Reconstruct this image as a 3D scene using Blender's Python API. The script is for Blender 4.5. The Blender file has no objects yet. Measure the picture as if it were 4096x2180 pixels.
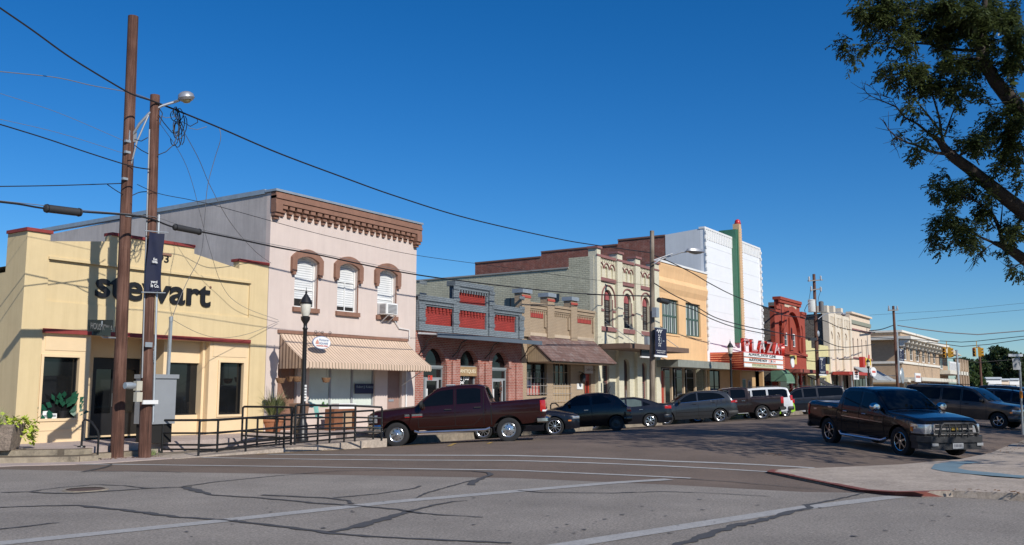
import bpy, bmesh, math, random
from mathutils import Vector, Matrix
from mathutils.geometry import delaunay_2d_cdt
random.seed(7)
R = math.radians
SC = bpy.context.scene
COL = SC.collection
# ---------------------------------------------------------------- camera
FPX, CX, CY = 3657.0, 2048.0, 1090.0        # focal length and centre of the 4096 x 2180 picture
EYE = 1.7
PITCH, YAW = R(7.321), R(33.606)
FW = Vector((math.cos(YAW)*math.cos(PITCH), math.sin(YAW)*math.cos(PITCH), math.sin(PITCH)))
RT = Vector((math.sin(YAW), -math.cos(YAW), 0))
UP = RT.cross(FW)
EYEP = Vector((0, 0, EYE))
cam = bpy.data.cameras.new('camera'); camo = bpy.data.objects.new('camera', cam); COL.objects.link(camo)
cam.sensor_width = 36; cam.lens = 36*FPX/4096; cam.clip_start = .1; cam.clip_end = 3000
m = Matrix((RT, UP, -FW)).transposed().to_4x4(); m.translation = EYEP
camo.matrix_world = m
SC.camera = camo
# ---------------------------------------------------------------- sky, sun, exposure
SUN_ELEV = 35.0
SUN_TRAVEL = Vector((.34, .94))             # the way the light runs over the ground
world = bpy.data.worlds.new('World'); SC.world = world; world.use_nodes = True
wn = world.node_tree; bg = wn.nodes['Background']
sky = wn.nodes.new('ShaderNodeTexSky'); sky.sky_type = 'NISHITA'; sky.sun_disc = False
sky.sun_elevation = R(SUN_ELEV); sky.air_density = 1.0; sky.dust_density = .1; sky.ozone_density = 6.0
sky.sun_rotation = math.atan2(-SUN_TRAVEL.x, -SUN_TRAVEL.y)
hs = wn.nodes.new('ShaderNodeHueSaturation'); hs.inputs['Saturation'].default_value = 1.28
tint = wn.nodes.new('ShaderNodeMixRGB'); tint.blend_type = 'MULTIPLY'; tint.inputs[0].default_value = 1; tint.inputs[2].default_value = (.84, 1.0, 1.14, 1)
wn.links.new(sky.outputs[0], hs.inputs['Color']); wn.links.new(hs.outputs[0], tint.inputs[1]); wn.links.new(tint.outputs[0], bg.inputs[0])
bg.inputs[1].default_value = .09
sl = bpy.data.lights.new('sun', 'SUN'); so = bpy.data.objects.new('sun', sl); COL.objects.link(so)
sl.energy = 4.7; sl.angle = R(.5); sl.color = (1, .95, .87)
ce, se = math.cos(R(SUN_ELEV)), math.sin(R(SUN_ELEV))
tv = Vector((SUN_TRAVEL.normalized().x*ce, SUN_TRAVEL.normalized().y*ce, -se))
so.rotation_euler = tv.to_track_quat('-Z', 'Y').to_euler(); so.location = (0, 0, 60)
SC.view_settings.view_transform = 'Standard'; SC.view_settings.look = 'None'
SC.view_settings.exposure = .04; SC.view_settings.gamma = 1
# ---------------------------------------------------------------- readings of the picture: real planes only
ZM = dict(A=(0,850,1.30545), B=(900,700,1.30625), C=(1600,900,1.52333), D=(2350,850,1.52267), E=(2900,1050,2.11), F=(3350,1100,1.71314), G=(0,0,1.52333), H=(3300,0,1.19221), I=(0,1650,1.25781), J=(2048,1650,1.25781), K=(600,1500,2.576), L=(1450,1450,3.22), M=(2150,1500,2.3418), N=(3200,1500,2.875), O=(2900,1300,5.274), P=(2000,1300,3.68), Q=(2320,920,2.856), V=(0,0,.62891))
def ray(c, x, y):
    a = ZM[c]; px, py = a[0]+x/a[2], a[1]+y/a[2]
    return FW + RT*((px-CX)/FPX) + UP*((CY-py)/FPX)
def gp(c, x, y, z=0):
    d = ray(c, x, y); return EYEP + d*((z-EYE)/d.z)
def pY(c, x, y, Y):
    d = ray(c, x, y); return EYEP + d*(Y/d.y)
def pX(c, x, y, X):
    d = ray(c, x, y); return EYEP + d*(X/d.x)
def pD(c, x, y, dist):
    return EYEP + ray(c, x, y)*dist
def fp(c, x, y, Y=24.1):
    p = pY(c, x, y, Y); return (p.x, p.z)
def rc(c, x0, y0, x1, y1, Y=24.1):          # top-left and bottom-right corner of an upright rectangle on the plane Y
    a, b = fp(c, x0, y0, Y), fp(c, x1, y1, Y)
    return (a[0], b[0], b[1], a[1])         # X0, X1, z0, z1
def zr(x, y):                               # the crowned street surface
    t = min(1, max(0, (x-15.5)/7)); t = t*t*(3-2*t)
    yy = min(20.7, max(2.6, y))
    return t*(.15-.0047*(yy-12.5)**2)
def gr(c, x, y):
    z = 0
    for _ in range(8):
        p = gp(c, x, y, z); z = zr(p.x, p.y)
    return p
# ---------------------------------------------------------------- materials
MATS = {}
def nodes_of(name):
    mt = bpy.data.materials.new(name); mt.use_nodes = True
    nt = mt.node_tree; return mt, nt, nt.nodes['Principled BSDF']
def mk(nt, t, **kw):
    n = nt.nodes.new(t)
    for k, v in kw.items():
        if k in n.inputs: n.inputs[k].default_value = v
        else: setattr(n, k, v)
    return n
def scl(c, f): return (min(1, c[0]*f), min(1, c[1]*f), min(1, c[2]*f), 1)
def mat(name, rgb, rough=.75, var=.12, scale=2.5, bump=0., bscale=60, metal=0., coat=0., spec=.5, streak=0., dirt=None, spots=0.):
    if name in MATS: return MATS[name]
    mt, nt, b = nodes_of(name); L = nt.links.new
    tc = mk(nt, 'ShaderNodeTexCoord')
    b.inputs['Roughness'].default_value = rough; b.inputs['Metallic'].default_value = metal
    b.inputs['Specular IOR Level'].default_value = spec; b.inputs['Coat Weight'].default_value = coat; b.inputs['Coat Roughness'].default_value = .04
    col = None
    if var > 0:
        n = mk(nt, 'ShaderNodeTexNoise', Scale=scale, Detail=8, Roughness=.65); L(tc.outputs['Object'], n.inputs['Vector'])
        r = mk(nt, 'ShaderNodeValToRGB'); r.color_ramp.elements[0].position = .28; r.color_ramp.elements[1].position = .72
        r.color_ramp.elements[0].color = scl(rgb, 1-var); r.color_ramp.elements[1].color = scl(rgb, 1+var*.7)
        L(n.outputs['Fac'], r.inputs[0]); col = r.outputs[0]
        if streak > 0:
            mp = mk(nt, 'ShaderNodeMapping'); mp.inputs['Scale'].default_value = (3.5, 3.5, .22); L(tc.outputs['Object'], mp.inputs[0])
            n2 = mk(nt, 'ShaderNodeTexNoise', Scale=1.6, Detail=9, Roughness=.7); L(mp.outputs[0], n2.inputs['Vector'])
            r2 = mk(nt, 'ShaderNodeValToRGB'); r2.color_ramp.elements[0].position = .44; r2.color_ramp.elements[1].position = .74
            r2.color_ramp.elements[0].color = (0,0,0,1); r2.color_ramp.elements[1].color = (streak,)*3+(1,)
            L(n2.outputs['Fac'], r2.inputs[0])
            mx = mk(nt, 'ShaderNodeMixRGB'); L(r2.outputs[0], mx.inputs[0]); L(col, mx.inputs[1])
            d = dirt or (rgb[0]*.35, rgb[1]*.33, rgb[2]*.3); mx.inputs[2].default_value = (*d, 1); col = mx.outputs[0]
        if spots > 0:
            n3 = mk(nt, 'ShaderNodeTexNoise', Scale=bscale*.35, Detail=4, Roughness=.8); L(tc.outputs['Object'], n3.inputs['Vector'])
            r3 = mk(nt, 'ShaderNodeValToRGB'); r3.color_ramp.elements[0].position = .36; r3.color_ramp.elements[1].position = .66
            r3.color_ramp.elements[0].color = (1-spots,)*3+(1,); r3.color_ramp.elements[1].color = (1+spots,)*3+(1,)
            L(n3.outputs['Fac'], r3.inputs[0])
            mx = mk(nt, 'ShaderNodeMixRGB', blend_type='MULTIPLY'); mx.inputs[0].default_value = 1; L(col, mx.inputs[1]); L(r3.outputs[0], mx.inputs[2]); col = mx.outputs[0]
        L(col, b.inputs['Base Color'])
    else: b.inputs['Base Color'].default_value = (*rgb, 1)
    if bump > 0:
        n = mk(nt, 'ShaderNodeTexNoise', Scale=bscale, Detail=5, Roughness=.7); L(tc.outputs['Object'], n.inputs['Vector'])
        bp = mk(nt, 'ShaderNodeBump', Strength=bump, Distance=.02); L(n.outputs['Fac'], bp.inputs['Height']); L(bp.outputs[0], b.inputs['Normal'])
    MATS[name] = mt; return mt
def wallvec(nt):                            # u runs along the wall whichever way it faces, v is height
    tc = mk(nt, 'ShaderNodeTexCoord'); sp = mk(nt, 'ShaderNodeSeparateXYZ'); nt.links.new(tc.outputs['Object'], sp.inputs[0])
    ad = mk(nt, 'ShaderNodeMath', operation='ADD'); nt.links.new(sp.outputs[0], ad.inputs[0]); nt.links.new(sp.outputs[1], ad.inputs[1])
    cb = mk(nt, 'ShaderNodeCombineXYZ'); nt.links.new(ad.outputs[0], cb.inputs[0]); nt.links.new(sp.outputs[2], cb.inputs[1])
    return tc, cb.outputs[0]
def brick(name, c1, c2, mortar, bw=.22, bh=.075, ms=.012, rough=.85, bump=.5, var=.25, vscale=1.2, patch=None, pamt=.5):
    if name in MATS: return MATS[name]
    mt, nt, b = nodes_of(name); L = nt.links.new
    tc, v = wallvec(nt)
    br = mk(nt, 'ShaderNodeTexBrick', Color1=(*c1,1), Color2=(*c2,1), Mortar=(*mortar,1), Scale=1.0)
    br.inputs['Brick Width'].default_value = bw; br.inputs['Row Height'].default_value = bh; br.inputs['Mortar Size'].default_value = ms; br.inputs['Mortar Smooth'].default_value = .3
    L(v, br.inputs['Vector'])
    n = mk(nt, 'ShaderNodeTexNoise', Scale=vscale, Detail=9, Roughness=.7); L(tc.outputs['Object'], n.inputs['Vector'])
    r = mk(nt, 'ShaderNodeValToRGB'); r.color_ramp.elements[0].position = .3; r.color_ramp.elements[1].position = .7
    r.color_ramp.elements[0].color = (1-var,)*3+(1,); r.color_ramp.elements[1].color = (1+var*.5,)*3+(1,)
    L(n.outputs['Fac'], r.inputs[0])
    mx = mk(nt, 'ShaderNodeMixRGB', blend_type='MULTIPLY'); mx.inputs[0].default_value = 1; L(br.outputs['Color'], mx.inputs[1]); L(r.outputs[0], mx.inputs[2])
    col = mx.outputs[0]
    if patch:
        n2 = mk(nt, 'ShaderNodeTexNoise', Scale=2.2, Detail=10, Roughness=.75); L(tc.outputs['Object'], n2.inputs['Vector'])
        r2 = mk(nt, 'ShaderNodeValToRGB'); r2.color_ramp.elements[0].position = .5; r2.color_ramp.elements[1].position = .64
        r2.color_ramp.elements[0].color = (0,0,0,1); r2.color_ramp.elements[1].color = (pamt,)*3+(1,)
        L(n2.outputs['Fac'], r2.inputs[0])
        m2 = mk(nt, 'ShaderNodeMixRGB'); L(r2.outputs[0], m2.inputs[0]); L(col, m2.inputs[1]); m2.inputs[2].default_value = (*patch, 1); col = m2.outputs[0]
    L(col, b.inputs['Base Color'])
    b.inputs['Roughness'].default_value = rough
    n5 = mk(nt, 'ShaderNodeTexNoise', Scale=14, Detail=6); L(tc.outputs['Object'], n5.inputs['Vector'])
    sm = mk(nt, 'ShaderNodeMath', operation='MULTIPLY_ADD'); L(br.outputs['Fac'], sm.inputs[0]); sm.inputs[1].default_value = -1; L(n5.outputs['Fac'], sm.inputs[2])
    bp = mk(nt, 'ShaderNodeBump', Strength=bump, Distance=.015); L(sm.outputs[0], bp.inputs['Height']); L(bp.outputs[0], b.inputs['Normal'])
    MATS[name] = mt; return mt
def stripes(name, c1, c2, period, duty=.5, axis='u', rough=.6, soft=.06, metal=0, bump=0.):   # bars along the wall (u), up it (v) or along y
    if name in MATS: return MATS[name]
    mt, nt, b = nodes_of(name); L = nt.links.new
    tc, v = wallvec(nt); sp = mk(nt, 'ShaderNodeSeparateXYZ')
    if axis in 'uv': L(v, sp.inputs[0]); src = sp.outputs[0 if axis == 'u' else 1]
    else: L(tc.outputs['Object'], sp.inputs[0]); src = sp.outputs['xyz'.index(axis)]
    dv = mk(nt, 'ShaderNodeMath', operation='DIVIDE'); L(src, dv.inputs[0]); dv.inputs[1].default_value = period
    fr = mk(nt, 'ShaderNodeMath', operation='FRACT'); L(dv.outputs[0], fr.inputs[0])
    r = mk(nt, 'ShaderNodeValToRGB'); e = r.color_ramp.elements
    e[0].position = 0; e[0].color = (*c1, 1); e[1].position = 1; e[1].color = (*c1, 1)
    for ps, c in ((duty-soft, c1), (duty, c2), (1-soft, c2)):
        q = e.new(max(0.001, ps)); q.color = (*c, 1)
    L(fr.outputs[0], r.inputs[0])
    n = mk(nt, 'ShaderNodeTexNoise', Scale=3, Detail=8); L(tc.outputs['Object'], n.inputs['Vector'])
    r2 = mk(nt, 'ShaderNodeValToRGB'); r2.color_ramp.elements[0].color = (.78,)*3+(1,); r2.color_ramp.elements[1].color = (1.1,)*3+(1,); L(n.outputs['Fac'], r2.inputs[0])
    mx = mk(nt, 'ShaderNodeMixRGB', blend_type='MULTIPLY'); mx.inputs[0].default_value = 1; L(r.outputs[0], mx.inputs[1]); L(r2.outputs[0], mx.inputs[2])
    L(mx.outputs[0], b.inputs['Base Color']); b.inputs['Roughness'].default_value = rough; b.inputs['Metallic'].default_value = metal
    if bump:
        bp = mk(nt, 'ShaderNodeBump', Strength=bump, Distance=.02); L(r.outputs[0], bp.inputs['Height']); L(bp.outputs[0], b.inputs['Normal'])
    MATS[name] = mt; return mt
def polemat(name, c0, c1, c2):              # split, weathered grain running up the pole
    mt, nt, b = nodes_of(name); L = nt.links.new; tc = mk(nt, 'ShaderNodeTexCoord')
    mp = mk(nt, 'ShaderNodeMapping'); mp.inputs['Scale'].default_value = (16, 16, .55); L(tc.outputs['Object'], mp.inputs[0])
    n = mk(nt, 'ShaderNodeTexNoise', Scale=1.0, Detail=9, Roughness=.75); L(mp.outputs[0], n.inputs['Vector'])
    n2 = mk(nt, 'ShaderNodeTexNoise', Scale=.9, Detail=6); L(tc.outputs['Object'], n2.inputs['Vector'])
    ad = mk(nt, 'ShaderNodeMath', operation='MULTIPLY_ADD'); L(n2.outputs['Fac'], ad.inputs[0]); ad.inputs[1].default_value = .6; L(n.outputs['Fac'], ad.inputs[2])
    r = mk(nt, 'ShaderNodeValToRGB'); e = r.color_ramp.elements; e[0].position = .55; e[0].color = (*c0,1); e[1].position = 1.05 if 0 else .98; e[1].color = (*c2,1); q = e.new(.76); q.color = (*c1,1)
    L(ad.outputs[0], r.inputs[0]); L(r.outputs[0], b.inputs['Base Color']); b.inputs['Roughness'].default_value = .9
    bp = mk(nt, 'ShaderNodeBump', Strength=.9, Distance=.03); L(n.outputs['Fac'], bp.inputs['Height']); L(bp.outputs[0], b.inputs['Normal'])
    MATS[name] = mt; return mt
def glassmat(name, rgb, rough=.04, var=.5, scale=.8):
    return mat(name, rgb, rough=rough, var=var, scale=scale, spec=.6)
# ---------------------------------------------------------------- mesh builder
def inside(poly, c):
    r = False; n = len(poly)
    for i in range(n):
        a, b = poly[i], poly[(i+1) % n]
        if (a[1] > c[1]) != (b[1] > c[1]) and c[0] < (b[0]-a[0])*(c[1]-a[1])/(b[1]-a[1])+a[0]: r = not r
    return r
class MB:
    def __init__(s): s.v = []; s.f = []; s.mi = []; s.cur = 0; s.smooth = set()
    def add(s, vs, fs, smooth=False):
        o = len(s.v); s.v.extend(tuple(v) for v in vs)
        for f in fs:
            if smooth: s.smooth.add(len(s.f))
            s.f.append(tuple(i+o for i in f)); s.mi.append(s.cur)
        return s
    def box(s, x0, x1, y0, y1, z0, z1):
        return s.add([(x0,y0,z0),(x1,y0,z0),(x1,y1,z0),(x0,y1,z0),(x0,y0,z1),(x1,y0,z1),(x1,y1,z1),(x0,y1,z1)],
                     [(0,3,2,1),(4,5,6,7),(0,1,5,4),(1,2,6,5),(2,3,7,6),(3,0,4,7)])
    def hexa(s, p):                         # eight corners, bottom ring then top ring
        return s.add(p, [(0,3,2,1),(4,5,6,7),(0,1,5,4),(1,2,6,5),(2,3,7,6),(3,0,4,7)])
    def quad(s, a, b, c, d): return s.add([a,b,c,d], [(0,1,2,3)])
    def bar(s, a, b, w, h=None, up=(0,0,1)):
        a, b = Vector(a), Vector(b); h = h or w; d = (b-a).normalized(); u = Vector(up)
        if abs(d.dot(u)) > .98: u = Vector((1,0,0))
        sx = d.cross(u).normalized(); sy = sx.cross(d).normalized(); sx *= w/2; sy *= h/2
        return s.hexa([a-sx-sy, a+sx-sy, a+sx+sy, a-sx+sy, b-sx-sy, b+sx-sy, b+sx+sy, b-sx+sy])
    def tube(s, pts, r, n=8, cap=True):
        pts = [Vector(p) for p in pts]; rs = r if isinstance(r, (list, tuple)) else [r]*len(pts); rings = []; vs = []; fs = []
        pd = None
        for i, p in enumerate(pts):
            d = (pts[min(i+1, len(pts)-1)]-pts[max(i-1, 0)]).normalized()
            if pd is None:
                u = Vector((0,0,1)) if abs(d.z) < .9 else Vector((1,0,0)); sx = d.cross(u).normalized()
            else:
                sx = (sx - d*sx.dot(d))
                sx = sx.normalized() if sx.length > 1e-5 else d.orthogonal().normalized()
            sy = d.cross(sx); pd = d
            for k in range(n):
                a = 2*math.pi*k/n; vs.append(p+(sx*math.cos(a)+sy*math.sin(a))*rs[i])
        for i in range(len(pts)-1):
            for k in range(n): fs.append((i*n+k, i*n+(k+1)%n, (i+1)*n+(k+1)%n, (i+1)*n+k))
        if cap: fs.append(tuple(range(n-1, -1, -1))); fs.append(tuple((len(pts)-1)*n+k for k in range(n)))
        return s.add(vs, fs, True)
    def lathe(s, prof, c=(0,0,0), n=20, axis='z', a0=0, a1=360):   # profile of (radius, height)
        vs = []; fs = []; full = abs(a1-a0) >= 360; m_ = n if full else n+1
        for r, h in prof:
            for k in range(m_):
                a = R(a0+(a1-a0)*k/n)
                p = (r*math.cos(a), r*math.sin(a), h)
                if axis == 'y': p = (p[0], h, p[1])
                elif axis == 'x': p = (h, p[0], p[1])
                vs.append((p[0]+c[0], p[1]+c[1], p[2]+c[2]))
        for i in range(len(prof)-1):
            for k in range(n): fs.append((i*m_+k, i*m_+(k+1)%m_, (i+1)*m_+(k+1)%m_, (i+1)*m_+k))
        return s.add(vs, fs, True)
    def poly(s, outer, holes=(), conv=lambda p: (p[0], 0, p[1]), back=None, hole_side=True, closed=True):
        # flat polygon with holes; conv maps (u, v) to space, back gives the rear point for the thickness
        loops = [list(outer)]+[list(h) for h in holes]
        flat = [p for l in loops for p in l]
        if not holes: s.add([conv(p) for p in flat], [tuple(range(len(flat)))])
        else:
            eds = []; o = 0
            for l in loops: eds += [(o+i, o+(i+1) % len(l)) for i in range(len(l))]; o += len(l)
            vs, _, fs, _, _, _ = delaunay_2d_cdt([Vector((p[0], p[1])) for p in flat], eds, [], 1, 1e-5)
            keep = []
            for f in fs:
                c = (vs[f[0]]+vs[f[1]]+vs[f[2]])/3
                if inside(loops[0], c) and not any(inside(h, c) for h in loops[1:]): keep.append(tuple(f))
            s.add([conv((v.x, v.y)) for v in vs], keep)
        if back:
            for i, l in enumerate(loops):
                if i and not hole_side: continue
                n = len(l)
                vs = [conv(p) for p in l]+[back(p) for p in l]
                s.add(vs, [(k, (k+1)%n, n+(k+1)%n, n+k) for k in range(n if closed else n-1)])
        return s
    def wall(s, outer, holes=(), Y=24.1, t=.25, back=False):
        s.poly(outer, holes, lambda p: (p[0], Y, p[1]), lambda p: (p[0], Y+t, p[1]))
        return s
    def plate(s, outer, Y0, Y1, holes=()):  # closed slab between two planes
        s.poly(outer, holes, lambda p: (p[0], Y0, p[1]), lambda p: (p[0], Y1, p[1]))
        s.poly(outer, holes, lambda p: (p[0], Y1, p[1])); return s
    def slab(s, outer, z0, z1, holes=()):
        f0 = z0 if callable(z0) else (lambda p: z0); f1 = z1 if callable(z1) else (lambda p: z1)
        s.poly(outer, holes, lambda p: (p[0], p[1], f1(p)), lambda p: (p[0], p[1], f0(p))); return s
    def xf(s, M, i0=0):
        for i in range(i0, len(s.v)): s.v[i] = tuple(M @ Vector(s.v[i]))
        return s
    def each(s, name, mt, parent, boxes):    # every box a part of its own
        for q in boxes: MB().box(*q).build(name, mt, parent)
    def build(s, name, mats, parent=None, local=False, smooth=False, recalc=True):
        me = bpy.data.meshes.new(name)
        org = Vector((0,0,0))
        if parent is not None and not local:
            p = parent
            while p is not None: org += p.location; p = p.parent
        me.from_pydata([(v[0]-org.x, v[1]-org.y, v[2]-org.z) for v in s.v], [], s.f)
        if not isinstance(mats, (list, tuple)): mats = [mats]
        for m_ in mats: me.materials.append(m_)
        for i, p in enumerate(me.polygons):
            p.material_index = s.mi[i]
            p.use_smooth = smooth or (i in s.smooth)
        if recalc:
            b = bmesh.new(); b.from_mesh(me); bmesh.ops.recalc_face_normals(b, faces=b.faces); b.to_mesh(me); b.free()
        if s.smooth or smooth:
            try: me.set_sharp_from_angle(angle=R(40))
            except Exception: pass
        o = bpy.data.objects.new(name, me); COL.objects.link(o)
        if parent is not None: o.parent = parent
        return o
def tag(o, label=None, cat=None, group=None, kind=None):
    for k, v in (('label', label), ('category', cat), ('group', group), ('kind', kind)):
        if v: o[k] = v
    return o
def thing(name, label, cat, loc=(0,0,0), rz=0, group=None):
    o = bpy.data.objects.new(name, None); COL.objects.link(o); o.location = loc; o.rotation_euler = (0,0,rz); o.empty_display_size = .2
    return tag(o, label, cat, group)
def dup(root, loc=None, rz=None, label=None, group=None):
    r = root.copy(); COL.objects.link(r)
    if loc is not None: r.location = loc
    if rz is not None: r.rotation_euler = (0,0,rz)
    if label: r['label'] = label
    if group: r['group'] = group
    for ch in list(root.children):
        c = ch.copy(); COL.objects.link(c); c.parent = r
        for g in list(ch.children):
            d = g.copy(); COL.objects.link(d); d.parent = c
    return r
def bevel(o, w=.01, seg=1):
    md = o.modifiers.new('bevel', 'BEVEL'); md.width = w; md.segments = seg; md.limit_method = 'ANGLE'; md.angle_limit = R(50); return o
def arch(x0, x1, z0, z1, rise, n=10):       # rectangle with an arched head: z1 is the crown
    c = (x0+x1)/2; a = (x1-x0)/2; zs = z1-rise
    if rise >= a-1e-5: pts = [(c+a*math.cos(math.pi*k/n), zs+rise*math.sin(math.pi*k/n)) for k in range(n+1)]
    else:
        r = (a*a+rise*rise)/(2*rise); th = math.asin(a/r)
        pts = [(c+r*math.sin(th-2*th*k/n), z1-r+r*math.cos(th-2*th*k/n)) for k in range(n+1)]
    return [(x0, z0), (x1, z0)]+pts
def rect(x0, x1, z0, z1): return [(x0,z0),(x1,z0),(x1,z1),(x0,z1)]
def text(s, mt, parent, name, Mx, size=1., ext=.01, offset=0., width=None, align='LEFT', space=1., height=None, local=False, tube=0):
    # lettering as a mesh: +x along the line, +y up, facing +z, then placed by Mx
    cu = bpy.data.curves.new(name, 'FONT'); cu.body = s; cu.size = size; cu.extrude = ext; cu.offset = offset; cu.align_x = align; cu.space_character = space; cu.resolution_u = 4
    if tube: cu.fill_mode = 'NONE'; cu.bevel_depth = tube; cu.bevel_resolution = 1
    o = bpy.data.objects.new(name, cu); COL.objects.link(o)
    dg = bpy.context.evaluated_depsgraph_get()
    me = bpy.data.meshes.new_from_object(o.evaluated_get(dg)); bpy.data.objects.remove(o); bpy.data.curves.remove(cu)
    xs = [v.co.x for v in me.vertices]; ys = [v.co.y for v in me.vertices]
    sx = sy = 1
    if width: sx = width/(max(xs)-min(xs))
    if height: sy = height/(max(ys)-min(ys))
    org = Vector((0,0,0))
    if parent is not None and not local:
        p = parent
        while p is not None: org += p.location; p = p.parent
    for v in me.vertices:
        c = v.co
        if width: c.x = (c.x-min(xs))*sx if align == 'LEFT' else (c.x-(min(xs)+max(xs))/2)*sx
        if height: c.y = (c.y-min(ys))*sy
        v.co = (Mx @ c)-org
    me.materials.clear(); me.materials.append(mt)
    t = bpy.data.objects.new(name, me); COL.objects.link(t)
    if parent is not None: t.parent = parent
    return t
def face_y(x, Y, z): return Matrix.Translation((x, Y, z)) @ Matrix.Rotation(R(90), 4, 'X')       # reads from -Y
def face_dir(p, rightdir): # lettering plane running along rightdir (xy), upright
    r = Vector((rightdir[0], rightdir[1], 0)).normalized(); n = Vector((r.y, -r.x, 0))
    M = Matrix((r, Vector((0,0,1)), n)).transposed().to_4x4(); M.translation = p; return M
# ================================================================ the ground
m_ground = mat('dry_ground', (.16,.15,.10), .95, .3, .4)
m_road = mat('street_asphalt', (.16,.118,.09), .9, .24, .5, bump=.6, bscale=90, spots=.36, streak=0)
m_xroad = mat('cross_street_asphalt', (.268,.237,.204), .9, .26, .45, bump=.7, bscale=85, spots=.42)
m_conc = mat('old_concrete', (.42,.35,.285), .9, .26, 1.0, bump=.4, bscale=50, spots=.22, streak=.3)
m_walk = mat('pinkish_pavement', (.40,.325,.29), .9, .15, 1.5, bump=.2, bscale=50, spots=.1)
m_dirtcon = mat('stained_concrete', (.27,.225,.17), .92, .35, 2.2, bump=.4, bscale=40, spots=.2, streak=.6, dirt=(.06,.05,.04))
m_line = mat('worn_line_paint', (.40,.395,.38), .85, .18, 2.2, bump=.2, bscale=90, spots=.2)
m_yline = mat('worn_yellow_paint', (.42,.27,.07), .85, .35, 5)
m_tar = mat('tar_seam', (.066,.065,.067), .85, .25, 4, bump=.3, bscale=60)
m_red = mat('red_kerb_paint', (.20,.06,.045), .85, .35, 4)
m_blue = mat('grey_blue_paint', (.16,.24,.28), .8, .15, 3, bump=.2)
MB().quad((-500,-700,-.35),(1200,-700,-.35),(1200,900,-.35),(-500,900,-.35)).build('ground', m_ground)['kind'] = 'structure'
b = MB()                                    # the crowned street, as one strip
xs = [-60,-20,0,8,12,15.5]+[15.5+.7*i for i in range(1,11)]+[26,40,60,80,100,120,160,220,320]
ys = [20.9-.45*i for i in range(41)]
vs = [(x, y, zr(x, y)) for x in xs for y in ys]; n = len(ys)
b.add(vs, [(i*n+j, i*n+j+1, (i+1)*n+j+1, (i+1)*n+j) for i in range(len(xs)-1) for j in range(n-1)], True)
b.build('road', m_road)['kind'] = 'structure'
edge = [(10.2,90),(10.2,21.2),(11.6,18),(13.2,14.5),(14.4,11.6),(15.1,10),(15.6,7),(15.75,4.6),(16.3,3.5),(16.4,1),(16.4,-120)]
MB().slab(edge+[(-3,-120),(-3,90)], -.02, .004).build('cross_street', m_xroad)['kind'] = 'structure'
MB().slab([(111.6,200),(111.6,20.9),(124,20.9),(124,200)], -.1, -.02).build('far_side_street', m_road)['kind'] = 'structure'
# raised walk in front of the shops, with its kerb and the steps at the corner
WZ = .3
cedge = [(9.2,60),(9.3,25.6),(10.2,23.4),(11.35,22.2),(12.2,21.4),(12.75,20.95),(13.15,20.95)]   # the corner of the walk, cut across towards the crossing
def outset(pl, o):
    out = []
    for i, p in enumerate(pl):
        a, c = Vector(pl[max(0, i-1)]), Vector(pl[min(len(pl)-1, i+1)]); d = (c-a).normalized(); out.append((p[0]+d.y*o, p[1]-d.x*o))
    return out
b = MB(); b.slab(outset(cedge, -.03)[:-1]+[(13.11,20.98),(13.11,21.5),(14.9,21.5),(14.9,21.9),(22.4,21.9),(22.4,21.4),(111.6,21.4),(111.6,24.4),(12.9,24.4),(12.9,60)], -.3, WZ)
b.build('sidewalk', m_walk)['kind'] = 'structure'
b = MB(); b.box(22.4,111.5,20.75,21.4,-.3,.10); b.box(14.9,22.4,20.9,21.9,-.2,.02); b.build('kerb', m_dirtcon)['kind'] = 'structure'
b = MB(); b.box(124,300,20.75,24.4,-.3,.2); b.build('far_sidewalk', m_walk)['kind'] = 'structure'
st = thing('concrete_steps', 'stained concrete steps beside the utility poles at the corner walk', 'steps', (11,21,0))
m_step = brick('stained_step_stone', (.33,.275,.20), (.27,.225,.16), (.13,.10,.07), bw=.55, bh=.15, ms=.012, var=.4, vscale=3, bump=.6, patch=(.09,.075,.055), pamt=.75)
b = MB(); b.slab(outset(cedge, .27)+[(13.15,21.2),cedge[-1]]+cedge[-2::-1], -.1, .152); bevel(b.build('tread', m_step, st), .015)
b = MB(); b.slab(cedge+outset(cedge, -.16)[::-1], .06, .304); bevel(b.build('tread', m_step, st), .015)
b = MB(); b.slab(outset(cedge, 1.0)+[(14.6,19.85),(14.6,21.2),(13.15,21.2)]+outset(cedge, .271)[::-1], -.1, .018); b.build('apron', m_walk, st)
b = MB(); b.box(13.152,14.9,21.2,21.498,-.1,.15); b.build('tread', m_step, st)
# concrete ramp at the handrails
rp = thing('concrete_ramp', 'pale concrete wheelchair ramp between the black handrails', 'ramp', (18,20,0))
fr = lambda x: 19.72-.02*(x-15)
b = MB(); zt = lambda p: .012+.15*max(0, p[0]-15)/7.0
b.slab([(14.6,20.9),(14.6,19.75),(15.3,fr(15.3)),(22.35,19.62),(22.35,20.9)], -.25, zt); b.build('ramp_slab', m_conc, rp)
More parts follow.
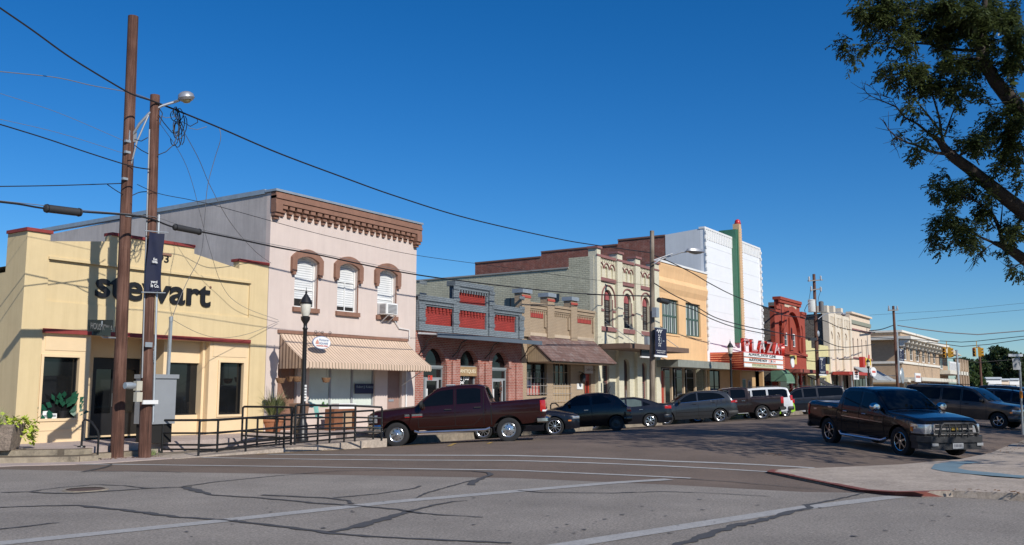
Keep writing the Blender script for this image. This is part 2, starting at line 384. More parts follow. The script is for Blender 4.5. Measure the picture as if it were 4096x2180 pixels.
# right corner: pavement with the red kerb edge, blue painted ramp arc
nose = [(16.4,-120),(16.4,1.2),(16.35,2.4),(16.0,3.2),(16.25,3.75),(17.4,4.65),(18.6,5.75),(19.1,6.3),(19.6,6.35),(20.4,5.78),(21.4,5.1),(22.6,4.35),(24.4,3.4),(27,3.02),(32,2.95)]
cz = lambda p: .02+.1*min(1, max(0, (4.3-p[1])/2.2))
b = MB(); b.slab(nose+[(32,-1),(32,-120)], -.2, cz); b.build('corner_pavement', m_conc)['kind'] = 'structure'
def ribbon(b, pts, w, zf, dz=.004, jag=0):
    L, Rr = [], []
    for i, p in enumerate(pts):
        a, c = Vector(pts[max(0, i-1)][:2]), Vector(pts[min(len(pts)-1, i+1)][:2])
        d = (c-a).normalized(); nn = Vector((-d.y, d.x)); ww = (p[2] if len(p) > 2 else w)/2
        ww1 = ww*(1+random.uniform(-jag, jag)); ww2 = ww*(1+random.uniform(-jag, jag))
        for l, s_, w_ in ((L, 1, ww1), (Rr, -1, ww2)):
            q = Vector(p[:2])+nn*s_*w_; l.append((q.x, q.y, zf(q.x, q.y)+dz))
    k = len(L); b.add(L+Rr, [(i, i+1, k+i+1, k+i) for i in range(k-1)]); return b
def dense(pts, step=.3, wob=0):
    out = []
    for a, c in zip(pts[:-1], pts[1:]):
        a3, c3 = list(a)+[None]*(3-len(a)), list(c)+[None]*(3-len(c)); n = max(1, int(math.hypot(c[0]-a[0], c[1]-a[1])/step))
        for i in range(n):
            t = i/n; q = [a[0]+(c[0]-a[0])*t+random.uniform(-wob, wob), a[1]+(c[1]-a[1])*t+random.uniform(-wob, wob)]
            if a3[2] is not None and c3[2] is not None: q.append(a3[2]+(c3[2]-a3[2])*t)
            out.append(q)
    out.append(list(pts[-1])); return out
b = MB(); ribbon(b, [(16.06,2.7),(15.98,3.2),(16.25,3.72),(17.4,4.62),(18.6,5.72),(19.1,6.25),(19.55,6.3)], .16, lambda x, y: cz((x, y)), .006)
k = [(16.33,2.45),(15.985,3.2),(16.235,3.76),(17.385,4.665),(18.585,5.765),(19.085,6.315),(19.6,6.365)]
for p, q in zip(k[:-1], k[1:]): b.quad((p[0],p[1],.004),(q[0],q[1],.004),(q[0]+.012,q[1]-.012,cz(q)+.007),(p[0]+.012,p[1]-.012,cz(p)+.007))
b.build('red_kerb_stripe', m_red)['kind'] = 'structure'
b = MB()
arcp = [gp('J', x, y, .06) for x, y in ((2290,252),(2200,262),(2175,285),(2240,302),(2350,318),(2470,334),(2600,344))]
ribbon(b, dense([(p.x, p.y, w) for p, w in zip(arcp, (.7,.6,.5,.5,.5,.5,.5))], .2), .5, lambda x, y: cz((x, y)), .008); b.build('blue_ramp_paint', m_blue)['kind'] = 'structure'
b = MB(); b.slab([(24.4,3.35),(27,2.97),(32,2.9),(330,2.9),(330,2.55),(32,2.55),(27,2.6),(24.4,2.95)], -.3, lambda p: .02 if p[0] < 25 else .06); b.build('street_kerb', m_dirtcon)['kind'] = 'structure'
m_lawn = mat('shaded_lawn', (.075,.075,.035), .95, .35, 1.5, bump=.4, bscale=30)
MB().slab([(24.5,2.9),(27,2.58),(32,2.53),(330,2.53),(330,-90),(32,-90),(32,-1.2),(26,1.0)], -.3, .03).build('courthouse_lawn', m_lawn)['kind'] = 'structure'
# painted markings
b = MB(); G2 = lambda c, x, y: tuple(gr(c, x, y)[:2])
for pts, w in (([G2('I',-40,262), G2('I',560,262), G2('I',1500,274), G2('I',2576,292), G2('J',900,332)], .17),
               ([G2('I',1020,228), G2('J',0,243), G2('J',1290,300)], .17),
               ([G2('I',1350,211), G2('J',0,218), G2('J',800,247), G2('J',1525,281)], .24)):
    ribbon(b, dense(pts, .6), w, zr, .009, .12)
b.build('crosswalk_lines', m_line)['kind'] = 'structure'
b = MB()
for pts in ([G2('I',-100,672), G2('I',1000,560), G2('I',2000,450), G2('J',500,356), G2('J',790,338)], [G2('J',150,690), G2('J',900,572), G2('J',1500,478), G2('J',1950,424)]):
    ribbon(b, dense(pts, .5), .3, zr, .010, .06)
b.build('stop_lines', mat('faded_stop_line',(.345,.335,.32),.85,.16,2.5,bump=.2,bscale=90,spots=.2))['kind'] = 'structure'
b = MB()
for pts, w in (([gr('I',1290,212), gr('I',1700,190), gr('I',1930,172)], .09), ([gr('L',1120,1080), gr('L',1190,1045)], .12), ([gr('L',1615,1050), gr('L',1665,1030)], .12), ([gr('L',480,1085), gr('L',760,1058)], .1)):
    ribbon(b, dense([tuple(p[:2]) for p in pts], .4), w, zr, .012, .3)
b.build('yellow_parking_lines', m_yline)['kind'] = 'structure'
# sealed cracks
b = MB()
cr = [('I', [(0,405,.06),(140,402,.07),(230,408,.1),(360,410,.1),(600,395,.08),(760,383,.08),(930,377,.08)]),
      ('I', [(150,400,.05),(300,380,.04),(480,365,.05),(620,370,.05),(740,384,.06)]),
      ('I', [(0,480,.07),(230,473,.07),(400,470,.08),(460,478,.14),(600,492,.12),(900,530,.09),(1150,545,.09),(1400,575,.09),(1680,612,.11),(1900,630,.08),(2200,645,.08),(2576,660,.06)]),
      ('I', [(930,377,.2),(1000,398,.16),(1060,417,.08),(1300,432,.07),(1600,460,.09),(1800,472,.08),(2000,490,.08),(2060,503,.09),(2200,517,.05),(2430,530,.04)]),
      ('I', [(920,375,.06),(1100,350,.05),(1400,320,.05),(1700,295,.05),(2000,291,.05),(2350,296,.06),(2450,302,.1),(2475,315,.12),(2440,328,.1),(2390,345,.14),(2370,368,.12)]),
      ('I', [(2370,345,.05),(2250,378,.05),(2140,410,.05),(2090,435,.03)]),
      ('I', [(1310,418,.1),(1500,426,.1),(1650,433,.08),(1750,445,.07),(1775,462,.06)]),
      ('I', [(1680,432,.05),(1900,412,.05),(2080,385,.05),(2115,372,.06)]),
      ('I', [(1660,606,.1),(1800,577,.16),(1930,540,.17),(2050,503,.12),(2180,470,.07),(2280,452,.06),(2350,446,.03)]),
      ('I', [(0,590,.07),(120,578,.06),(250,562,.05),(300,557,.03)]),
      ('I', [(410,302,.1),(480,288,.09),(545,272,.08),(560,262,.06),(520,260,.05)]),
      ('I', [(430,300,.05),(700,297,.05),(860,300,.06),(910,303,.08)]),
      ('J', [(30,395,.08),(150,405,.05),(500,408,.05),(760,400,.05),(1000,408,.04),(1300,425,.03)]),
      ('J', [(800,680,.12),(900,650,.12),(1010,610,.16),(1120,575,.15),(1300,535,.13),(1420,500,.11),(1500,485,.09),(1480,468,.12),(1560,455,.07),(1700,425,.05),(1780,407,.05)]),
      ('J', [(830,332,.05),(1100,350,.05),(1350,372,.04),(1600,395,.03)])]
for c, pts in cr:
    pp = [(*gr(c, x, y)[:2], w) for x, y, w in pts]
    ribbon(b, dense(pp, .11, .016), .08, zr, .013, .5)
for i in range(70):                        # small sealant drips and oil spots
    c = gr('I', random.uniform(900, 5000), random.uniform(430, 640)); r_ = random.uniform(.008, .035); k = 7
    b.add([(c.x+r_*random.uniform(.5,1.4)*math.cos(6.283*j/k), c.y+r_*random.uniform(.5,1.6)*math.sin(6.283*j/k), zr(c.x, c.y)+.014) for j in range(k)], [tuple(range(k))])
b.build('tar_seams', m_tar)['kind'] = 'structure'
mc = gp('I', 430, 391)
mh = thing('manhole_cover', 'rusty round iron manhole cover set in the grey cross street', 'manhole cover', (mc.x, mc.y, 0))
m_rust = mat('rusty_iron', (.10,.065,.05), .7, .3, 8, bump=.5, bscale=30)
MB().lathe([(.001,.012),(.3,.012),(.31,.008)], (mc.x, mc.y, 0), 28).build('lid', m_rust, mh)
MB().lathe([(.31,.02),(.36,.02),(.37,.002)], (mc.x, mc.y, 0), 28).build('ring', m_dirtcon, mh)
# ================================================================ the buildings
D = 24.1
m_roof = mat('roof_felt', (.12,.12,.12), .9, .3, 1)
m_black = mat('black_paint', (.012,.012,.013), .45, .2, 4)
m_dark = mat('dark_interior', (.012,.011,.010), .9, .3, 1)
m_glass = glassmat('dark_shop_glass', (.010,.011,.012))
m_glass2 = glassmat('window_glass', (.03,.035,.04), .05)
m_white = mat('white_paint', (.72,.72,.70), .6, .06, 3)
m_whiter = mat('sign_white', (.80,.80,.78), .5, .04, 3)
m_galv = mat('galvanised_metal', (.42,.46,.48), .45, .15, 4, metal=.5)
m_gframe = mat('grey_frame_paint', (.30,.31,.32), .5, .1, 3)
m_wood = mat('brown_wood', (.16,.075,.035), .6, .3, 6)
m_brown = mat('brown_trim', (.25,.13,.088), .8, .16, 3, bump=.25, bscale=25, streak=.2)
def win(parent, x0, x1, z0, z1, Y, nx=1, nz=1, glass=None, frame=None, fw=.06, rise=0, mid=.035, dep=.05, zs=None):
    out = arch(x0, x1, z0, z1, rise) if rise else rect(x0, x1, z0, z1)
    w = MB(); w.poly(out, (), lambda p: (p[0], Y, p[1])); pane = w.build('window', glass or m_glass, parent)
    f = MB()
    cx_, cz_ = (x0+x1)/2, (z0+z1)/2
    inn = arch(x0+fw, x1-fw, z0+fw, z1-fw, max(.01, rise-fw*.3)) if rise else rect(x0+fw, x1-fw, z0+fw, z1-fw)
    f.poly(out, [inn], lambda p: (p[0], Y-dep, p[1]), lambda p: (p[0], Y-.001, p[1]))
    for i in range(1, nx):
        x = x0+(x1-x0)*i/nx; f.box(x-mid/2, x+mid/2, Y-dep*.8, Y-.002, z0+fw, z1-fw-(rise*.15 if rise else 0))
    for z in (zs if zs else [z0+(z1-z0)*j/nz for j in range(1, nz)]): f.box(x0+fw, x1-fw, Y-dep*.7, Y-.003, z-mid/2, z+mid/2)
    f.build('window_frame', frame or m_gframe, pane); return pane
def shell(parent, x0, x1, Y0, Y1, zt, mt, zb=None, t=.3, left=None, right=None, roofz=None, back=True):
    # side walls as (Y, z) outlines, a back wall and a flat roof
    zb = zt if zb is None else zb
    l = left or [(Y0, zt), (Y1, zb)]; r = right or l
    for x, s, pr in ((x0, 1, l), (x1, -1, r)):
        w = MB(); o = [(Y0, 0)]+list(pr)+[(Y1, 0)]
        w.poly(o, (), lambda p: (x, p[0], p[1]), lambda p: (x+s*t, p[0], p[1])); w.poly(o, (), lambda p: (x+s*t, p[0], p[1]))
        w.build('side_wall', mt, parent)
    if back: MB().box(x0+t, x1-t, Y1-.3, Y1-.001, 0, zb-.01).build('back_wall', mt, parent)
    rz = (roofz if roofz is not None else min(zt, zb)-.45)
    MB().quad((x0+t,Y0+.26,rz),(x1-t,Y0+.26,rz),(x1-t,Y1-.3,rz-.1),(x0+t,Y1-.3,rz-.1)).build('roof', m_roof, parent)
# ---------------------------------------------------------------- 1 yellow office
YX0, YX1 = 12.9, 21.22
m_yel = mat('yellow_stucco', (.64,.505,.285), .85, .06, 1.5, bump=.15, bscale=40, streak=.26, dirt=(.40,.29,.14))
m_peach = mat('peach_trim', (.74,.56,.34), .8, .05, 2)
m_capred = mat('red_cap', (.24,.035,.03), .75, .2, 4)
t1 = thing('yellow_office', 'low yellow stucco office with red parapet caps and black lettering at the corner', 'building', (YX0, D, 0))
A = lambda x, y, Y=D: fp('A', x, y, Y)
zc = A(265,112)[1]; zs_ = A(265,150)[1]; zm = A(900,168)[1]; zsr = A(1015,215)[1]
xl = A(265,112)[0]; xr = A(1250,275)[0]; xc1 = A(1015,190)[0]; xc0 = 2*(xl+xr)/2-xc1
rec0, rec1 = A(480,700)[0], A(1103,700)[0]; rz1 = A(480,655)[1]
w1 = rc('A', 235,752, 402,1073); w3 = rc('A', 1155,782, 1268,1053)
pan = (A(258,245)[0], A(1306,370)[0], A(258,463)[1], A(258,243)[1])
redz0, redz1 = A(222,628)[1], A(222,604)[1]
outer = [(YX0,0),(w1[0]-.25,0),(w1[0]-.25,redz0),(rec0-.02,redz0)]
wall = MB()
wall.wall([(YX0,redz0),(YX1,redz0),(YX1,zc),(xr,zc),(xr,zs_-.05),(xc1,zsr),(xc1,zm),(xc0,zm),(xc0,zsr),(xl,zs_),(xl,zc),(YX0,zc)], [rect(*pan)], D, .3)
wall.box(YX0,A(205,900)[0],D,D+.3,0,redz0-.001); wall.box(A(1300,900)[0],YX1,D,D+.3,0,redz0-.001)
wall.build('front_wall', m_yel, t1)
MB().quad((pan[0],D+.05,pan[2]),(pan[1],D+.05,pan[2]),(pan[1],D+.05,pan[3]),(pan[0],D+.05,pan[3])).build('sign_panel', m_yel, t1)
MB().box(pan[0]-.03,pan[1]+.03,D-.05,D+.04,pan[3],pan[3]+.07).build('ledge', m_yel, t1)
MB().box(A(222,610)[0],A(1303,670)[0],D-.07,D+.02,redz0+.002,redz1).build('red_band', m_capred, t1)
for a, c, z in ((YX0-.05, xl+.05, zc),(xr-.05, YX1, zc),(xc0, xc1, zm)):
    MB().box(a, c, D-.05, D+.36, z+.002, z+.09).build('parapet_cap', m_capred, t1)
MB().box(YX0-.05, YX0+.35, D+.361, D+1.0, zc+.002, zc+.09).build('parapet_cap', m_capred, t1)
cr0, cr1 = A(205,900)[0], A(1300,900)[0]
pw = MB(); pw.wall([(cr0,WZ-.1),(rec0,WZ-.1),(rec0,redz0-.001),(cr0,redz0-.001)], [rect(*w1)], D+.06, .2)
pw.wall([(rec1,WZ-.1),(cr1,WZ-.1),(cr1,redz0-.001),(rec1,redz0-.001)], [rect(*w3)], D+.06, .2)
pw.box(rec0,rec1,D+.06,D+.2,rz1+.25,redz0-.001)
for (a0, a1, b0, b1) in (w1, w3):
    f_ = .07; pw.wall(rect(a0-f_,a1+f_,b0-f_,b1+f_), [rect(a0,a1,b0,b1)], D+.03, .03)
pw.box(cr0+.1,rec0-.1,D+.045,D+.06,w1[2]-.32,w1[2]-.28); pw.box(cr0+.12,rec0-.12,D+.045,D+.06,w1[3]+.18,w1[3]+.8)
pw.box(rec1+.12,cr1-.1,D+.045,D+.06,w3[3]+.18,w3[3]+.75)
pw.build('shopfront_surround', m_peach, t1)
# entry recess: back wall, ceiling, side walls
RY = D+1.5
rb = MB()
dr0, dr1 = A(478,900,RY)[0], A(728,900,RY)[0]; dz = A(480,755,RY)[1]
RZ = D+.42; g0 = rc('A', 790,780, 1052,1055, RZ); rmid = dr1+.05
rb.wall(rect(rec0,rmid+.3,WZ,rz1+.3), [rect(dr0+.02,dr1,WZ+.05,dz)], RY, .15); rb.wall(rect(rmid,rec1,WZ,rz1+.3), [rect(max(g0[0],rmid+.12),g0[1],g0[2],g0[3])], RZ, .15); rb.box(rmid,rmid+.1,RZ+.151,RY,WZ,rz1+.3)
rb.box(rec0-.001,rec0+.1,D+.27,RY,WZ,rz1+.3); rb.box(rec1-.1,rec1+.001,D+.27,RY,WZ,rz1+.3); rb.box(rec0,rec1,D+.2,RY,rz1+.25,rz1+.3)
rb.build('entry_recess', m_peach, t1)
win(t1, w1[0], w1[1], w1[2], w1[3], D+.2, fw=.03, frame=m_black); win(t1, w3[0], w3[1], w3[2], w3[3], D+.2, fw=.03, frame=m_black)
win(t1, max(g0[0],rmid+.12), *g0[1:], RZ+.1, fw=.04, frame=m_black)
dm = (dr0+dr1)/2
for a, c in ((dr0+.03, dm-.01), (dm+.01, dr1-.01)):
    d = MB().poly(rect(a,c,WZ+.05,dz-.02), [rect(a+.12,c-.12,WZ+.7,dz-.35)], lambda p:(p[0],RY+.03,p[1]), lambda p:(p[0],RY+.08,p[1])).build('door', m_black, t1)
    MB().poly(rect(a+.12,c-.12,WZ+.7,dz-.35), (), lambda p:(p[0],RY+.06,p[1])).build('door_glass', m_glass, d)
    MB().box(dm+(-.1 if a < dm-.2 else .06), dm+(-.06 if a < dm-.2 else .1), RY-.03, RY+.03, 1.2, 1.6).build('handle', m_galv, d)
shell(t1, YX0, YX1-.02, D+.3, 46, zc-.35, m_yel, left=[(D+.3,zc),(D+1.0,zc),(D+1.0,zc-1.05),(46,zc-1.3)], right=[(D+.3,zc-.6),(46,zc-1.3)])
s0 = A(500,440); s1 = A(1105,490)
text('stewart', m_black, t1, 'lettering', face_y(A(500,430)[0], D+.03, A(505,442)[1]), size=1, ext=.03, offset=.022, width=A(1100,480)[0]-A(500,430)[0], height=(A(1085,380)[1]-A(1085,490)[1]))
MB().lathe([(.001,-.01),(.035,-.01),(.04,.01)], (A(1103,390)[0], D+.03, A(1103,390)[1]), 10, 'y').build('lettering', m_brown, t1)
text('1893', m_black, t1, 'year_numerals', face_y(A(772,262)[0], D-.005, A(860,262)[1]), size=.3, ext=.01, offset=.006, width=A(880,262)[0]-A(772,262)[0], height=.24)
MB().box(A(775,222)[0], A(893,222)[0], D-.04, D, A(870,225)[1], A(870,214)[1]).build('ledge', m_brown, t1)
for i in range(16):                          # little roof-edge bulbs on the entry lintel
    x = rec0+.15+(rec1-rec0-.3)*i/15
    MB().lathe([(.001,-.05),(.022,-.02),(.012,.02),(.001,.03)], (x, D+.02, rz1+.2), 6).build('light_bulb', m_whiter, t1)
MB().box(rec0-.02, rec1+.02, D+.02, D+.058, rz1+.23, rz1+.262).build('light_rail', m_white, t1)
# plant and boxes in the left window (inside the shop, on its sill): built in front of the dark pane
# ---------------------------------------------------------------- 2 pink two-storey
PX0, PX1 = 21.24, 29.1
B = lambda x, y, Y=D: fp('B', x, y, Y)
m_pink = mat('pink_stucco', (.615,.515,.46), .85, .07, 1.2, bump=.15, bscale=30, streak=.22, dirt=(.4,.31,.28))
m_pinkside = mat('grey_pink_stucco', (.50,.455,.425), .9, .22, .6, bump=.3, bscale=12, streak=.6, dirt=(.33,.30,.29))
t2 = thing('pink_shop_house', 'tall pink stucco building with brown bracketed cornice and striped awning', 'building', (PX0, D, 0))
zt = B(243,90)[1]; zband = B(243,150)[1]; zbr = B(290,205)[1]
wins = [rc('B',368,392,476,698), rc('B',588,455,690,722), rc('B',802,466,886,742)]
wm = sum(a[1]-a[0] for a in wins)/3; zb_ = sum(a[2] for a in wins)/3; zt_ = wins[1][3]
wins = [((a[0]+a[1])/2-wm/2, (a[0]+a[1])/2+wm/2, zb_, zt_) for a in wins]
sx = [B(275,1060)[0], B(378,1060)[0], B(440,1060)[0], B(785,1060)[0], B(850,1060)[0], B(925,1060)[0]]
zsh = B(440,1000)[1]+.05; zsb = B(440,1215)[1]
w = MB(); w.wall(rect(PX0,PX1,0,zt), [arch(a,c,z0,z1,.16) for a,c,z0,z1 in wins]+[rect(sx[0],sx[1],WZ+.02,zsh),rect(sx[2],sx[3],zsb,zsh),rect(sx[4],sx[5],WZ+.02,zsh)], D, .22)
w.build('front_wall', m_pink, t2)
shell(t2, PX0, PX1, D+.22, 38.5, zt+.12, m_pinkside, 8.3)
b = MB(); b.box(PX0-.06,PX1+.06,D-.30,D+.3,zt+.02,zt+.1); b.box(PX0-.05,PX0+.2,D+.3,38.5,zt-.02,zt+.14)
b.build('metal_coping', m_galv, t2)
b = MB(); b.box(PX0-.02,PX1+.02,D-.26,D-.001,zband,zt); b.box(PX0-.02,PX1+.02,D-.30,D-.001,zt-.22,zt-.12)
n = 21
for i in range(n+1):
    x = PX0+.45+(PX1-PX0-.9)*i/n
    b.box(x-.11,x+.11,D-.22,D-.001,zband-.14,zband-.001); b.box(x-.09,x+.09,D-.15,D-.001,zband-.27,zband-.141); b.box(x-.07,x+.07,D-.08,D-.001,zband-.38,zband-.271)
for x in (PX0+.13, PX1-.13):
    b.box(x-.15,x+.15,D-.28,D-.002,zband-.3,zband-.002); b.box(x-.13,x+.13,D-.22,D-.002,zband-.42,zband-.301); b.box(x-.1,x+.1,D-.14,D-.002,zband-.52,zband-.421)
b.build('cornice', m_brown, t2)
m_blind = stripes('window_blinds', (.74,.75,.74), (.42,.44,.45), .085, .72, 'v')
for i, (a, c, z0, z1) in enumerate(wins):
    pane = win(t2, a, c, z0, z1, D+.17, 1, 2, glass=m_blind, frame=m_white, fw=.055, rise=.16, zs=[z0+(z1-z0)*(.62 if i == 1 else .36)])
    if i == 1: MB().box((a+c)/2-.02,(a+c)/2+.02,D+.13,D+.165,z0+.05,z0+(z1-z0)*.62).build('window_frame', m_white, pane)
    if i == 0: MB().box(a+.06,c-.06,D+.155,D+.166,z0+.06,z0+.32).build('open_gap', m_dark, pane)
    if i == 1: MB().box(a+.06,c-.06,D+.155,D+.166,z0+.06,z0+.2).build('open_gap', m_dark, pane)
    h = MB(); o = arch(a-.22, c+.22, z1-.55, z1+.26, .34, 12); q = arch(a, c, z1-.56, z1+.001, .165, 12)
    ring_o = o[2:]; ring_i = q[2:]
    outl = [(c, z1-.6)]+[(c+.22, z1-.6)]+ring_o+[(a-.22, z1-.6),(a, z1-.6)]+ring_i[::-1]
    h.plate(outl, D-.12, D-.001)
    for x in (a-.11, c+.11): h.box(x-.06,x+.06,D-.13,D-.002,z1-.70,z1-.601)
    h.build('window_hood', m_brown, t2)
    MB().box(a-.08,c+.1,D-.10,D+.12,z0-.16,z0-.001).build('window_sill', m_brown, t2)
    MB().box(c-.005,c+.035,D-.03,D+.0,z0,z1-.6).build('brick_jamb', m_brown, t2)
# lower front
m_curt = mat('pale_green_curtain', (.60,.66,.60), .7, .1, 2)
win(t2, sx[2], sx[3], zsb, zsh, D+.15, 3, 1, glass=m_curt, frame=m_gframe, fw=.05, mid=.09)
for a, c, nm in ((sx[0], sx[1], m_brown), (sx[4], sx[5], mat('pinkish_brown_door', (.30,.19,.155), .6, .12, 3))):
    d = MB(); d.box(a+.03,c-.03,D+.12,D+.18,WZ+.02,zsh-.02); d.build('door', nm, t2)
MB().box(sx[4]+.2,sx[4]+.5,D+.10,D+.12,1.25,1.33).build('mail_slot', m_galv, t2)
b_ = rc('B', 677,1090, 780,1142, D+.1)
ws = MB().box(b_[0],b_[1],D+.075,D+.09,b_[2],b_[3]).build('window_sign', mat('navy_sign', (.02,.025,.07), .6), t2)
text('Robert J. Kolacny', m_galv, t2, 'window_sign_lettering', face_y((b_[0]+b_[1])/2, D+.07, b_[3]-.16), size=.13, ext=.002, width=(b_[1]-b_[0])*.85, align='CENTER')
# the awning
m_awn = stripes('awning_stripes', (.66,.50,.37), (.19,.12,.085), .155, .80, 'x', rough=.55, soft=.05, bump=.15)
m_awns = mat('awning_side', (.30,.20,.14), .7, .15, 5)
ax0, ax1 = B(285,815)[0], B(950,858)[0]; az1 = B(285,818)[1]; ay = D-1.28
az0 = fp('B', 440, 1010, ay)[1]; az_e = az0+.22
b = MB(); nseg = 10; top = []
for i in range(nseg+1):
    t = i/nseg; y = D-.02-(1.26)*t; z = az1-.06-(az1-.06-az_e)*(t**.8); top.append((y, z))
for (y0, z0), (y1, z1) in zip(top[:-1], top[1:]): b.quad((ax0,y0,z0),(ax1,y0,z0),(ax1,y1,z1),(ax0,y1,z1))
ns = 46                                      # scalloped valance
for i in range(ns):
    xa = ax0+(ax1-ax0)*i/ns; xb = ax0+(ax1-ax0)*(i+1)/ns; xm_ = (xa+xb)/2; q = (xb-xa)/2
    b.add([(xa,ay,az_e),(xb,ay,az_e),(xb,ay-.01,az0+.05),(xm_+q*.6,ay-.01,az0+.008),(xm_,ay-.01,az0-.01),(xm_-q*.6,ay-.01,az0+.008),(xa,ay-.01,az0+.05)], [(0,1,2,3,4,5,6)])
aw = b.build('awning', m_awn, t2, recalc=False)
for x in (ax0, ax1): MB().poly([(D-.02, az0)]+[(y, z) for y, z in top]+[(ay, az0)], (), lambda p: (x, p[0], p[1])).build('awning_side', stripes('awning_side_stripes', (.42,.30,.22), (.14,.085,.06), .155, .6, 'y'), aw)
MB().box(ax0-.1,ax1+.02,D-.06,D-.001,az1-.05,az1+.06).build('awning_rail', m_brown, aw)
b = MB()
for x in (ax1-.3,): b.tube([(x,D-.02,az0-.55),(x,ay+.06,az0+.1)], .02, 6)
b.tube([(ax1-.05,D-.05,WZ),(ax1-.05,D-.05,az0+.3)], .035, 8); b.build('awning_strut', m_white, aw)
# oval sign hung on a scroll bracket over the awning
oc = pY('B', 504, 876, ay+.3)
sg = thing('oval_sign', 'white oval shop sign over the striped awning of the pink building', 'sign', oc)
ow, oh = .93*.62, .46*.62
def oval(b, rx, rz, y0, y1, n=36): b.plate([(oc.x+rx*math.cos(6.2832*k/n), oc.z+rz*math.sin(6.2832*k/n)) for k in range(n)], y0, y1)
b = MB(); oval(b, .80, .42, oc.y-.02, oc.y+.02); b.build('rim', mat('sign_blue', (.16,.22,.40), .5, .05), sg)
b = MB(); oval(b, .77, .39, oc.y-.026, oc.y-.0205); b.build('board', m_whiter, sg)
m_sblue = mat('sign_blue_letter', (.22,.28,.42), .5, 0); m_sred = mat('sign_red_letter', (.60,.10,.07), .5, 0)
text('Monterey', m_sblue, sg, 'lettering', face_y(oc.x+.17, oc.y-.034, oc.z+.1), size=.24, ext=.002, width=.86, align='CENTER')
text('SQUARE', m_sblue, sg, 'lettering', face_y(oc.x+.14, oc.y-.034, oc.z-.1), size=.17, ext=.002, offset=.004, width=.8, align='CENTER')
text('WHARTON, TEXAS', m_sred, sg, 'lettering', face_y(oc.x, oc.y-.034, oc.z-.25), size=.11, ext=.002, offset=.004, width=1.02, align='CENTER')
b = MB(); b.plate([(oc.x-.58,oc.z-.1),(oc.x-.3,oc.z-.1),(oc.x-.3,oc.z+.03),(oc.x-.42,oc.z+.2),(oc.x-.56,oc.z+.04)], oc.y-.035, oc.y-.028); b.build('emblem', mat('sign_salmon', (.62,.3,.24), .5, .1), sg)
b = MB()
pts = [(oc.x-.72+.14*math.cos(a*.5)*(1-a*.05), oc.y, oc.z+.62+.14*math.sin(a*.5)*(1-a*.05)) for a in range(14)]
for x0_, s in ((-.55,.13),(.05,.11),(.75,.13)):
    b.tube([(oc.x+x0_+s*(1-a*.055)*math.cos(a*.55), oc.y, oc.z+.66+s*(1-a*.055)*math.sin(a*.55)) for a in range(15)], .012, 5)
b.tube([(oc.x-.75,oc.y,oc.z+.48),(oc.x-.2,oc.y,oc.z+.72),(oc.x+.2,oc.y,oc.z+.5),(oc.x+.85,oc.y,oc.z+.55)], .014, 5)
for x in (-.45,.45): b.tube([(oc.x+x,oc.y,oc.z+.3),(oc.x+x,oc.y,oc.z+.56)], .008, 5)
b.tube([(oc.x,oc.y,oc.z+.5),(oc.x,D-.02,oc.z+.5)], .014, 5); b.build('scroll_bracket', m_black, sg); sg.scale = (.53, 1, .53)
# air conditioner
a0 = wins[2]
ac = thing('air_conditioner', 'white window air conditioner under the third window of the pink building', 'air conditioner', (a0[0], D, a0[2]))
b = MB(); b.box(a0[0]+.04,a0[0]+.70,D-.46,D+.1,a0[2]+.02,a0[2]+.47); bevel(b.build('casing', m_white, ac), .02)
b = MB(); b.box(a0[0]+.12,a0[0]+.62,D-.475,D-.461,a0[2]+.08,a0[2]+.41); b.build('grille', stripes('ac_grille', (.5,.5,.5), (.1,.1,.1), .05, .5, 'v'), ac)
b = MB(); b.box(a0[0]+.025,a0[0]+.039,D-.4,D-.12,a0[2]+.08,a0[2]+.41); b.build('grille', MATS['ac_grille'], ac)
b = MB(); b.bar((a0[0]+.2,D-.42,a0[2]+.01),(a0[0]+.2,D-.01,a0[2]-.28),.03); b.bar((a0[0]+.6,D-.42,a0[2]+.01),(a0[0]+.6,D-.01,a0[2]-.28),.03); b.build('bracket', m_white, ac)
b = MB(); zz = B(885,760)[1]; b.tube([(B(880,765)[0],D-.05,zz),(B(905,810)[0],D-.05,zz-.3),(B(958,825)[0],D-.05,zz-.34),(B(958,870)[0],D-.05,zz-.75)], .02, 6); b.build('drain_pipe', m_white, ac)
# ---------------------------------------------------------------- 3 red brick antiques shop
RX0, RX1 = 29.12, 37.1
C = lambda x, y, Y=D: fp('C', x, y, Y)
m_rbr = brick('red_brick', (.36,.10,.065), (.27,.075,.05), (.42,.30,.26), patch=(.48,.33,.29), pamt=.45)
m_gbr = brick('grey_painted_brick', (.17,.20,.22), (.19,.22,.24), (.10,.12,.135), bump=.8)
m_rpb = brick('red_painted_brick', (.33,.035,.025), (.29,.03,.022), (.20,.02,.016), bump=.9)
t3 = thing('antiques_shop', 'single storey red brick shop with grey and red painted parapet panels', 'building', (RX0, D, 0))
zp = C(95,432)[1]; zcen = C(302,345)[1]; xc0, xc1 = C(325,430)[0], C(545,430)[0]; zbot = C(95,640)[1]
zarch = C(150,745)[1]; zspr = C(150,838)[1]
ops = [(C(143,900)[0], C(275,900)[0]), (C(358,900)[0], C(473,900)[0]), (C(553,900)[0], C(661,900)[0])]
pans = [rc('C',118,490,318,620), rc('C',348,512,518,640), rc('C',542,537,700,660), rc('C',350,390,518,497)]
pz0, pz1 = pans[0][2], pans[0][3]
pans = [(pans[0][0],pans[0][1],pz0,pz1),(pans[1][0],pans[1][1],pz0,pz1),(pans[2][0],pans[2][1],pz0,pz1),(pans[1][0],pans[1][1],pz1+.32,pans[3][3])]
w = MB(); w.wall([(RX0,zbot),(RX1,zbot),(RX1,zp),(xc1,zp),(xc1,zcen),(xc0,zcen),(xc0,zp),(RX0,zp)], [rect(*p) for p in pans], D-.08, .3); w.build('parapet', m_gbr, t3)
w = MB()
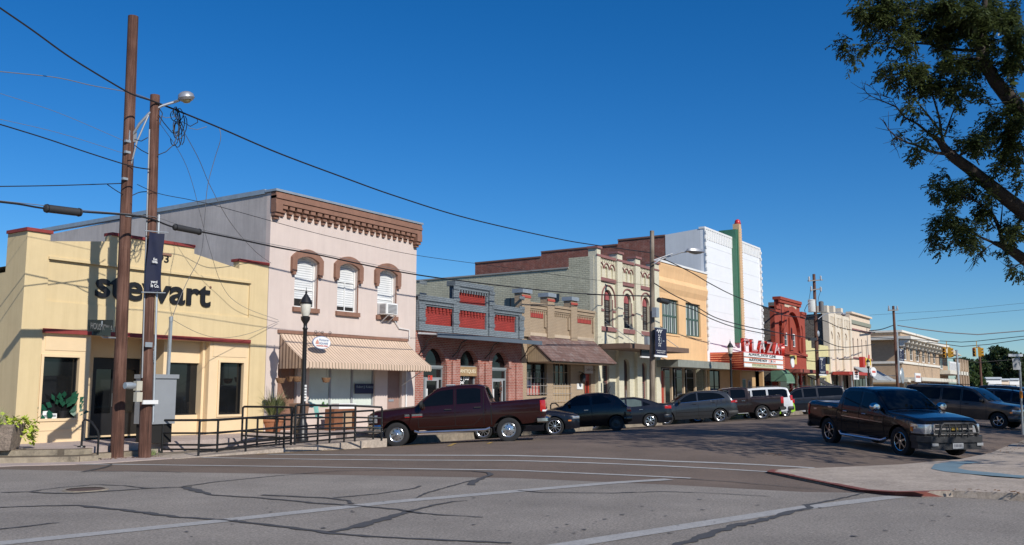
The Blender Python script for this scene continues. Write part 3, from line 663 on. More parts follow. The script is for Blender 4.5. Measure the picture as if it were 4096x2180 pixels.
for p in pans: w.quad((p[0]-.02,D+.02,p[2]-.02),(p[1]+.02,D+.02,p[2]-.02),(p[1]+.02,D+.02,p[3]+.02),(p[0]-.02,D+.02,p[3]+.02))
for k in (0, 1, 2):
    p = pans[k]; nn = 9
    for i in range(nn):
        x = p[0]+(p[1]-p[0])*(i+.5)/nn; q = (p[1]-p[0])/nn
        w.box(x-q*.3,x+q*.3,D-.05,D+.019,p[3]-.14,p[3]-.02); w.box(x-q*.18,x+q*.18,D-.02,D+.019,p[3]-.24,p[3]-.141)
w.build('parapet_panels', m_rpb, t3)
w = MB()
for a, c, z in ((RX0,xc0,zp),(xc1,RX1,zp),(xc0-.1,xc1+.1,zcen)):
    w.box(a,c,D-.18,D+.3,z-.16,z+.06); w.box(a,c,D-.13,D-.081,z-.30,z-.161)
n = 14
for i in range(n): x = xc0+(xc1-xc0)*(i+.5)/n; w.box(x-.045,x+.045,D-.12,D-.081,zcen-.42,zcen-.301)
for x in (RX0+.22, RX1-.22, xc0+.02, xc1-.02):
    z1_ = zcen if x in (xc0+.02, xc1-.02) else zp
    w.box(x-.2,x+.2,D-.16,D-.082,zbot,z1_-.31)
    for j in range(4): w.box(x-.22,x+.22,D-.19,D-.161,zbot+.4+j*.5,zbot+.55+j*.5)
w.build('parapet_mouldings', m_gbr, t3)
hl = [arch(a, c, WZ+.02, zarch, (c-a)/2, 14) for a, c in ops]
w = MB(); w.wall(rect(RX0,RX1,0,zbot), hl, D, .3)
w.build('front_wall', m_rbr, t3)
MB().each('brick_pier', m_rbr, t3, [(C(xa,950)[0],C(xb,950)[0],D-.09,D-.001,WZ,zspr+.1) for xa, xb in ((276,300),(312,357),(474,500),(512,551),(700,740))])
for (a, c), h_ in zip(ops, hl):
    for ro, ri in ((.24,.0),):
        cxm = (a+c)/2; rr = (c-a)/2; n = 14
        o_ = [(cxm+(rr+ro)*math.cos(math.pi*k/n), zarch-rr+(rr+ro)*math.sin(math.pi*k/n)) for k in range(n+1)]
        i_ = [(cxm+(rr+ri)*math.cos(math.pi*k/n), zarch-rr+(rr+ri)*math.sin(math.pi*k/n)) for k in range(n+1)]
        MB().plate(o_+i_[::-1], D-.05, D-.001).build('brick_arch', m_rbr, t3)
m_gf = mat('grey_door_frame', (.22,.245,.255), .55, .1, 3)
for i, (a, c) in enumerate(ops):
    zt0 = zarch-(c-a)/2
    w = MB(); w.poly(arch(a,c,zt0,zarch,(c-a)/2,14), (), lambda p:(p[0],D+.22,p[1])); fan = w.build('fanlight', m_glass, t3)
    MB().box(a,c,D+.12,D+.24,zt0-.1,zt0).build('transom', m_gf, fan)
    if i == 1:
        win(t3, a, c, .9, zt0-.1, D+.22, 1, 1, frame=m_gf, fw=.07)
        MB().box(a,c,D+.1,D+.25,WZ,.9).build('stall_riser', m_rbr, t3)
    else:
        win(t3, a, c, zt0-.55, zt0-.1, D+.2, 1, 1, frame=m_gf, fw=.05)
        x1, x2 = a+(c-a)*.18, a+(c-a)*.80
        win(t3, a, x1, WZ+.05, zt0-.55, D+.2, frame=m_gf, fw=.05); win(t3, x2, c, WZ+.05, zt0-.55, D+.2, frame=m_gf, fw=.05)
        d = win(t3, x1, x2, WZ+.05, zt0-.55, D+.17, frame=m_gframe, fw=.10); d.name = 'door'
        MB().box(x1+.05,x1+.12,D+.08,D+.12,1.2,1.75).build('handle', m_white, d)
w_ = ops[1]
sb = rc('C', 358,870, 462,908, D+.2)
MB().box(w_[0]+.03,w_[1]-.03,D+.02,D+.06,sb[2]-.1,sb[3]+.05).build('antiques_sign', mat('sign_tan', (.34,.22,.11), .7, .2, 4), t3)
m_cream = mat('cream_letter', (.70,.62,.45), .6, 0)
text('ANTIQUES', m_cream, t3, 'antiques_lettering', face_y(w_[0]+.1, D+.01, sb[2]+.0), size=.4, ext=.004, offset=.006, width=w_[1]-w_[0]-.22, height=(sb[3]-sb[2])*.75)
for s, yy in (('Got Your', 943), ('Vape?', 968)):
    text(s, m_whiter, t3, 'window_lettering', face_y(w_[0]+.1, D+.19, C(358,yy,D+.2)[1]), size=.24, ext=.002, offset=.006)
text('138', mat('red_numerals', (.75,.06,.03), .5, 0), t3, 'door_number', face_y(C(183,942)[0], D+.1, C(183,945)[1]), size=.24, ext=.003, offset=.004, width=.28, height=.2)
for k, ch in enumerate('ANTI'):
    text(ch, mat('brown_letter', (.10,.045,.03), .6, 0), t3, 'door_lettering', face_y(C(612,960)[0], D+.05, C(612,978+k*33)[1]), size=.28, ext=.01, offset=.01)
shell(t3, RX0, RX1, D+.3, 40, zp-.4, m_rbr, zp-.6)
# flat metal canopy
cy = D-1.08; czf = fp('C', 540, 690, cy)[1]; czw = C(95,652)[1]
cn = MB(); xa, xb = RX0+.05, RX1+.05
cn.hexa([(xa,cy,czf-.02),(xb,cy,czf-.02),(xb,D-.09,czw-.08),(xa,D-.09,czw-.08),(xa,cy,czf+.03),(xb,cy,czf+.03),(xb,D-.09,czw),(xa,D-.09,czw)])
cno = cn.build('canopy', mat('canopy_top', (.62,.66,.68), .5, .15, 4), t3)
MB().box(xa-.02,xb+.02,cy-.05,cy-.001,czf-.12,czf+.06).build('canopy_fascia', mat('slate_blue_paint', (.105,.13,.16), .5, .12, 3), cno)
b = MB()
for x in (RX0+.15, C(318,800)[0], C(515,800)[0], RX1-.15):
    b.tube([(x,D-.02,czw-.95),(x,D-.28,czw-.72),(x,D-.5,czw-.35),(x,cy+.15,czf-.05)], .025, 6)
b.build('canopy_bracket', m_black, cno)
# ---------------------------------------------------------------- 4 tan shop with the shingled awning roof
TX0, TX1 = 37.12, 44.45
m_tan = brick('tan_painted_brick', (.37,.28,.19), (.39,.295,.20), (.29,.22,.15), bump=.5, var=.12)
m_redlat = stripes('red_lattice', (.42,.07,.05), (.22,.03,.025), .16, .55, 'u')
t4 = thing('tan_shop', 'single storey tan brick shop with brown shingled awning roof and red lattice vents', 'building', (TX0, D, 0))
zpt = C(790,470)[1]; zdip = C(1100,505)[1]
piers = [(C(712,450)[0]+.25, C(780,450)[0]), (C(895,460)[0]-.15, C(927,460)[0]), (C(1037,470)[0]-.15, C(1066,470)[0])]
zpier = C(745,415)[1]
zsh = C(760,680)[1]
sh = [rc('C',772,800,897,1040), rc('C',933,800,1043,1085), rc('C',1122,905,1166,1090)]
sh[2] = (sh[2][0], sh[2][1], WZ+.02, sh[2][3]); zlow = 1.05
w = MB(); w.wall([(TX0,0),(TX1,0),(TX1,zpt-.12),(TX0,zpt-.12)], [rect(a,c,z0,z1) for a,c,z0,z1 in sh], D, .25)
for a, c in piers: w.box(a,c,D-.14,D+.3,zsh,zpier)
w.box(TX0,piers[0][0]-.001,D-.06,D+.25,zpt-.121,zpt+.02)
w.build('front_wall', m_tan, t4)
w = MB()
for a, c in ((piers[0][1],piers[1][0]),(piers[1][1],piers[2][0]),(piers[2][1],TX1-.1)):
    w.box(a,c,D-.16,D+.28,zpt-.119,zpt); w.box(a,c,D-.10,D-.001,zpt-.3,zpt-.121); w.box(a,c,D-.06,D-.001,zpt-.38,zpt-.301)
    n = int((c-a)/.17)
    for i in range(n): x = a+(c-a)*(i+.5)/n; w.box(x-.04,x+.04,D-.05,D-.001,zpt-.52,zpt-.381)
    w.box(c-.16,c-.02,D-.08,D-.001,zsh+.55,zpt-.53)
    w.box(a,c,D-.03,D-.0015,zsh+.12,zsh+.3)
w.build('parapet_mouldings', m_tan, t4)
for a, c in piers:
    MB().box(a-.06,c+.06,D-.22,D+.4,zpier+.001,zpier+.2).build('pier_cap', m_galv, t4)
    MB().box(a-.02,c+.02,D-.17,D-.141,zpier-.22,zpier-.1).build('pier_band', mat('red_band_paint', (.38,.07,.05), .8), t4)
for p in (rc('C',783,523,870,570), rc('C',1068,560,1162,605)): MB().box(p[0],p[1],D-.03,D-.004,p[2],p[3]).build('lattice_vent', m_redlat, t4)
shell(t4, TX0, TX1, D+.25, 38, zpt-.4, m_tan, zpt-.7)
# shingled awning
m_shing = brick('brown_shingles', (.155,.085,.07), (.20,.125,.105), (.06,.04,.035), bw=.32, bh=.14, ms=.006, bump=.6, var=.35, vscale=.8, patch=(.26,.235,.225), pamt=.55)
ay2 = D-1.42; za = C(760,668)[1]; zb2 = fp('C', 1000, 832, ay2)[1]
x0a, x1a = C(772,668)[0], C(1178,700)[0]
b = MB(); b.hexa([(x0a,ay2,zb2),(x1a,ay2,zb2),(x1a,D-.02,za-.1),(x0a,D-.02,za-.1),(x0a,ay2,zb2+.06),(x1a,ay2,zb2+.06),(x1a,D-.02,za),(x0a,D-.02,za)])
# shingle courses need heights that run up the slope
ar = b.build('awning_roof', m_shing, t4)
b = MB()
for x in (x0a+.04, x1a-.04): b.poly([(D-.02,zb2-.02),(D-.02,za-.12),(ay2+.08,zb2-.02)], (), lambda p:(x,p[0],p[1]), lambda p:(x+.03,p[0],p[1]))
b.box(x0a+.1,x1a-.1,ay2+.1,D-.03,zb2-.06,zb2-.02)
b.build('awning_cheek', stripes('board_siding', (.40,.30,.19), (.22,.16,.10), .13, .9, 'y'), ar)
MB().box(TX0+.12,x1a,D-.07,D-.001,za-.02,za+.14).build('awning_flashing', mat('tan_flashing', (.50,.40,.29), .7), ar)
m_bar = mat('window_bars', (.30,.28,.26), .6, .1)
for k in (0, 1):
    a, c, z0, z1 = sh[k]
    win(t4, a, c, z0, z1, D+.2, 4 if k else 2, 3, frame=m_tan if k else m_dark, fw=.05)
    if k: MB().box(a,c,D+.1,D+.19,z0,z0+.95).build('boarded_panel', mat('tan_board', (.42,.31,.19), .8), t4)
    b = MB()
    for i in range(7): x = a+.06+(c-a-.12)*i/6; b.tube([(x,D-.02,z0+.03),(x,D-.02,z0+(1.15 if k == 0 else 1.0))], .011, 5)
    for zz in (z0+.12, z0+.5, z0+.86): b.tube([(a-.04,D-.02,zz),(c+.04,D-.02,zz)], .014, 5)
    b.build('window_bars', m_bar, t4)
a, c, z0, z1 = sh[0]
b = MB()
for i in range(9): b.cur = i%2; x = a+.12+.14*i; b.box(x,x+.139,D+.14,D+.17,z0+.05,z0+.62)
b.build('striped_display', [mat('display_red',(.4,.09,.07),.8), mat('display_pink',(.5,.36,.32),.8)], t4)
MB().box(a+.12,a+.62,D+.12,D+.139,z0+.4,z0+.75).build('striped_display', mat('display_navy',(.02,.025,.06),.8), t4)
a, c, z0, z1 = sh[2]
m_rdoor = mat('red_door', (.36,.045,.025), .5, .1, 3)
d = MB().poly(rect(a+.02,c-.02,z0,z1-.02), [rect(a+.15,(a+c)/2-.05,z0+1.0,z0+1.85),rect((a+c)/2+.05,c-.15,z0+1.0,z0+1.85)], lambda p:(p[0],D+.12,p[1]), lambda p:(p[0],D+.17,p[1])).build('door', m_rdoor, t4)
MB().quad((a+.05,D+.165,z0),(c-.05,D+.165,z0),(c-.05,D+.165,z1-.05),(a+.05,D+.165,z1-.05)).build('door_glass', m_glass, d)
MB().box(a+.25,c-.25,D+.10,D+.119,z0+.78,z0+.9).build('mail_slot', m_galv, d)
p = rc('C',1120,848,1171,905); 
sg = thing('hanging_sign', 'pale board sign above the red door of the tan shop', 'sign', ((p[0]+p[1])/2, D, p[2]))
MB().box(p[0],p[1],D-.05,D-.01,p[2],p[3]).build('board', mat('pale_sign_board', (.52,.47,.43), .7), sg)
text('Vineyard', m_wood, sg, 'lettering', face_y(p[0]+.42, D-.056, p[2]+.42), size=.2, ext=.002, width=.85); text('Cattle Co. Inc.', m_wood, sg, 'lettering', face_y(p[0]+.12, D-.056, p[2]+.15), size=.2, ext=.002, width=1.1)
b = MB(); cxx, czz = p[0]+.25, p[2]+.62
for dx, dz in ((0,0),(.1,0),(-.1,0),(.05,-.09),(-.05,-.09),(0,-.17),(.0,.1)): b.lathe([(.001,-.02),(.05,-.01),(.05,.0)], (cxx+dx, D-.055, czz+dz), 8, 'y')
b.build('emblem', m_wood, sg)
p = rc('P',1128,862,1210,946)
nb = thing('notice_board', 'small white framed notice beside the red door of the tan shop', 'sign', ((p[0]+p[1])/2, D, p[2]))
MB().box(p[0],p[1],D-.04,D-.002,p[2],p[3]).build('board', m_white, nb)
MB().box(p[0]+.15,p[1]-.15,D-.048,D-.041,p[2]+.18,p[3]-.12).build('sheet', mat('paper_grey',(.55,.55,.52),.8), nb)
lp = pY('P',1220,800,D-.25)
ln = thing('wall_lantern', 'black wall lantern beside the red door of the tan shop', 'lamp', lp)
MB().lathe([(.01,.35),(.1,.3),(.17,.2),(.13,-.15),(.05,-.22),(.001,-.24)], lp, 8).build('lantern', m_black, ln); MB().tube([(lp.x,lp.y,lp.z+.35),(lp.x+.03,D,lp.z+.4)], .02, 6).build('arm', m_black, ln)
# ---------------------------------------------------------------- 5 cream Victorian
KX0, KX1 = 44.47, 52.68
Dd = lambda x, y, Y=D: fp('D', x, y, Y)
m_crm = brick('cream_painted_brick', (.64,.60,.46), (.67,.63,.48), (.53,.50,.38), bump=.5, var=.10)
m_crmside = brick('cream_side_brick', (.50,.48,.35), (.55,.53,.39), (.32,.31,.24), bump=1.0, var=.25, bh=.11, bw=.36, patch=(.40,.38,.28), pamt=.5)
m_rose = mat('rose_trim', (.25,.115,.105), .75, .15, 4)
t5 = thing('cream_victorian', 'cream painted brick Victorian building with rose trim and arched parapet arcades', 'building', (KX0, D, 0))
zk = Dd(100,280)[1]; zpk = Dd(40,205)[1]
pil = [(KX0+.02, Dd(62,400)[0]), (Dd(150,400)[0]+.3, Dd(195,400)[0]), (Dd(262,400)[0]+.3, Dd(304,400)[0]), (Dd(385,400)[0]+.1, KX1)]
wn_ = [(fp('Q',x,900,D+.1)[0]-.5, fp('Q',x,900,D+.1)[0]+.5, 0, 0) for x in (304,527,735)]
z0w = fp('Q',304,1095)[1]; z1w = fp('Q',304,678)[1]
zcan = Dd(80,795)[1]; zlt = Dd(220,895)[1]
gl = [(Dd(95,980)[0],Dd(133,980)[0],.95,zlt-.1),(Dd(214,1000)[0],Dd(257,1000)[0],WZ+.02,zlt+.05),(Dd(330,1000)[0],Dd(362,1000)[0],.95,zlt-.1)]
arc = []
for i in range(3):
    a, c = pil[i][1], pil[i+1][0]; q = (c-a)/3
    for j in range(3):
        xm = a+q*(j+.5); arc.append(arch(xm-q*.27, xm+q*.27, zk-1.09, zk-.42, q*.27, 8))
rdx = (Dd(440,1040)[0], Dd(473,1040)[0])
w = MB(); w.wall(rect(KX0,KX1,0,zk), [arch(a,c,z0w,z1w,(c-a)/2*.9) for a,c,_,_ in wn_]+arc+[arch(a,c,z0,z1,(c-a)/2) for a,c,z0,z1 in gl]+[rect(rdx[0],rdx[1],WZ+.02,2.9)], D, .25)
for a, c in pil: w.box(a,c,D-.2,D-.001,0,zpk-.12); w.box(a,c,D,D+.35,zk+.001,zpk-.12)
w.build('front_wall', m_crm, t5)
MB().box(KX0+.3,KX1-.3,D+.12,D+.2,zk-1.2,zk-.3).build('arcade_back', m_crm, t5)
MB().box(rdx[0]+.02,rdx[1]-.02,D+.1,D+.16,WZ,2.88).build('door', mat('red_door',(.36,.045,.025)), t5)
dent = []
b = MB()
for a, c in pil: b.box(a-.08,c+.08,D-.28,D+.4,zpk-.119,zpk); b.box(a-.03,c+.03,D-.235,D-.201,zpk-.55,zpk-.45)
for i in range(3):
    a, c = pil[i][1], pil[i+1][0]; q = (c-a)/3
    b.box(a,c,D-.12,D+.3,zk+.001,zk+.16); b.box(a+.01,c-.01,D-.1,D-.001,zk-1.32,zk-1.11)
    for j in range(9): b2 = a+(c-a)*(j+.5)/9; dent.append((b2-.035,b2+.035,D-.06,D-.001,zk-.2,zk-.05))
    for j in range(3):
        xm = a+q*(j+.5); r1, r2 = q*.44, q*.395; zc_ = zk-.42-q*.27+.02
        o_ = [(xm+r1*math.cos(math.pi*k/8), zc_+r1*1.15*math.sin(math.pi*k/8)) for k in range(9)]; i_ = [(xm+r2*math.cos(math.pi*k/8), zc_+r2*1.15*math.sin(math.pi*k/8)) for k in range(9)]
        b.plate(o_+i_[::-1], D-.07, D-.001)
for a, c, _, _ in wn_:
    xm = (a+c)/2; r1 = (c-a)/2+.33; r2 = r1-.06; zc_ = z1w-(c-a)/2-.05
    o_ = [(xm+r1*math.cos(math.pi*k/12), zc_+r1*math.sin(math.pi*k/12)) for k in range(13)]; i_ = [(xm+r2*math.cos(math.pi*k/12), zc_+r2*math.sin(math.pi*k/12)) for k in range(13)]
    b.plate(o_+i_[::-1], D-.07, D-.001)
    for x in (xm-r1, xm+r2): b.box(x,x+.06,D-.07,D-.001,zc_-.42,zc_)
    b.box(a-.4,a-.06,D-.06,D-.001,zc_-.72,zc_-.62); b.box(c+.06,c+.45,D-.06,D-.001,zc_-.72,zc_-.62); b.box(c+.001,c+.06,D-.03,D-.001,z0w,zc_)
    b.box(a-.55,c+.75,D-.1,D-.001,z0w-.3,z0w-.06)
b.build('rose_trim', m_rose, t5)
MB().each('dentil', m_crm, t5, dent)
m_dgl = stripes('shutter_glass', (.05,.05,.05), (.16,.15,.13), .12, .6, 'v')
for a, c, _, _ in wn_:
    zc_ = z1w-(c-a)/2*.9
    pn = win(t5, a, c, z0w, z1w, D+.2, 2, 2, glass=m_dgl, frame=mat('dark_brown_frame',(.05,.03,.025),.6), fw=.07, rise=(c-a)/2*.9, zs=[z0w+(zc_-z0w)*.36, z0w+(zc_-z0w)*.7])
    MB().poly(arch(a+.06,c-.06,zc_-.12,z1w-.06,(c-a)/2*.85), (), lambda p:(p[0],D+.16,p[1]), lambda p:(p[0],D+.19,p[1])).build('arch_panel', mat('rose_panel',(.33,.09,.09),.7,.3,12), pn)
for k, (a, c, z0, z1) in enumerate(gl):
    if k == 1:
        d = MB().poly(arch(a,c,z0,z1,(c-a)/2), (), lambda p:(p[0],D+.18,p[1])).build('door', mat('dark_wood_door',(.07,.028,.018),.5,.2,5), t5)
        MB().box((a+c)/2-.02,(a+c)/2+.02,D+.15,D+.179,z0,z1-.5).build('door_stile', m_wood, d); MB().tube([((a+c)/2+.15,D+.1,1.0),((a+c)/2+.15,D+.1,1.7)], .025, 6).build('handle', m_galv, d)
    else:
        win(t5, a, c, z0, z1, D+.2, 1, 2, glass=m_dgl, frame=m_rose, fw=.06, rise=(c-a)/2)
        MB().box(a-.5,c+.6,D-.1,D-.001,z0-.28,z0-.02).build('window_sill', m_rose, t5)
p = rc('D',303,1020,318,1066)
MB().box(p[0],p[1],D-.05,D-.002,p[2],p[3]).build('name_plate', m_black, t5)
# side wall with its raised front part, and small windows high up
l = [(D+.25,zk+.0),(25.7,zk+.0),(25.7,8.52),(37.2,8.52),(37.2,8.3),(40,8.3)]
shell(t5, KX0, KX1, D+.25, 40, 8.5, m_crmside, 8.2, left=l, right=l, roofz=7.9)
MB().box(KX0-.06,KX0+.36,25.7,37.2,8.521,8.6).build('side_coping', mat('grey_coping',(.30,.29,.27),.8), t5)
for xx, yy, x2, y2 in ((647,447,706,500),(926,422,972,462)):
    a = pX('C',xx,yy,KX0); c = pX('C',x2,y2,KX0)
    wv = MB().box(KX0-.05,KX0-.003,c.y,a.y,c.z,a.z).build('side_window', m_glass2, t5)
    MB().box(KX0-.07,KX0-.051,(a.y+c.y)/2-.03,(a.y+c.y)/2+.03,c.z,a.z).build('window_frame', m_black, wv)
# flat canopy
cp = 2.15; zcf = fp('D',290,815,D-cp)[1]
co = MB().box(KX0+.05,KX1-.15,D-cp,D-.21,zcf-.12,zcf+.16).build('canopy', mat('brown_canopy',(.16,.105,.075),.7,.15,3), t5)
for x in (KX0+1.2, KX0+4, KX1-1.2): MB().tube([(x,D-.02,zcf+1.5),(x,D-cp+.2,zcf+.16)], .02, 5).build('canopy_rod', m_gframe, co)
p = rc('D',343,822,372,872,D-cp+.3)
hs_ = thing('hanging_sign', 'dark board sign hanging under the flat brown canopy', 'sign', (p[0], D-cp+.3, p[2]))
MB().box(p[0]-.4,p[1]+.5,D-cp+.26,D-cp+.34,p[2]-.05,p[3]).build('board', m_black, hs_); MB().box(p[0]-.42,p[1]+.52,D-cp+.25,D-cp+.35,p[2]-.13,p[2]-.051).build('lower_edge', m_white, hs_)
text('Edward', m_galv, hs_, 'lettering', face_y(p[0]-.3, D-cp+.25, p[2]+.25), size=.3, ext=.003, width=1.0)
# ---------------------------------------------------------------- 6 orange stucco
OX0, OX1 = 52.72, 60.93
m_org = mat('orange_stucco', (.74,.47,.24), .85, .08, 1.0, bump=.12, bscale=25, streak=.35, dirt=(.50,.33,.19))
t6 = thing('orange_building', 'orange stucco two storey building with two wide green framed windows', 'building', (OX0, D, 0))
zo = Dd(430,300)[1]; ow_ = [rc('D',452,518,558,745), rc('D',597,545,691,762)]
zb0, zb1 = (ow_[0][2]+ow_[1][2])/2, (ow_[0][3]+ow_[1][3])/2
zw = Dd(440,893)[1]
w = MB(); w.wall(rect(OX0,OX1,zw,zo-2.2), [rect(a,c,zb0,zb1) for a,c,_,_ in ow_], D, .25)
prof = [(0,zo-2.2),(.0,zo-1.9),(.12,zo-1.55),(.18,zo-1.2),(.03,zo-.9),(.08,zo-.45),(.14,zo-.12),(.14,zo)]
for (d0,za_),(d1,zb_2) in zip(prof[:-1],prof[1:]): w.quad((OX0,D-d0,za_),(OX1,D-d0,za_),(OX1,D-d1,zb_2),(OX0,D-d1,zb_2))
for x in (OX0, OX1): w.poly([(D+.25,zo-2.2)]+[(D-d_,z_) for d_,z_ in prof]+[(D+.25,zo)], (), lambda p:(x,p[0],p[1]))
w.build('front_wall', m_org, t6, recalc=False)
MB().box(OX0-.05,OX1+.02,D-.2,D+.35,zo+.001,zo+.13).build('white_coping', m_white, t6)
m_grn = mat('green_frames', (.055,.105,.085), .6, .15, 4)
m_cg = stripes('white_curtains', (.07,.09,.09), (.50,.55,.53), .62, .42, 'u', soft=.1)
for a, c, _, _ in ow_:
    win(t6, a, c, zb0, zb1, D+.18, 4, 2, glass=m_cg, frame=m_grn, fw=.1, mid=.10, zs=[zb0+(zb1-zb0)*.52])
    MB().box(a-.1,c+.1,D-.05,D+.12,zb0-.12,zb0-.001).build('window_sill', m_org, t6)
shell(t6, OX0+.02, OX1-.02, D+.25, 40, zo-.3, m_crmside, zo-1.2)
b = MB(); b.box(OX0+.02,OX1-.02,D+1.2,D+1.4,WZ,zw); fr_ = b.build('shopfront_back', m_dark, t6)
MB().each('shopfront_post', mat('pale_orange_post',(.55,.42,.28),.7), t6, [(OX0+.1+(OX1-OX0-.35)*k/4, OX0+.24+(OX1-OX0-.35)*k/4, D+.02,D+.16,WZ,zw-.001) for k in range(5)])
for k in range(4):
    x = OX0+.3+(OX1-OX0-.35)*k/4; win(t6, x, x+1.5, .8, zw-.5, D+.8, 1, 2, frame=m_gframe, fw=.05, zs=[zw-1.1])
oc2 = 1.6; zcc = fp('D',690,925,D-oc2)[1]
MB().box(OX0-.6,OX1+.4,D-oc2,D-.16,zcc-.22,zcc+.22).build('canopy', mat('grey_green_canopy',(.26,.27,.235),.6,.2,2,streak=.4), t6)
# ---------------------------------------------------------------- 7 the theatre
HX0, HX1 = 60.95, 72.9
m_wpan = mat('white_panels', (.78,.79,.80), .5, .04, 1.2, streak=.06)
m_rbk2 = brick('old_red_brick', (.25,.075,.05), (.19,.06,.045), (.26,.17,.14), bw=.3, bh=.1, bump=.6, var=.35, patch=(.34,.22,.18), pamt=.4)
t7 = thing('white_theatre', 'tall white panelled cinema front with green and tan fin and red brick hall behind', 'building', (HX0, D, 0))
zh = Dd(710,95)[1]
w = MB(); w.wall(rect(HX0,HX1,3.2,zh), (), D, .3); w.build('front_wall', m_wpan, t7)
b = MB()
for k in range(1, 7): z_ = 5.0+k*1.15; b.box(HX0+.3,HX1-.3,D-.012,D-.001,z_,z_+.02)
b.build('panel_joints', mat('joint_grey',(.70,.71,.72),.6), t7)
b = MB(); b.box(HX0-.04,HX1+.04,D-.06,D+.4,zh-.02,zh+.12)
n = 34
for i in range(n): x = HX0+.2+(HX1-HX0-.4)*i/(n-1); b.box(x-.09,x+.09,D-.05,D-.001,zh-.75,zh-.03)
for x in (HX0-.03, HX1-.12):
    b.box(x,x+.15,D-.1,D-.001,4.5,zh-.03)
    for k in range(16): z_ = 4.9+k*.52; b.box(x-.03,x+.18,D-.15,D-.101,z_,z_+.2)
b.build('edge_trim', m_white, t7)
for x, s in ((HX0, .3), (HX1-.3, .3)):
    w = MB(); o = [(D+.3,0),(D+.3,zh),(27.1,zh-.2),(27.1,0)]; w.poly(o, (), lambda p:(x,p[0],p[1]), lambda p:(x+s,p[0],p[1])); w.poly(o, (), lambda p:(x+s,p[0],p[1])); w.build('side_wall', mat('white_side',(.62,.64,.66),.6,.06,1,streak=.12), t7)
l = [(27.1,zh-.3),(30.95,zh-.32),(30.95,zh-.64),(37.75,zh-.66),(37.75,zh-1.02),(44.2,zh-1.02)]
for x in (HX0, HX1-.3):
    w = MB(); o = [(27.1,0)]+l+[(44.2,0)]; w.poly(o, (), lambda p:(x+.02,p[0],p[1]), lambda p:(x+.3,p[0],p[1])); w.poly(o, (), lambda p:(x+.3,p[0],p[1])); w.build('brick_side_wall', m_rbk2, t7)
b = MB()
for (y0,z0),(y1,z1) in (l[0:2], l[2:4], l[4:6]): b.box(HX0-.04,HX0+.36,y0,y1,z0+.002,z0+.12)
b.build('brick_coping', mat('brown_coping',(.17,.09,.07),.8), t7)
MB().box(HX0+.3,HX1-.3,43.9,44.2,0,zh-1).build('back_wall', m_rbk2, t7)
MB().quad((HX0+.3,D+.3,zh-1.6),(HX1-.3,D+.3,zh-1.6),(HX1-.3,43.9,zh-1.9),(HX0+.3,43.9,zh-1.9)).build('roof', m_roof, t7)
# the fin
fy = D-.35; gx0 = Dd(881,300)[0]; gx1 = fp('D',917,300,fy)[0]; zg = fp('D',880,90,fy)[1]; zf0 = fp('D',900,765,fy)[1]-.3
m_green = mat('green_enamel', (.06,.175,.11), .45, .10, 1.5, streak=.25, dirt=(.03,.09,.05))
b = MB(); b.box(gx0,gx1+.02,fy,D+1.0,zf0,zg-.02); b.box(gx0+.01,gx1,D+1.001,D+2.2,zh-.5,zg-.5); b.box(gx1-.12,gx1+.02,fy-.08,fy,zf0,zg-.02)
fn = b.build('fin', m_green, t7)
tx1 = fp('D',946,300,fy-.15)[0]-.12; zft = fp('D',905,60,fy-.15)[1]
m_tanf = mat('tan_enamel', (.62,.42,.24), .5, .08, 3)
b = MB(); b.box(gx1+.02,tx1,fy-.15,D-.01,zf0,zft)
n = 44
for i in range(n):
    z_ = zf0+(zft-zf0-.3)*i/n; h_ = (zft-zf0)/n
    b.add([(tx1-.001,fy-.15,z_),(tx1-.001,fy-.15,z_+h_*.9),(tx1+.16,fy-.15,z_+h_*.55),(tx1-.001,D-.02,z_),(tx1-.001,D-.02,z_+h_*.9),(tx1+.16,D-.02,z_+h_*.55)], [(0,2,1),(0,3,5,2),(2,5,4,1)])
    b.hexa([(gx1+.1,fy-.17,z_),(tx1-.1,fy-.17,z_+h_*.5),(tx1-.1,fy-.151,z_+h_*.5),(gx1+.1,fy-.151,z_),(gx1+.1,fy-.17,z_+h_*.35),(tx1-.1,fy-.17,z_+h_*.85),(tx1-.1,fy-.151,z_+h_*.85),(gx1+.1,fy-.151,z_+h_*.35)])
b.build('fin_column', m_tanf, fn)
cxm = (gx1+tx1)/2
b = MB(); b.lathe([(.23,zft),(.26,zft+.1),(.22,zft+.12),(.2,zft+.28),(.12,zft+.36),(.001,zft+.4)], (gx1+.3,fy+.05,0), 10); b.build('fin_cap', mat('red_enamel',(.50,.03,.035),.4,.1,3), fn)
# marquee
MY = 21.45
O_ = lambda x, y, Y=MY: fp('O', x, y, Y)
mx0 = HX0+.45; mp0 = O_(378,700)[0]; mp1 = O_(1195,740)[0]; mz1 = O_(378,555)[1]; mz0 = O_(378,900)[1]; mx1 = O_(1248,760)[0]
m_mred = mat('marquee_red', (.52,.035,.025), .35, .1, 2); m_mor = mat('marquee_neon_orange', (.85,.30,.16), .35, .08, 2)
mq = []
for k in range(9):
    a = R(180+90*k/8); mq.append((mp0+.0+ (mp0-mx0-.1)*math.cos(a), MY+1.5+1.5*math.sin(a)))
plan = [(mx0,D-.02)]+[(mx0+.1,MY+1.5)]+mq[1:]+[(mp1+.02,MY),(mx1,MY),(mx1+1.3,MY+1.2),(mx1+1.5,D-.02)]
b = MB(); b.slab(plan, mz0, mz1); mqo = b.build('marquee', m_mred, t7)
def off(pl, o):
    out = []
    for i, p in enumerate(pl):
        a, c = Vector(pl[max(0,i-1)]), Vector(pl[min(len(pl)-1,i+1)]); d = (c-a).normalized(); out.append((p[0]+d.y*o, p[1]-d.x*o))
    return out
b = MB()
sub = plan[:-2]
nb_ = 7
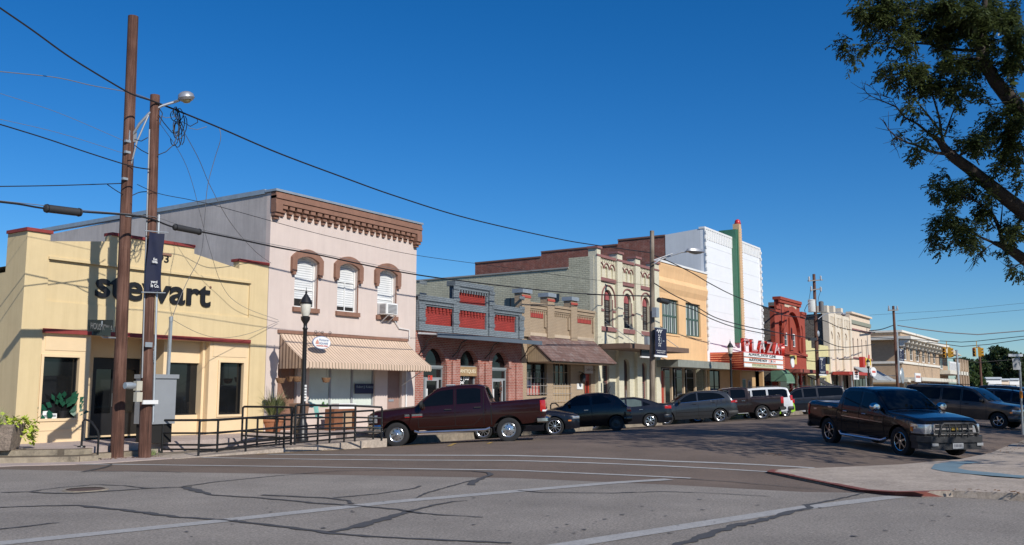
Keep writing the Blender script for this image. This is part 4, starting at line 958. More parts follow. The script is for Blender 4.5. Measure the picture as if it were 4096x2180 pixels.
for k in range(nb_):
    z_ = mz0+(mz1-mz0)*(k+.12)/nb_; h_ = (mz1-mz0)/nb_*.42
    o_ = off(sub, .05); i_ = off(sub, -.02); m_ = len(o_)
    vs = [(x,y,z_) for x,y in o_]+[(x,y,z_+h_) for x,y in o_]+[(x,y,z_) for x,y in i_]+[(x,y,z_+h_) for x,y in i_]
    b.add(vs, [(i,i+1,m_+i+1,m_+i) for i in range(m_-1)]+[(m_+i,m_+i+1,3*m_+i+1,3*m_+i) for i in range(m_-1)]+[(2*m_+i,i,i+1,2*m_+i+1) for i in range(m_-1)])
b.build('neon_band', m_mor, mqo)
b = MB(); hz = mz1-mz0
rows = [(O_(380,660)[1],O_(380,575)[1]),(O_(380,770)[1],O_(380,690)[1]),(O_(380,878)[1],O_(380,802)[1])]
for z0, z1 in rows: b.box(mp0,mp1,MY-.10,MY-.055,z0,z1)
b.build('letter_board', m_whiter, mqo)
b = MB()
for z_ in (rows[0][0]-.02, rows[1][0]-.02): pass
ch0 = MB()
dvec = Vector((1.3,1.2)).normalized()
pS = Vector((mx1,MY)); nS = Vector((dvec.y,-dvec.x))
sb_ = MB()
for z0, z1 in rows:
    a = pS+dvec*.12+nS*.07; c = pS+dvec*1.6+nS*.07
    sb_.quad((a.x,a.y,z0),(c.x,c.y,z0),(c.x,c.y,z1),(a.x,a.y,z1))
sb_.build('letter_board', m_whiter, mqo)
o_ = plan[-3:-1]
for s, z0, x0_, x1_, mt_ in (('ALWAYS...PATSY CLINE', rows[0][0], 468, 1040, m_black), ('AUDITIONS NOV', rows[1][0], 472, 858, m_black), ('12', rows[1][0], 890, 934, None), ('&', rows[1][0], 940, 968, m_black), ('14', rows[1][0], 985, 1030, None), ('WWW.WHARTONPLAZATHEATRE.ORG', rows[2][0], 535, 1050, 'x')):
    mt_ = mat('sign_red_letter', (.60,.10,.07)) if mt_ is None else (mat('grey_letter',(.20,.22,.14),.6,0) if mt_ == 'x' else mt_)
    text(s, mt_, mqo, 'marquee_lettering', face_y(O_(x0_,660)[0], MY-.11, z0+.07), size=.5, ext=.004, offset=.012 if s[0] != 'W' else .0, width=O_(x1_,660)[0]-O_(x0_,660)[0], height=(rows[0][1]-rows[0][0])*.72)
MB().box(O_(532,660)[0],O_(1056,660)[0],MY-.106,MY-.1005,rows[2][0]+.01,rows[2][1]-.01).build('letter_strip', mat('strip_yellow',(.62,.62,.40),.5), mqo)
# PLAZA letters, deep red channels with white neon outlines
zl0 = mz1; hl_ = O_(378,270)[1]-O_(378,545)[1]
m_neon = mat('neon_tube_white', (.85,.75,.75), .3, 0)
for ch, xa, xb in (('P',382,530),('L',545,690),('A',690,845),('Z',860,1010),('A',1010,1165)):
    zz0 = O_((xa+xb)/2, 0)[0]
    xL, xR = O_(xa,420)[0], O_(xb,420)[0]
    lt = text(ch, m_mred, mqo, 'sign_letter', face_y(xL+(xR-xL)*.05, MY+.08, zl0+.02), size=1, ext=.10, offset=.022, width=(xR-xL)*.86, height=hl_)
    text(ch, m_neon, lt, 'neon_outline', face_y(xL+(xR-xL)*.12, MY-.045, zl0+.10), size=1, ext=0, offset=-.01, width=(xR-xL)*.72, height=hl_*.84, tube=.013)
for k, ch in enumerate('PLAZA'):
    a = pS+dvec*(.1+.33*k)
    text(ch, m_mred, mqo, 'sign_letter', face_dir(Vector((a.x,a.y,zl0+.02)), dvec), size=1, ext=.12, offset=.02, width=.28, height=hl_)
# lobby under the marquee
m_lob = mat('lobby_tan', (.46,.30,.15), .8, .12, 1.5)
b = MB(); b.box(HX0,HX1,D+.6,D+.8,WZ,3.2); b.box(HX0,HX0+.3,D,D+.6,WZ,3.2); b.box(HX1-.3,HX1,D,D+.6,WZ,3.2); b.box(HX0+6.4,HX0+6.9,D,D+.6,WZ,3.2); b.build('lobby_wall', m_lob, t7)
for x0_, y0_, x1_, y1_, c_ in ((245,1130,430,1300,(.05,.12,.10)),(665,1140,752,1280,(.22,.05,.12)),(478,1170,540,1290,(.04,.035,.03))):
    p = rc('O',x0_,y0_,x1_,y1_+120,D+.6)
    po = MB().box(p[0],p[1],D+.54,D+.599,p[2],p[3]).build('poster_case', m_gframe, t7); MB().box(p[0]+.08,p[1]-.08,D+.53,D+.539,p[2]+.08,p[3]-.08).build('poster', mat('poster%d'%x0_, c_, .5, .5, 3), po)
p = rc('O',840,1190,1115,1400,D+.6); MB().box(p[0],p[1],D+.53,D+.59,p[2],p[3]).build('ticket_window', m_glass, t7)
win(t7, HX0+.4, HX0+3.4, .8, 3.1, D+.5, 3, 2, frame=m_dark, fw=.06)
# ---------------------------------------------------------------- 8 red Romanesque front
QX0, QX1 = 76.2, 85.0
E_ = lambda x, y, Y=D: fp('E', x, y, Y)
m_rrom = brick('deep_red_brick', (.37,.065,.035), (.33,.055,.03), (.26,.05,.03), bump=.4, var=.18)
m_dkbr = brick('dark_old_brick', (.12,.095,.075), (.17,.135,.105), (.26,.24,.20), bw=.36, bh=.13, ms=.02, bump=.8, var=.35)
t8 = thing('red_romanesque_front', 'narrow deep red brick front with large round arch and raised gable block', 'building', (QX0, D, 0))
zq = E_(430,372)[1]; zq2 = E_(455,292)[1]; qa, qb = E_(452,320)[0], E_(627,330)[0]
q0, q1 = E_(500,560)[0], E_(625,560)[0]; zar = E_(560,418)[1]; zz0 = E_(500,745)[1]
wq = [rc('E',502,588,530,665), rc('E',570,595,597,722)]
w = MB(); w.wall([(QX0,0),(QX1,0),(QX1,zq),(qb,zq),(qb,zq2),(qa,zq2),(qa,zq),(QX0,zq)], [arch(q0,q1,zz0,zar,(q1-q0)/2,14), arch(E_(455,600)[0],E_(487,600)[0],zz0,E_(470,490)[1],.4), arch(E_(630,600)[0],E_(656,600)[0],zz0,E_(643,530)[1],.4)], D, .4); w.build('front_wall', m_rrom, t8)
b = MB(); b.box(QX0+.4,QX1-.4,D+.2,D+.39,zz0-.1,zar+.1)
xm = (q0+q1)/2; b.box(xm-.35,xm+.35,D+.04,D+.199,zz0,zar-.5)
r1 = (q1-q0)/2+.5; r2 = (q1-q0)/2; zc_ = zar-r2
o_ = [(xm+r1*math.cos(math.pi*k/14), zc_+r1*math.sin(math.pi*k/14)) for k in range(15)]; i_ = [(xm+r2*math.cos(math.pi*k/14), zc_+r2*math.sin(math.pi*k/14)) for k in range(15)]
b.plate(o_+i_[::-1], D-.12, D-.001)
for a, c, z in ((QX0,qa,zq),(qb,QX1,zq),(qa-.1,qb+.1,zq2)): b.box(a,c,D-.2,D+.5,z-.2,z+.05); b.box(a,c,D-.12,D-.001,z-.45,z-.201)
b.box(QX0,QX1,D-.15,D-.001,zz0-.35,zz0-.1)
b.build('brick_mouldings', m_rrom, t8)
p = rc('E',500,343,598,395); MB().box(p[0],p[1],D-.04,D-.001,p[2],p[3]).build('date_stone', mat('date_stone',(.62,.52,.38),.8,.15,6), t8)
zqw0, zqw1 = (wq[0][2]+wq[1][2])/2-.15, wq[0][3]
for a, c in ((E_(502,600)[0],E_(535,600)[0]),(E_(570,600)[0],E_(600,600)[0])): win(t8, a, c, zqw0, zqw1, D+.17, 1, 2, glass=m_glass, frame=m_white, fw=.07)
shell(t8, QX0, QX1, D+.4, 44, zq-.05, m_dkbr, zq-.4)
zq3 = E_(560,925)[1]
cq = MB().box(QX0+.3,QX1+.2,D-1.9,D-.01,zq3-.1,zq3+.18).build('canopy', mat('rusty_red_canopy',(.26,.07,.05),.7,.25,2), t8)
b = MB(); b.box(QX0+.1,QX1-.1,D-.02,D-.001,WZ,zq3-.3)
b.build('shopfront', m_glass, t8)
for k, x in enumerate((QX0+.2,QX0+3.6,QX0+5.2,QX0+6.5,QX1-.6)): MB().box(x,x+.42,D-.12,D-.021,WZ,zq3-.1).build('shopfront_post', (m_tanf, m_mred)[k%2], t8)
p = rc('E',548,780,602,860,D-1.5)
s_ = thing('square_sign', 'yellow square sign hanging before the red brick front', 'sign', (p[0],D-1.5,p[2])); MB().box(p[0],p[1],D-1.55,D-1.48,p[2],p[3]).build('board', mat('sign_mustard',(.62,.46,.14),.6), s_); MB().bar((p[0]+.5,D-1.5,p[3]),(p[0]+.5,D,p[3]+.3),.06).build('bracket', m_black, s_)
b = MB(); b.bar((p[0]+(p[1]-p[0])*.62,D-1.56,p[2]+.45),(p[0]+(p[1]-p[0])*.62,D-1.56,p[3]-.3),.05); b.lathe([(.001,-.05),(.09,-.05),(.09,.05),(.001,.05)], (p[0]+(p[1]-p[0])*.58,D-1.57,p[3]-.25), 10); b.build('sign_lamp', m_black, s_)
c_ = pY('E',570,847,D-1.7); s_ = thing('round_sign', 'small round white sign below the yellow square sign', 'sign', c_); MB().lathe([(.001,-.03),(.42,-.03),(.42,.03),(.001,.03)], c_, 20, 'y').build('board', m_whiter, s_); MB().bar((c_.x,c_.y,c_.z+.4),(c_.x,D,c_.z+.7),.05).build('bracket', m_black, s_)
# green barrel awning at its door
g = rc('E',465,935,540,1015,D-.8)
ga = thing('barrel_awning', 'round green canvas awning over the doorway beside the theatre', 'awning', (g[0],D,g[2]))
b = MB(); n = 10; pts = [(D-.03-1.3*math.sin(R(90*k/n)), g[2]+.1+1.2*math.cos(R(90*k/n))) for k in range(n+1)]
for (y0,z0),(y1,z1) in zip(pts[:-1],pts[1:]): b.quad((g[0],y0,z0),(g[1],y0,z0),(g[1],y1,z1),(g[0],y1,z1))
for x in (g[0],g[1]): b.poly([(D-.03,g[2]+.1)]+pts, (), lambda p:(x,p[0],p[1]))
b.build('canvas', mat('green_canvas',(.10,.20,.13),.7,.15,4), ga); MB().box(g[0],g[1],D-1.32,D-1.3,g[2]-.05,g[2]+.1).build('valance', mat('green_canvas2',(.16,.26,.19),.7,.1), ga)
# ---------------------------------------------------------------- 9 small yellow shop
SX0, SX1 = 85.05, 92.85
t9 = thing('small_yellow_shop', 'one storey pale yellow shop with dark sloping awning between taller fronts', 'building', (SX0,D,0))
m_pyel = brick('pale_yellow_brick', (.66,.60,.30), (.69,.62,.32), (.5,.45,.24), bump=.4, var=.12)
zs9 = E_(690,652)[1]
w = MB(); w.wall([(SX0,0),(SX1,0),(SX1,zs9-.3),(SX0+4.5,zs9-.3),(SX0+4.5,zs9-.7),(SX0+1.8,zs9-.7),(SX0+1.8,zs9),(SX0,zs9)], [rect(SX0+1,SX0+3.4,1.0,2.9),rect(SX0+4.2,SX0+6.6,1.0,2.9)], D, .3); w.build('front_wall', m_pyel, t9)
for a in (1, 4.2): win(t9, SX0+a, SX0+a+2.4, 1.0, 2.9, D+.2, 2, 1, frame=m_white)
MB().box(SX0,SX1,D-.1,D-.001,zs9-1.9,zs9-1.7).build('moulding', m_pyel, t9)
shell(t9, SX0, SX1, D+.3, 40, zs9-1, m_dkbr)
za9 = E_(650,945)[1]
b = MB(); b.hexa([(SX0-.3,D-1.8,za9-1.0),(SX0+2.2,D-1.8,za9-1.0),(SX0+2.2,D-.01,za9-.1),(SX0-.3,D-.01,za9-.1),(SX0-.3,D-1.8,za9-.95),(SX0+2.2,D-1.8,za9-.95),(SX0+2.2,D-.01,za9),(SX0-.3,D-.01,za9)]); b.build('awning', m_black, t9)
# ---------------------------------------------------------------- 10 white Victorian with piers
VX0, VX1 = 92.9, 101.9
t10 = thing('ivory_victorian', 'ivory two storey Victorian front with dark brick side wall and stepped piers', 'building', (VX0,D,0))
m_ivo = mat('ivory_stucco', (.66,.58,.46), .85, .08, 1.5, bump=.15, bscale=15)
zv = E_(900,430)[1]; vw = [rc('E',876,598,902,762), rc('E',940,612,964,775), rc('E',1004,620,1024,782)]
vz0, vz1 = vw[0][2], vw[0][3]
w = MB(); w.wall(rect(VX0,VX1,3.4,zv), [arch(a,c,vz0,vz1,(c-a)/2) for a,c,_,_ in vw], D, .3)
pv = [E_(x,400)[0] for x in (862,915,978,1040)]
for x in pv: w.box(x-.35,x+.35,D-.2,D+.4,3.4,zv+.001 if x == pv[3] else zv+.01)
for x, z_ in zip(pv[:3], (E_(862,365)[1], E_(905,365)[1], E_(965,383)[1])): w.box(x-.38,x+.38,D-.1,D+1.2,zv+.011,z_)
for i in range(3):
    a, c = pv[i]+.35, pv[i+1]-.35; q = (c-a)/4
    w.box(a,c,D-.12,D-.001,zv-.35,zv); 
    for j in range(4): w.box(a+q*(j+.2),a+q*(j+.8),D-.1,D-.001,zv-1.0-(j%2)*.3,zv-.351)
w.build('front_wall', m_ivo, t10)
for a, c, _, _ in vw:
    b = MB(); xm = (a+c)/2; r1 = (c-a)/2+.5; r2 = r1-.2; zc_ = vz1-(c-a)/2
    o_ = [(xm+r1*math.cos(math.pi*k/10), zc_+r1*math.sin(math.pi*k/10)) for k in range(11)]; i_ = [(xm+r2*math.cos(math.pi*k/10), zc_+r2*math.sin(math.pi*k/10)) for k in range(11)]; b.plate(o_+i_[::-1], D-.1, D-.001); b.build('window_hood', m_ivo, t10)
for a, c, _, _ in vw: win(t10, a, c, vz0, vz1, D+.2, 1, 2, glass=mat('pale_blind_glass',(.40,.42,.42),.3), frame=m_white, rise=(c-a)/2)
shell(t10, VX0+.01, VX1, D+.3, 46, zv-.1, m_dkbr, zv-.6)
MB().box(VX0+.02,VX0+.5,28.0,30.0,zv-.4,zv+1.3).build('chimney', m_dkbr, t10)
MB().each('shopfront_pier', m_ivo, t10, [(x,x+.6,D,D+.3,WZ,3.399) for x in (VX0, VX0+4.3, VX1-.6)]); MB().box(VX0+.01,VX1-.01,D+.4,D+.5,WZ,3.4).build('shopfront', m_glass, t10)
# ---------------------------------------------------------------- 11 beige block with green band
NX0, NX1 = 101.95, 111.4
t11 = thing('beige_block', 'beige end building with green frieze band and four narrow upper windows', 'building', (NX0,D,0))
m_bei = mat('beige_stucco', (.68,.55,.42), .85, .08, 1.2, bump=.1)
zn = E_(1060,432)[1]
nw = [rc('E',1074,632,1092,790), rc('E',1114,640,1130,795), rc('E',1148,646,1163,798), rc('E',1185,655,1200,800)]
nz0, nz1 = nw[0][2], nw[0][3]
w = MB(); w.wall(rect(NX0,NX1,0,zn), [arch(a,c,nz0,nz1,.3) for a,c,_,_ in nw]+[rect(NX0+.6,NX1-.6,WZ+.3,3.0)], D, .3); w.build('front_wall', m_bei, t11)
zb_ = E_(1055,480)[1]; MB().box(NX0+.1,NX1,D-.12,D-.001,E_(1055,512)[1],zb_).build('frieze_band', mat('grey_green_band',(.25,.26,.2),.8), t11)
b = MB(); b.box(NX0,NX1+.05,D-.15,D-.001,E_(1055,563)[1],E_(1055,552)[1]); b.box(NX0,NX1+.05,D-.1,D-.001,nz0-.3,nz0-.1); b.build('red_string_course', m_rose, t11)
MB().box(NX0-.02,NX1+.1,D-.25,D+.4,zn+.001,zn+.2).build('coping', m_bei, t11)
for a, c, _, _ in nw: win(t11, a, c, nz0, nz1, D+.2, 1, 2, glass=m_glass2, frame=m_rose, rise=.3)
win(t11, NX0+.6, NX1-.6, WZ+.3, 3.0, D+.25, 5, 1, frame=m_black)
shell(t11, NX0, NX1, D+.3, 44, zn, m_bei, zn-.4)
za_ = fp('F',95,625,D)[1]
b = MB(); b.hexa([(NX0+.4,D-2.4,za_-1.5),(NX1+.6,D-2.4,za_-1.5),(NX1+.6,D-.01,za_-.1),(NX0+.4,D-.01,za_-.1),(NX0+.4,D-2.4,za_-1.43),(NX1+.6,D-2.4,za_-1.43),(NX1+.6,D-.01,za_),(NX0+.4,D-.01,za_)])
b.build('awning', stripes('metal_awning',(.36,.38,.38),(.22,.24,.25),.6,.85,'x'), t11)
aw9 = MB().box(VX0+.2,NX0+.2,D-1.8,D-.21,3.2,3.5).build('canopy', mat('red_canopy_edge',(.40,.05,.04),.6), t10)
for x in (VX0+1.5, VX0+7.5): MB().tube([(x,D-1.7,WZ),(x,D-1.7,3.2)], .06, 8).build('canopy_post', m_galv, aw9)
c_ = pY('F',247,664,D-2.2); s_ = thing('oval_sign', 'small oval white sign on the grey metal awning of the beige block', 'sign', c_)
MB().lathe([(.001,-.03),(.8,-.03),(.8,.03),(.001,.03)], (0,0,0), 24, 'y').xf(Matrix.Translation(c_) @ Matrix.Diagonal((1.6,1,.62,1))).build('board', m_whiter, s_)
MB().box(c_.x-.8,c_.x+.8,c_.y-.04,c_.y-.031,c_.z-.1,c_.z+.12).build('lettering', mat('sign_red_letter', (.60,.10,.07)), s_)
p = rc('F',107,655,144,717,D-1.9); s_ = thing('hanging_sign', 'white upright board sign hanging from the red canopy edge', 'sign', (p[0],D-1.9,p[2]))
MB().box(p[0],p[1],D-1.95,D-1.88,p[2],p[3]).build('board', m_whiter, s_); MB().box(p[0]+.3,p[1]-.3,D-1.96,D-1.951,p[2]+.9,p[3]-.4).build('emblem', mat('sign_rust',(.45,.2,.15),.6), s_)
for k in range(3): MB().box(p[0]+.3,p[1]-.3,D-1.96,D-1.951,p[2]+.2+.22*k,p[2]+.32+.22*k).build('lettering', m_gframe, s_)
p = rc('F',175,560,227,630,D-2.6); s_ = thing('projecting_sign', 'red and yellow box sign projecting over the sidewalk', 'sign', (p[0],D-2.6,p[2]))
MB().box(p[0],p[0]+.9,D-2.6,D-2.2,p[2]-.1,p[3]).build('red_panel', m_mred, s_); MB().box(p[0]+.92,p[1],D-2.65,D-2.2,p[2]+.15,p[3]-.1).build('yellow_panel', mat('sign_yellow',(.75,.5,.04),.5), s_)
MB().box(p[0]+(p[1]-p[0])*.62,p[0]+(p[1]-p[0])*.85,D-2.66,D-2.651,p[2]+.8,p[2]+1.2).build('emblem', m_mred, s_); MB().bar((p[0]+.4,D-2.2,p[3]-.2),(p[0]+.4,D,p[3]-.2),.1).build('bracket', m_black, s_)
# ---------------------------------------------------------------- 12 corner hotel over the side street
t12d = fp('F',430,390); GX0 = max(t12d[0], 124.5); zG = t12d[1]
t12 = thing('corner_hotel', 'tan brick two storey corner hotel with bracketed white cornice across the side street', 'building', (GX0,D,0))
m_hot = brick('tan_hotel_brick', (.42,.29,.18), (.38,.26,.16), (.45,.36,.27), bw=.3, bh=.1, bump=.3, var=.12)
GX1 = fp('F',690,490)[0]
zc1, zc0 = fp('F',465,430)[1], fp('F',465,450)[1]; zmid = fp('F',440,600)[1]
w = MB(); nwz = [fp('F',470,590)[1], fp('F',470,505)[1]]
hw_ = []
for k in range(6): x = GX0+1.2+(GX1-GX0-2.0)*k/6; hw_.append((x, x+(GX1-GX0)/6*.55))
w.wall(rect(GX0,GX1,0,zG), [rect(a,c,zmid+.4,zc0-.8) for a,c in hw_], D, .3)
w.build('front_wall', m_hot, t12)
for a, c in hw_: win(t12, a, c, zmid+.4, zc0-.8, D+.2, 1, 2, glass=m_glass2, frame=m_white, fw=.14)
w = MB(); w.poly([(D+.3,0),(D+.3,zG),(44,zG-.2),(44,0)], [[(28.5,zmid+.3),(28.5,zc0-.9),(33.5,zc0-.9),(33.5,zmid+.3)]], lambda p:(GX0,p[0],p[1]), lambda p:(GX0+.3,p[0],p[1])); w.build('side_wall', m_hot, t12)
pw_ = MB().quad((GX0+.2,28.5,zmid+.3),(GX0+.2,33.5,zmid+.3),(GX0+.2,33.5,zc0-.9),(GX0+.2,28.5,zc0-.9)).build('window', m_glass2, t12)
b = MB(); 
for y in (28.5,30.9,33.3): b.box(GX0-.05,GX0+.15,y,y+.2,zmid+.3,zc0-.9)
b.box(GX0-.05,GX0+.15,28.5,33.5,zc0-1.0,zc0-.8); b.box(GX0-.1,GX0+.15,28.4,33.6,zmid+.15,zmid+.35); b.build('window_frame', m_white, pw_)
MB().quad((GX0+.3,D+.3,zG-.8),(GX1,D+.3,zG-.8),(GX1,44,zG-.8),(GX0+.3,44,zG-.8)).build('roof', m_roof, t12)
MB().box(GX1-.3,GX1,D+.3,44,0,zG-.1).build('side_wall', m_hot, t12)
b = MB(); b.box(GX0-1.4,GX1+.5,D-1.5,D-.001,zc0,zc1); b.box(GX0-1.4,GX0-.001,D-.001,40,zc0,zc1)
n = 12
for i in range(n): x = GX0-.8+(GX1-GX0+.6)*i/(n-1); b.box(x-.25,x+.25,D-1.2,D-.001,zc0-.45,zc0-.001); b.box(x-.2,x+.2,D-.6,D-.001,zc0-.9,zc0-.451)
b.box(GX0-.2,GX1+.1,D-.25,D+.5,zG+.001,zG+.25); b.box(GX0-.2,GX0+.5,D+.5,44,zG+.001,zG+.25)
b.box(GX0-.15,GX1,D-.18,D-.001,zmid-.1,zmid+.2); b.box(GX0-.15,GX0-.001,D,44,zmid-.1,zmid+.2)
b.build('white_cornice', mat('cornice_ivory',(.70,.66,.58),.7), t12)
zl = fp('F',560,730)[1]
b = MB(); b.box(GX0-.3,GX1-.5,D-2.4,D-.001,zl,zl+.45); b.box(GX0-2.2,GX0-.301,D-1,40,zl-.2,zl+.2); b.build('canopy', mat('canopy_ivory',(.62,.58,.48),.7), t12)
MB().each('shopfront_post', m_ivo, t12, [(GX0+.3+(GX1-GX0-1)*k/6, GX0+.65+(GX1-GX0-1)*k/6, D-.08,D-.001,WZ,zl-.001) for k in range(7)])
for k in range(6): x = GX0+.75+(GX1-GX0-1)*k/6; win(t12, x, x+1.6, .9, zl-.3, D-.02, 1, 1, frame=m_white)
c_ = pY('F',445,690,D-2.6); s_ = thing('round_sign', 'round grey dish sign beside the pole at the hotel corner', 'sign', c_); MB().lathe([(.001,-.05),(.9,-.03),(.95,.05)], c_, 20, 'y').build('dish', m_galv, s_); MB().bar(c_, (c_.x,D,c_.z), .08).build('bracket', m_galv, s_)
c_ = pY('F',550,700,D-2.45); s_ = thing('shop_sign', 'white sign with red lettering on the hotel canopy', 'sign', c_); MB().box(c_.x-1.8,c_.x+1.8,c_.y-.05,c_.y+.05,c_.z-.6,c_.z+.5).build('board', m_whiter, s_); MB().box(c_.x-1.5,c_.x+1.5,c_.y-.06,c_.y-.051,c_.z-.1,c_.z+.2).build('lettering', mat('sign_rust',(.45,.2,.15)), s_)
# ---------------------------------------------------------------- 13 balcony building beyond
JX0 = GX1+.2; JX1 = fp('F',832,600)[0]
t13 = thing('balcony_building', 'cream building with metal mansard roof and white balcony at the far end of the row', 'building', (JX0,D,0))
zj = fp('F',740,470)[1]; zj1 = fp('F',740,537)[1]; zjb = fp('F',700,665)[1]; zjr = fp('F',700,603)[1]
m_mans = stripes('mansard_metal',(.55,.47,.33),(.40,.34,.24),1.2,.85,'x')
b = MB(); b.hexa([(JX0,D-.6,zj1),(JX1,D-.6,zj1),(JX1,36,zj1),(JX0,36,zj1),(JX0+.3,D+1,zj),(JX1-3,D+1,zj),(JX1-3,34,zj),(JX0+.3,34,zj)]); b.build('mansard_roof', m_mans, t13)
MB().box(JX0,JX1-.3,D+1.8,36,0,zj1-.01).build('wall', m_hot, t13)
MB().box(JX0,JX1,D-1.5,D+1.79,zjb-.3,zjb+.3).build('balcony_floor', mat('canopy_ivory',(.62,.58,.48)), t13)
b = MB(); b.box(JX0,JX0+(JX1-JX0)*.5,D-1.5,D-1.3,zjr,zjr+.25)
for k in range(24): x = JX0+.1+(JX1-JX0)*.5*k/24; b.box(x,x+.2,D-1.5,D-1.35,zjb+.301,zjr-.001)
b.build('balcony_rail', m_white, t13)
b = MB(); xx = JX0+(JX1-JX0)*.52
for k in range(4): x = xx+(JX1-xx-.8)*k/3; b.box(x,x+.7,D-1.5,D-.8,0,zjr+1.0)
b.build('column', m_hot, t13)
b = MB(); b.box(xx,JX1,D-1.2,D-1.0,zjb+.6,zjr+.4); b.build('balcony_panel', m_white, t13)
for k in range(3): x = JX0+2+(JX1-JX0-6)*k/3; win(t13, x, x+2.6, zjb+.7, zj1-.6, D+1.75, 2, 2, glass=m_glass2, frame=m_white, fw=.15)
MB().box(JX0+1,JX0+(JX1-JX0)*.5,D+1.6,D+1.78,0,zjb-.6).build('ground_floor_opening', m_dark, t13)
# far low white sheds
for k, (a, c, yy) in enumerate(((1010,1122,700),(1122,1176,710),(1178,1245,708))):
    p0 = pY('F',a,yy,22.0+k*.5); p1 = pY('F',c,yy,22.0+k*.5)
    p0 = pD('F',a,yy,205+k*8); p1 = pD('F',c,yy,205+k*8)
    t_ = thing('low_shed', ('long white low building under the far trees','short cream low building between two white ones under the far trees','short white low building nearest the right edge under the far trees')[k], 'building', (p0.x,p0.y,0))
    dx = (p1-p0); dx.z = 0; nrm = Vector((-dx.y,dx.x,0)).normalized()
    if nrm.x < 0: nrm = -nrm
    b = MB(); q0_, q1_ = Vector((p0.x,p0.y,-.3)), Vector((p1.x,p1.y,-.3)); h_ = Vector((0,0,p0.z-.1))
    b.hexa([q0_,q1_,q1_+nrm*8,q0_+nrm*8,q0_+h_,q1_+h_,q1_+h_+nrm*8,q0_+h_+nrm*8]); b.build('wall', (m_white, m_bei, m_white)[k], t_)
    h2 = Vector((0,0,p0.z-.09)); h3 = Vector((0,0,p0.z+.3)); e = nrm*.4
    b = MB(); b.hexa([q0_+h2-e,q1_+h2-e,q1_+h2+nrm*8.4,q0_+h2+nrm*8.4,q0_+h3-e*.2,q1_+h3-e*.2,q1_+h3+nrm*8.2,q0_+h3+nrm*8.2]); b.build('roof', m_galv, t_)
    MB().hexa([q0_+dx*.3-nrm*.05+Vector((0,0,.3)),q0_+dx*.6-nrm*.05+Vector((0,0,.3)),q0_+dx*.6+Vector((0,0,.3)),q0_+dx*.3+Vector((0,0,.3)),q0_+dx*.3-nrm*.05+Vector((0,0,3)),q0_+dx*.6-nrm*.05+Vector((0,0,3)),q0_+dx*.6+Vector((0,0,3)),q0_+dx*.3+Vector((0,0,3))]).build('door', m_gframe, t_)
# ================================================================ vehicles
m_tyre = mat('tyre_rubber', (.016,.016,.017), .85, .2, 6, bump=.2, bscale=40)
m_chrome = mat('chrome', (.62,.62,.62), .16, 0, metal=1.0)
m_alloy = mat('alloy_wheel', (.55,.56,.58), .22, .1, 3, metal=.9)
m_steelw = mat('black_steel_wheel', (.02,.02,.022), .4, .1, 3)
m_cglass = mat('car_glass', (.004,.005,.0055), .03, .3, .8, spec=.28)
m_under = mat('underbody', (.008,.008,.008), .9, 0)
m_trim = mat('black_trim', (.018,.018,.018), .6, .1, 5)
m_seam = mat('door_gap', (.004,.004,.004), .9, 0)
m_tail = mat('tail_light_red', (.42,.012,.012), .12, .15, 4, coat=.6)
m_amber = mat('amber_lens', (.65,.18,.02), .15, .1, 4, coat=.6)
m_head = mat('headlight_lens', (.42,.44,.46), .10, .35, 14, metal=.5, coat=.8)
m_plate = mat('licence_plate', (.30,.31,.32), .5, .1, 6)
m_plast = mat('dark_plastic', (.03,.03,.031), .65, .1, 5)
def paint(name, rgb, metal=.25, rough=.32, dust=.15):
    return mat(name, rgb, rough, dust, 1.3, metal=metal, coat=.55, spec=.35)
def lerp(tab, x):
    if x <= tab[0][0]: return tab[0][1]
    for (a, u), (b, v) in zip(tab[:-1], tab[1:]):
        if x <= b: return u+(v-u)*(x-a)/max(1e-6, b-a)
    return tab[-1][1]
WHEELS = {}
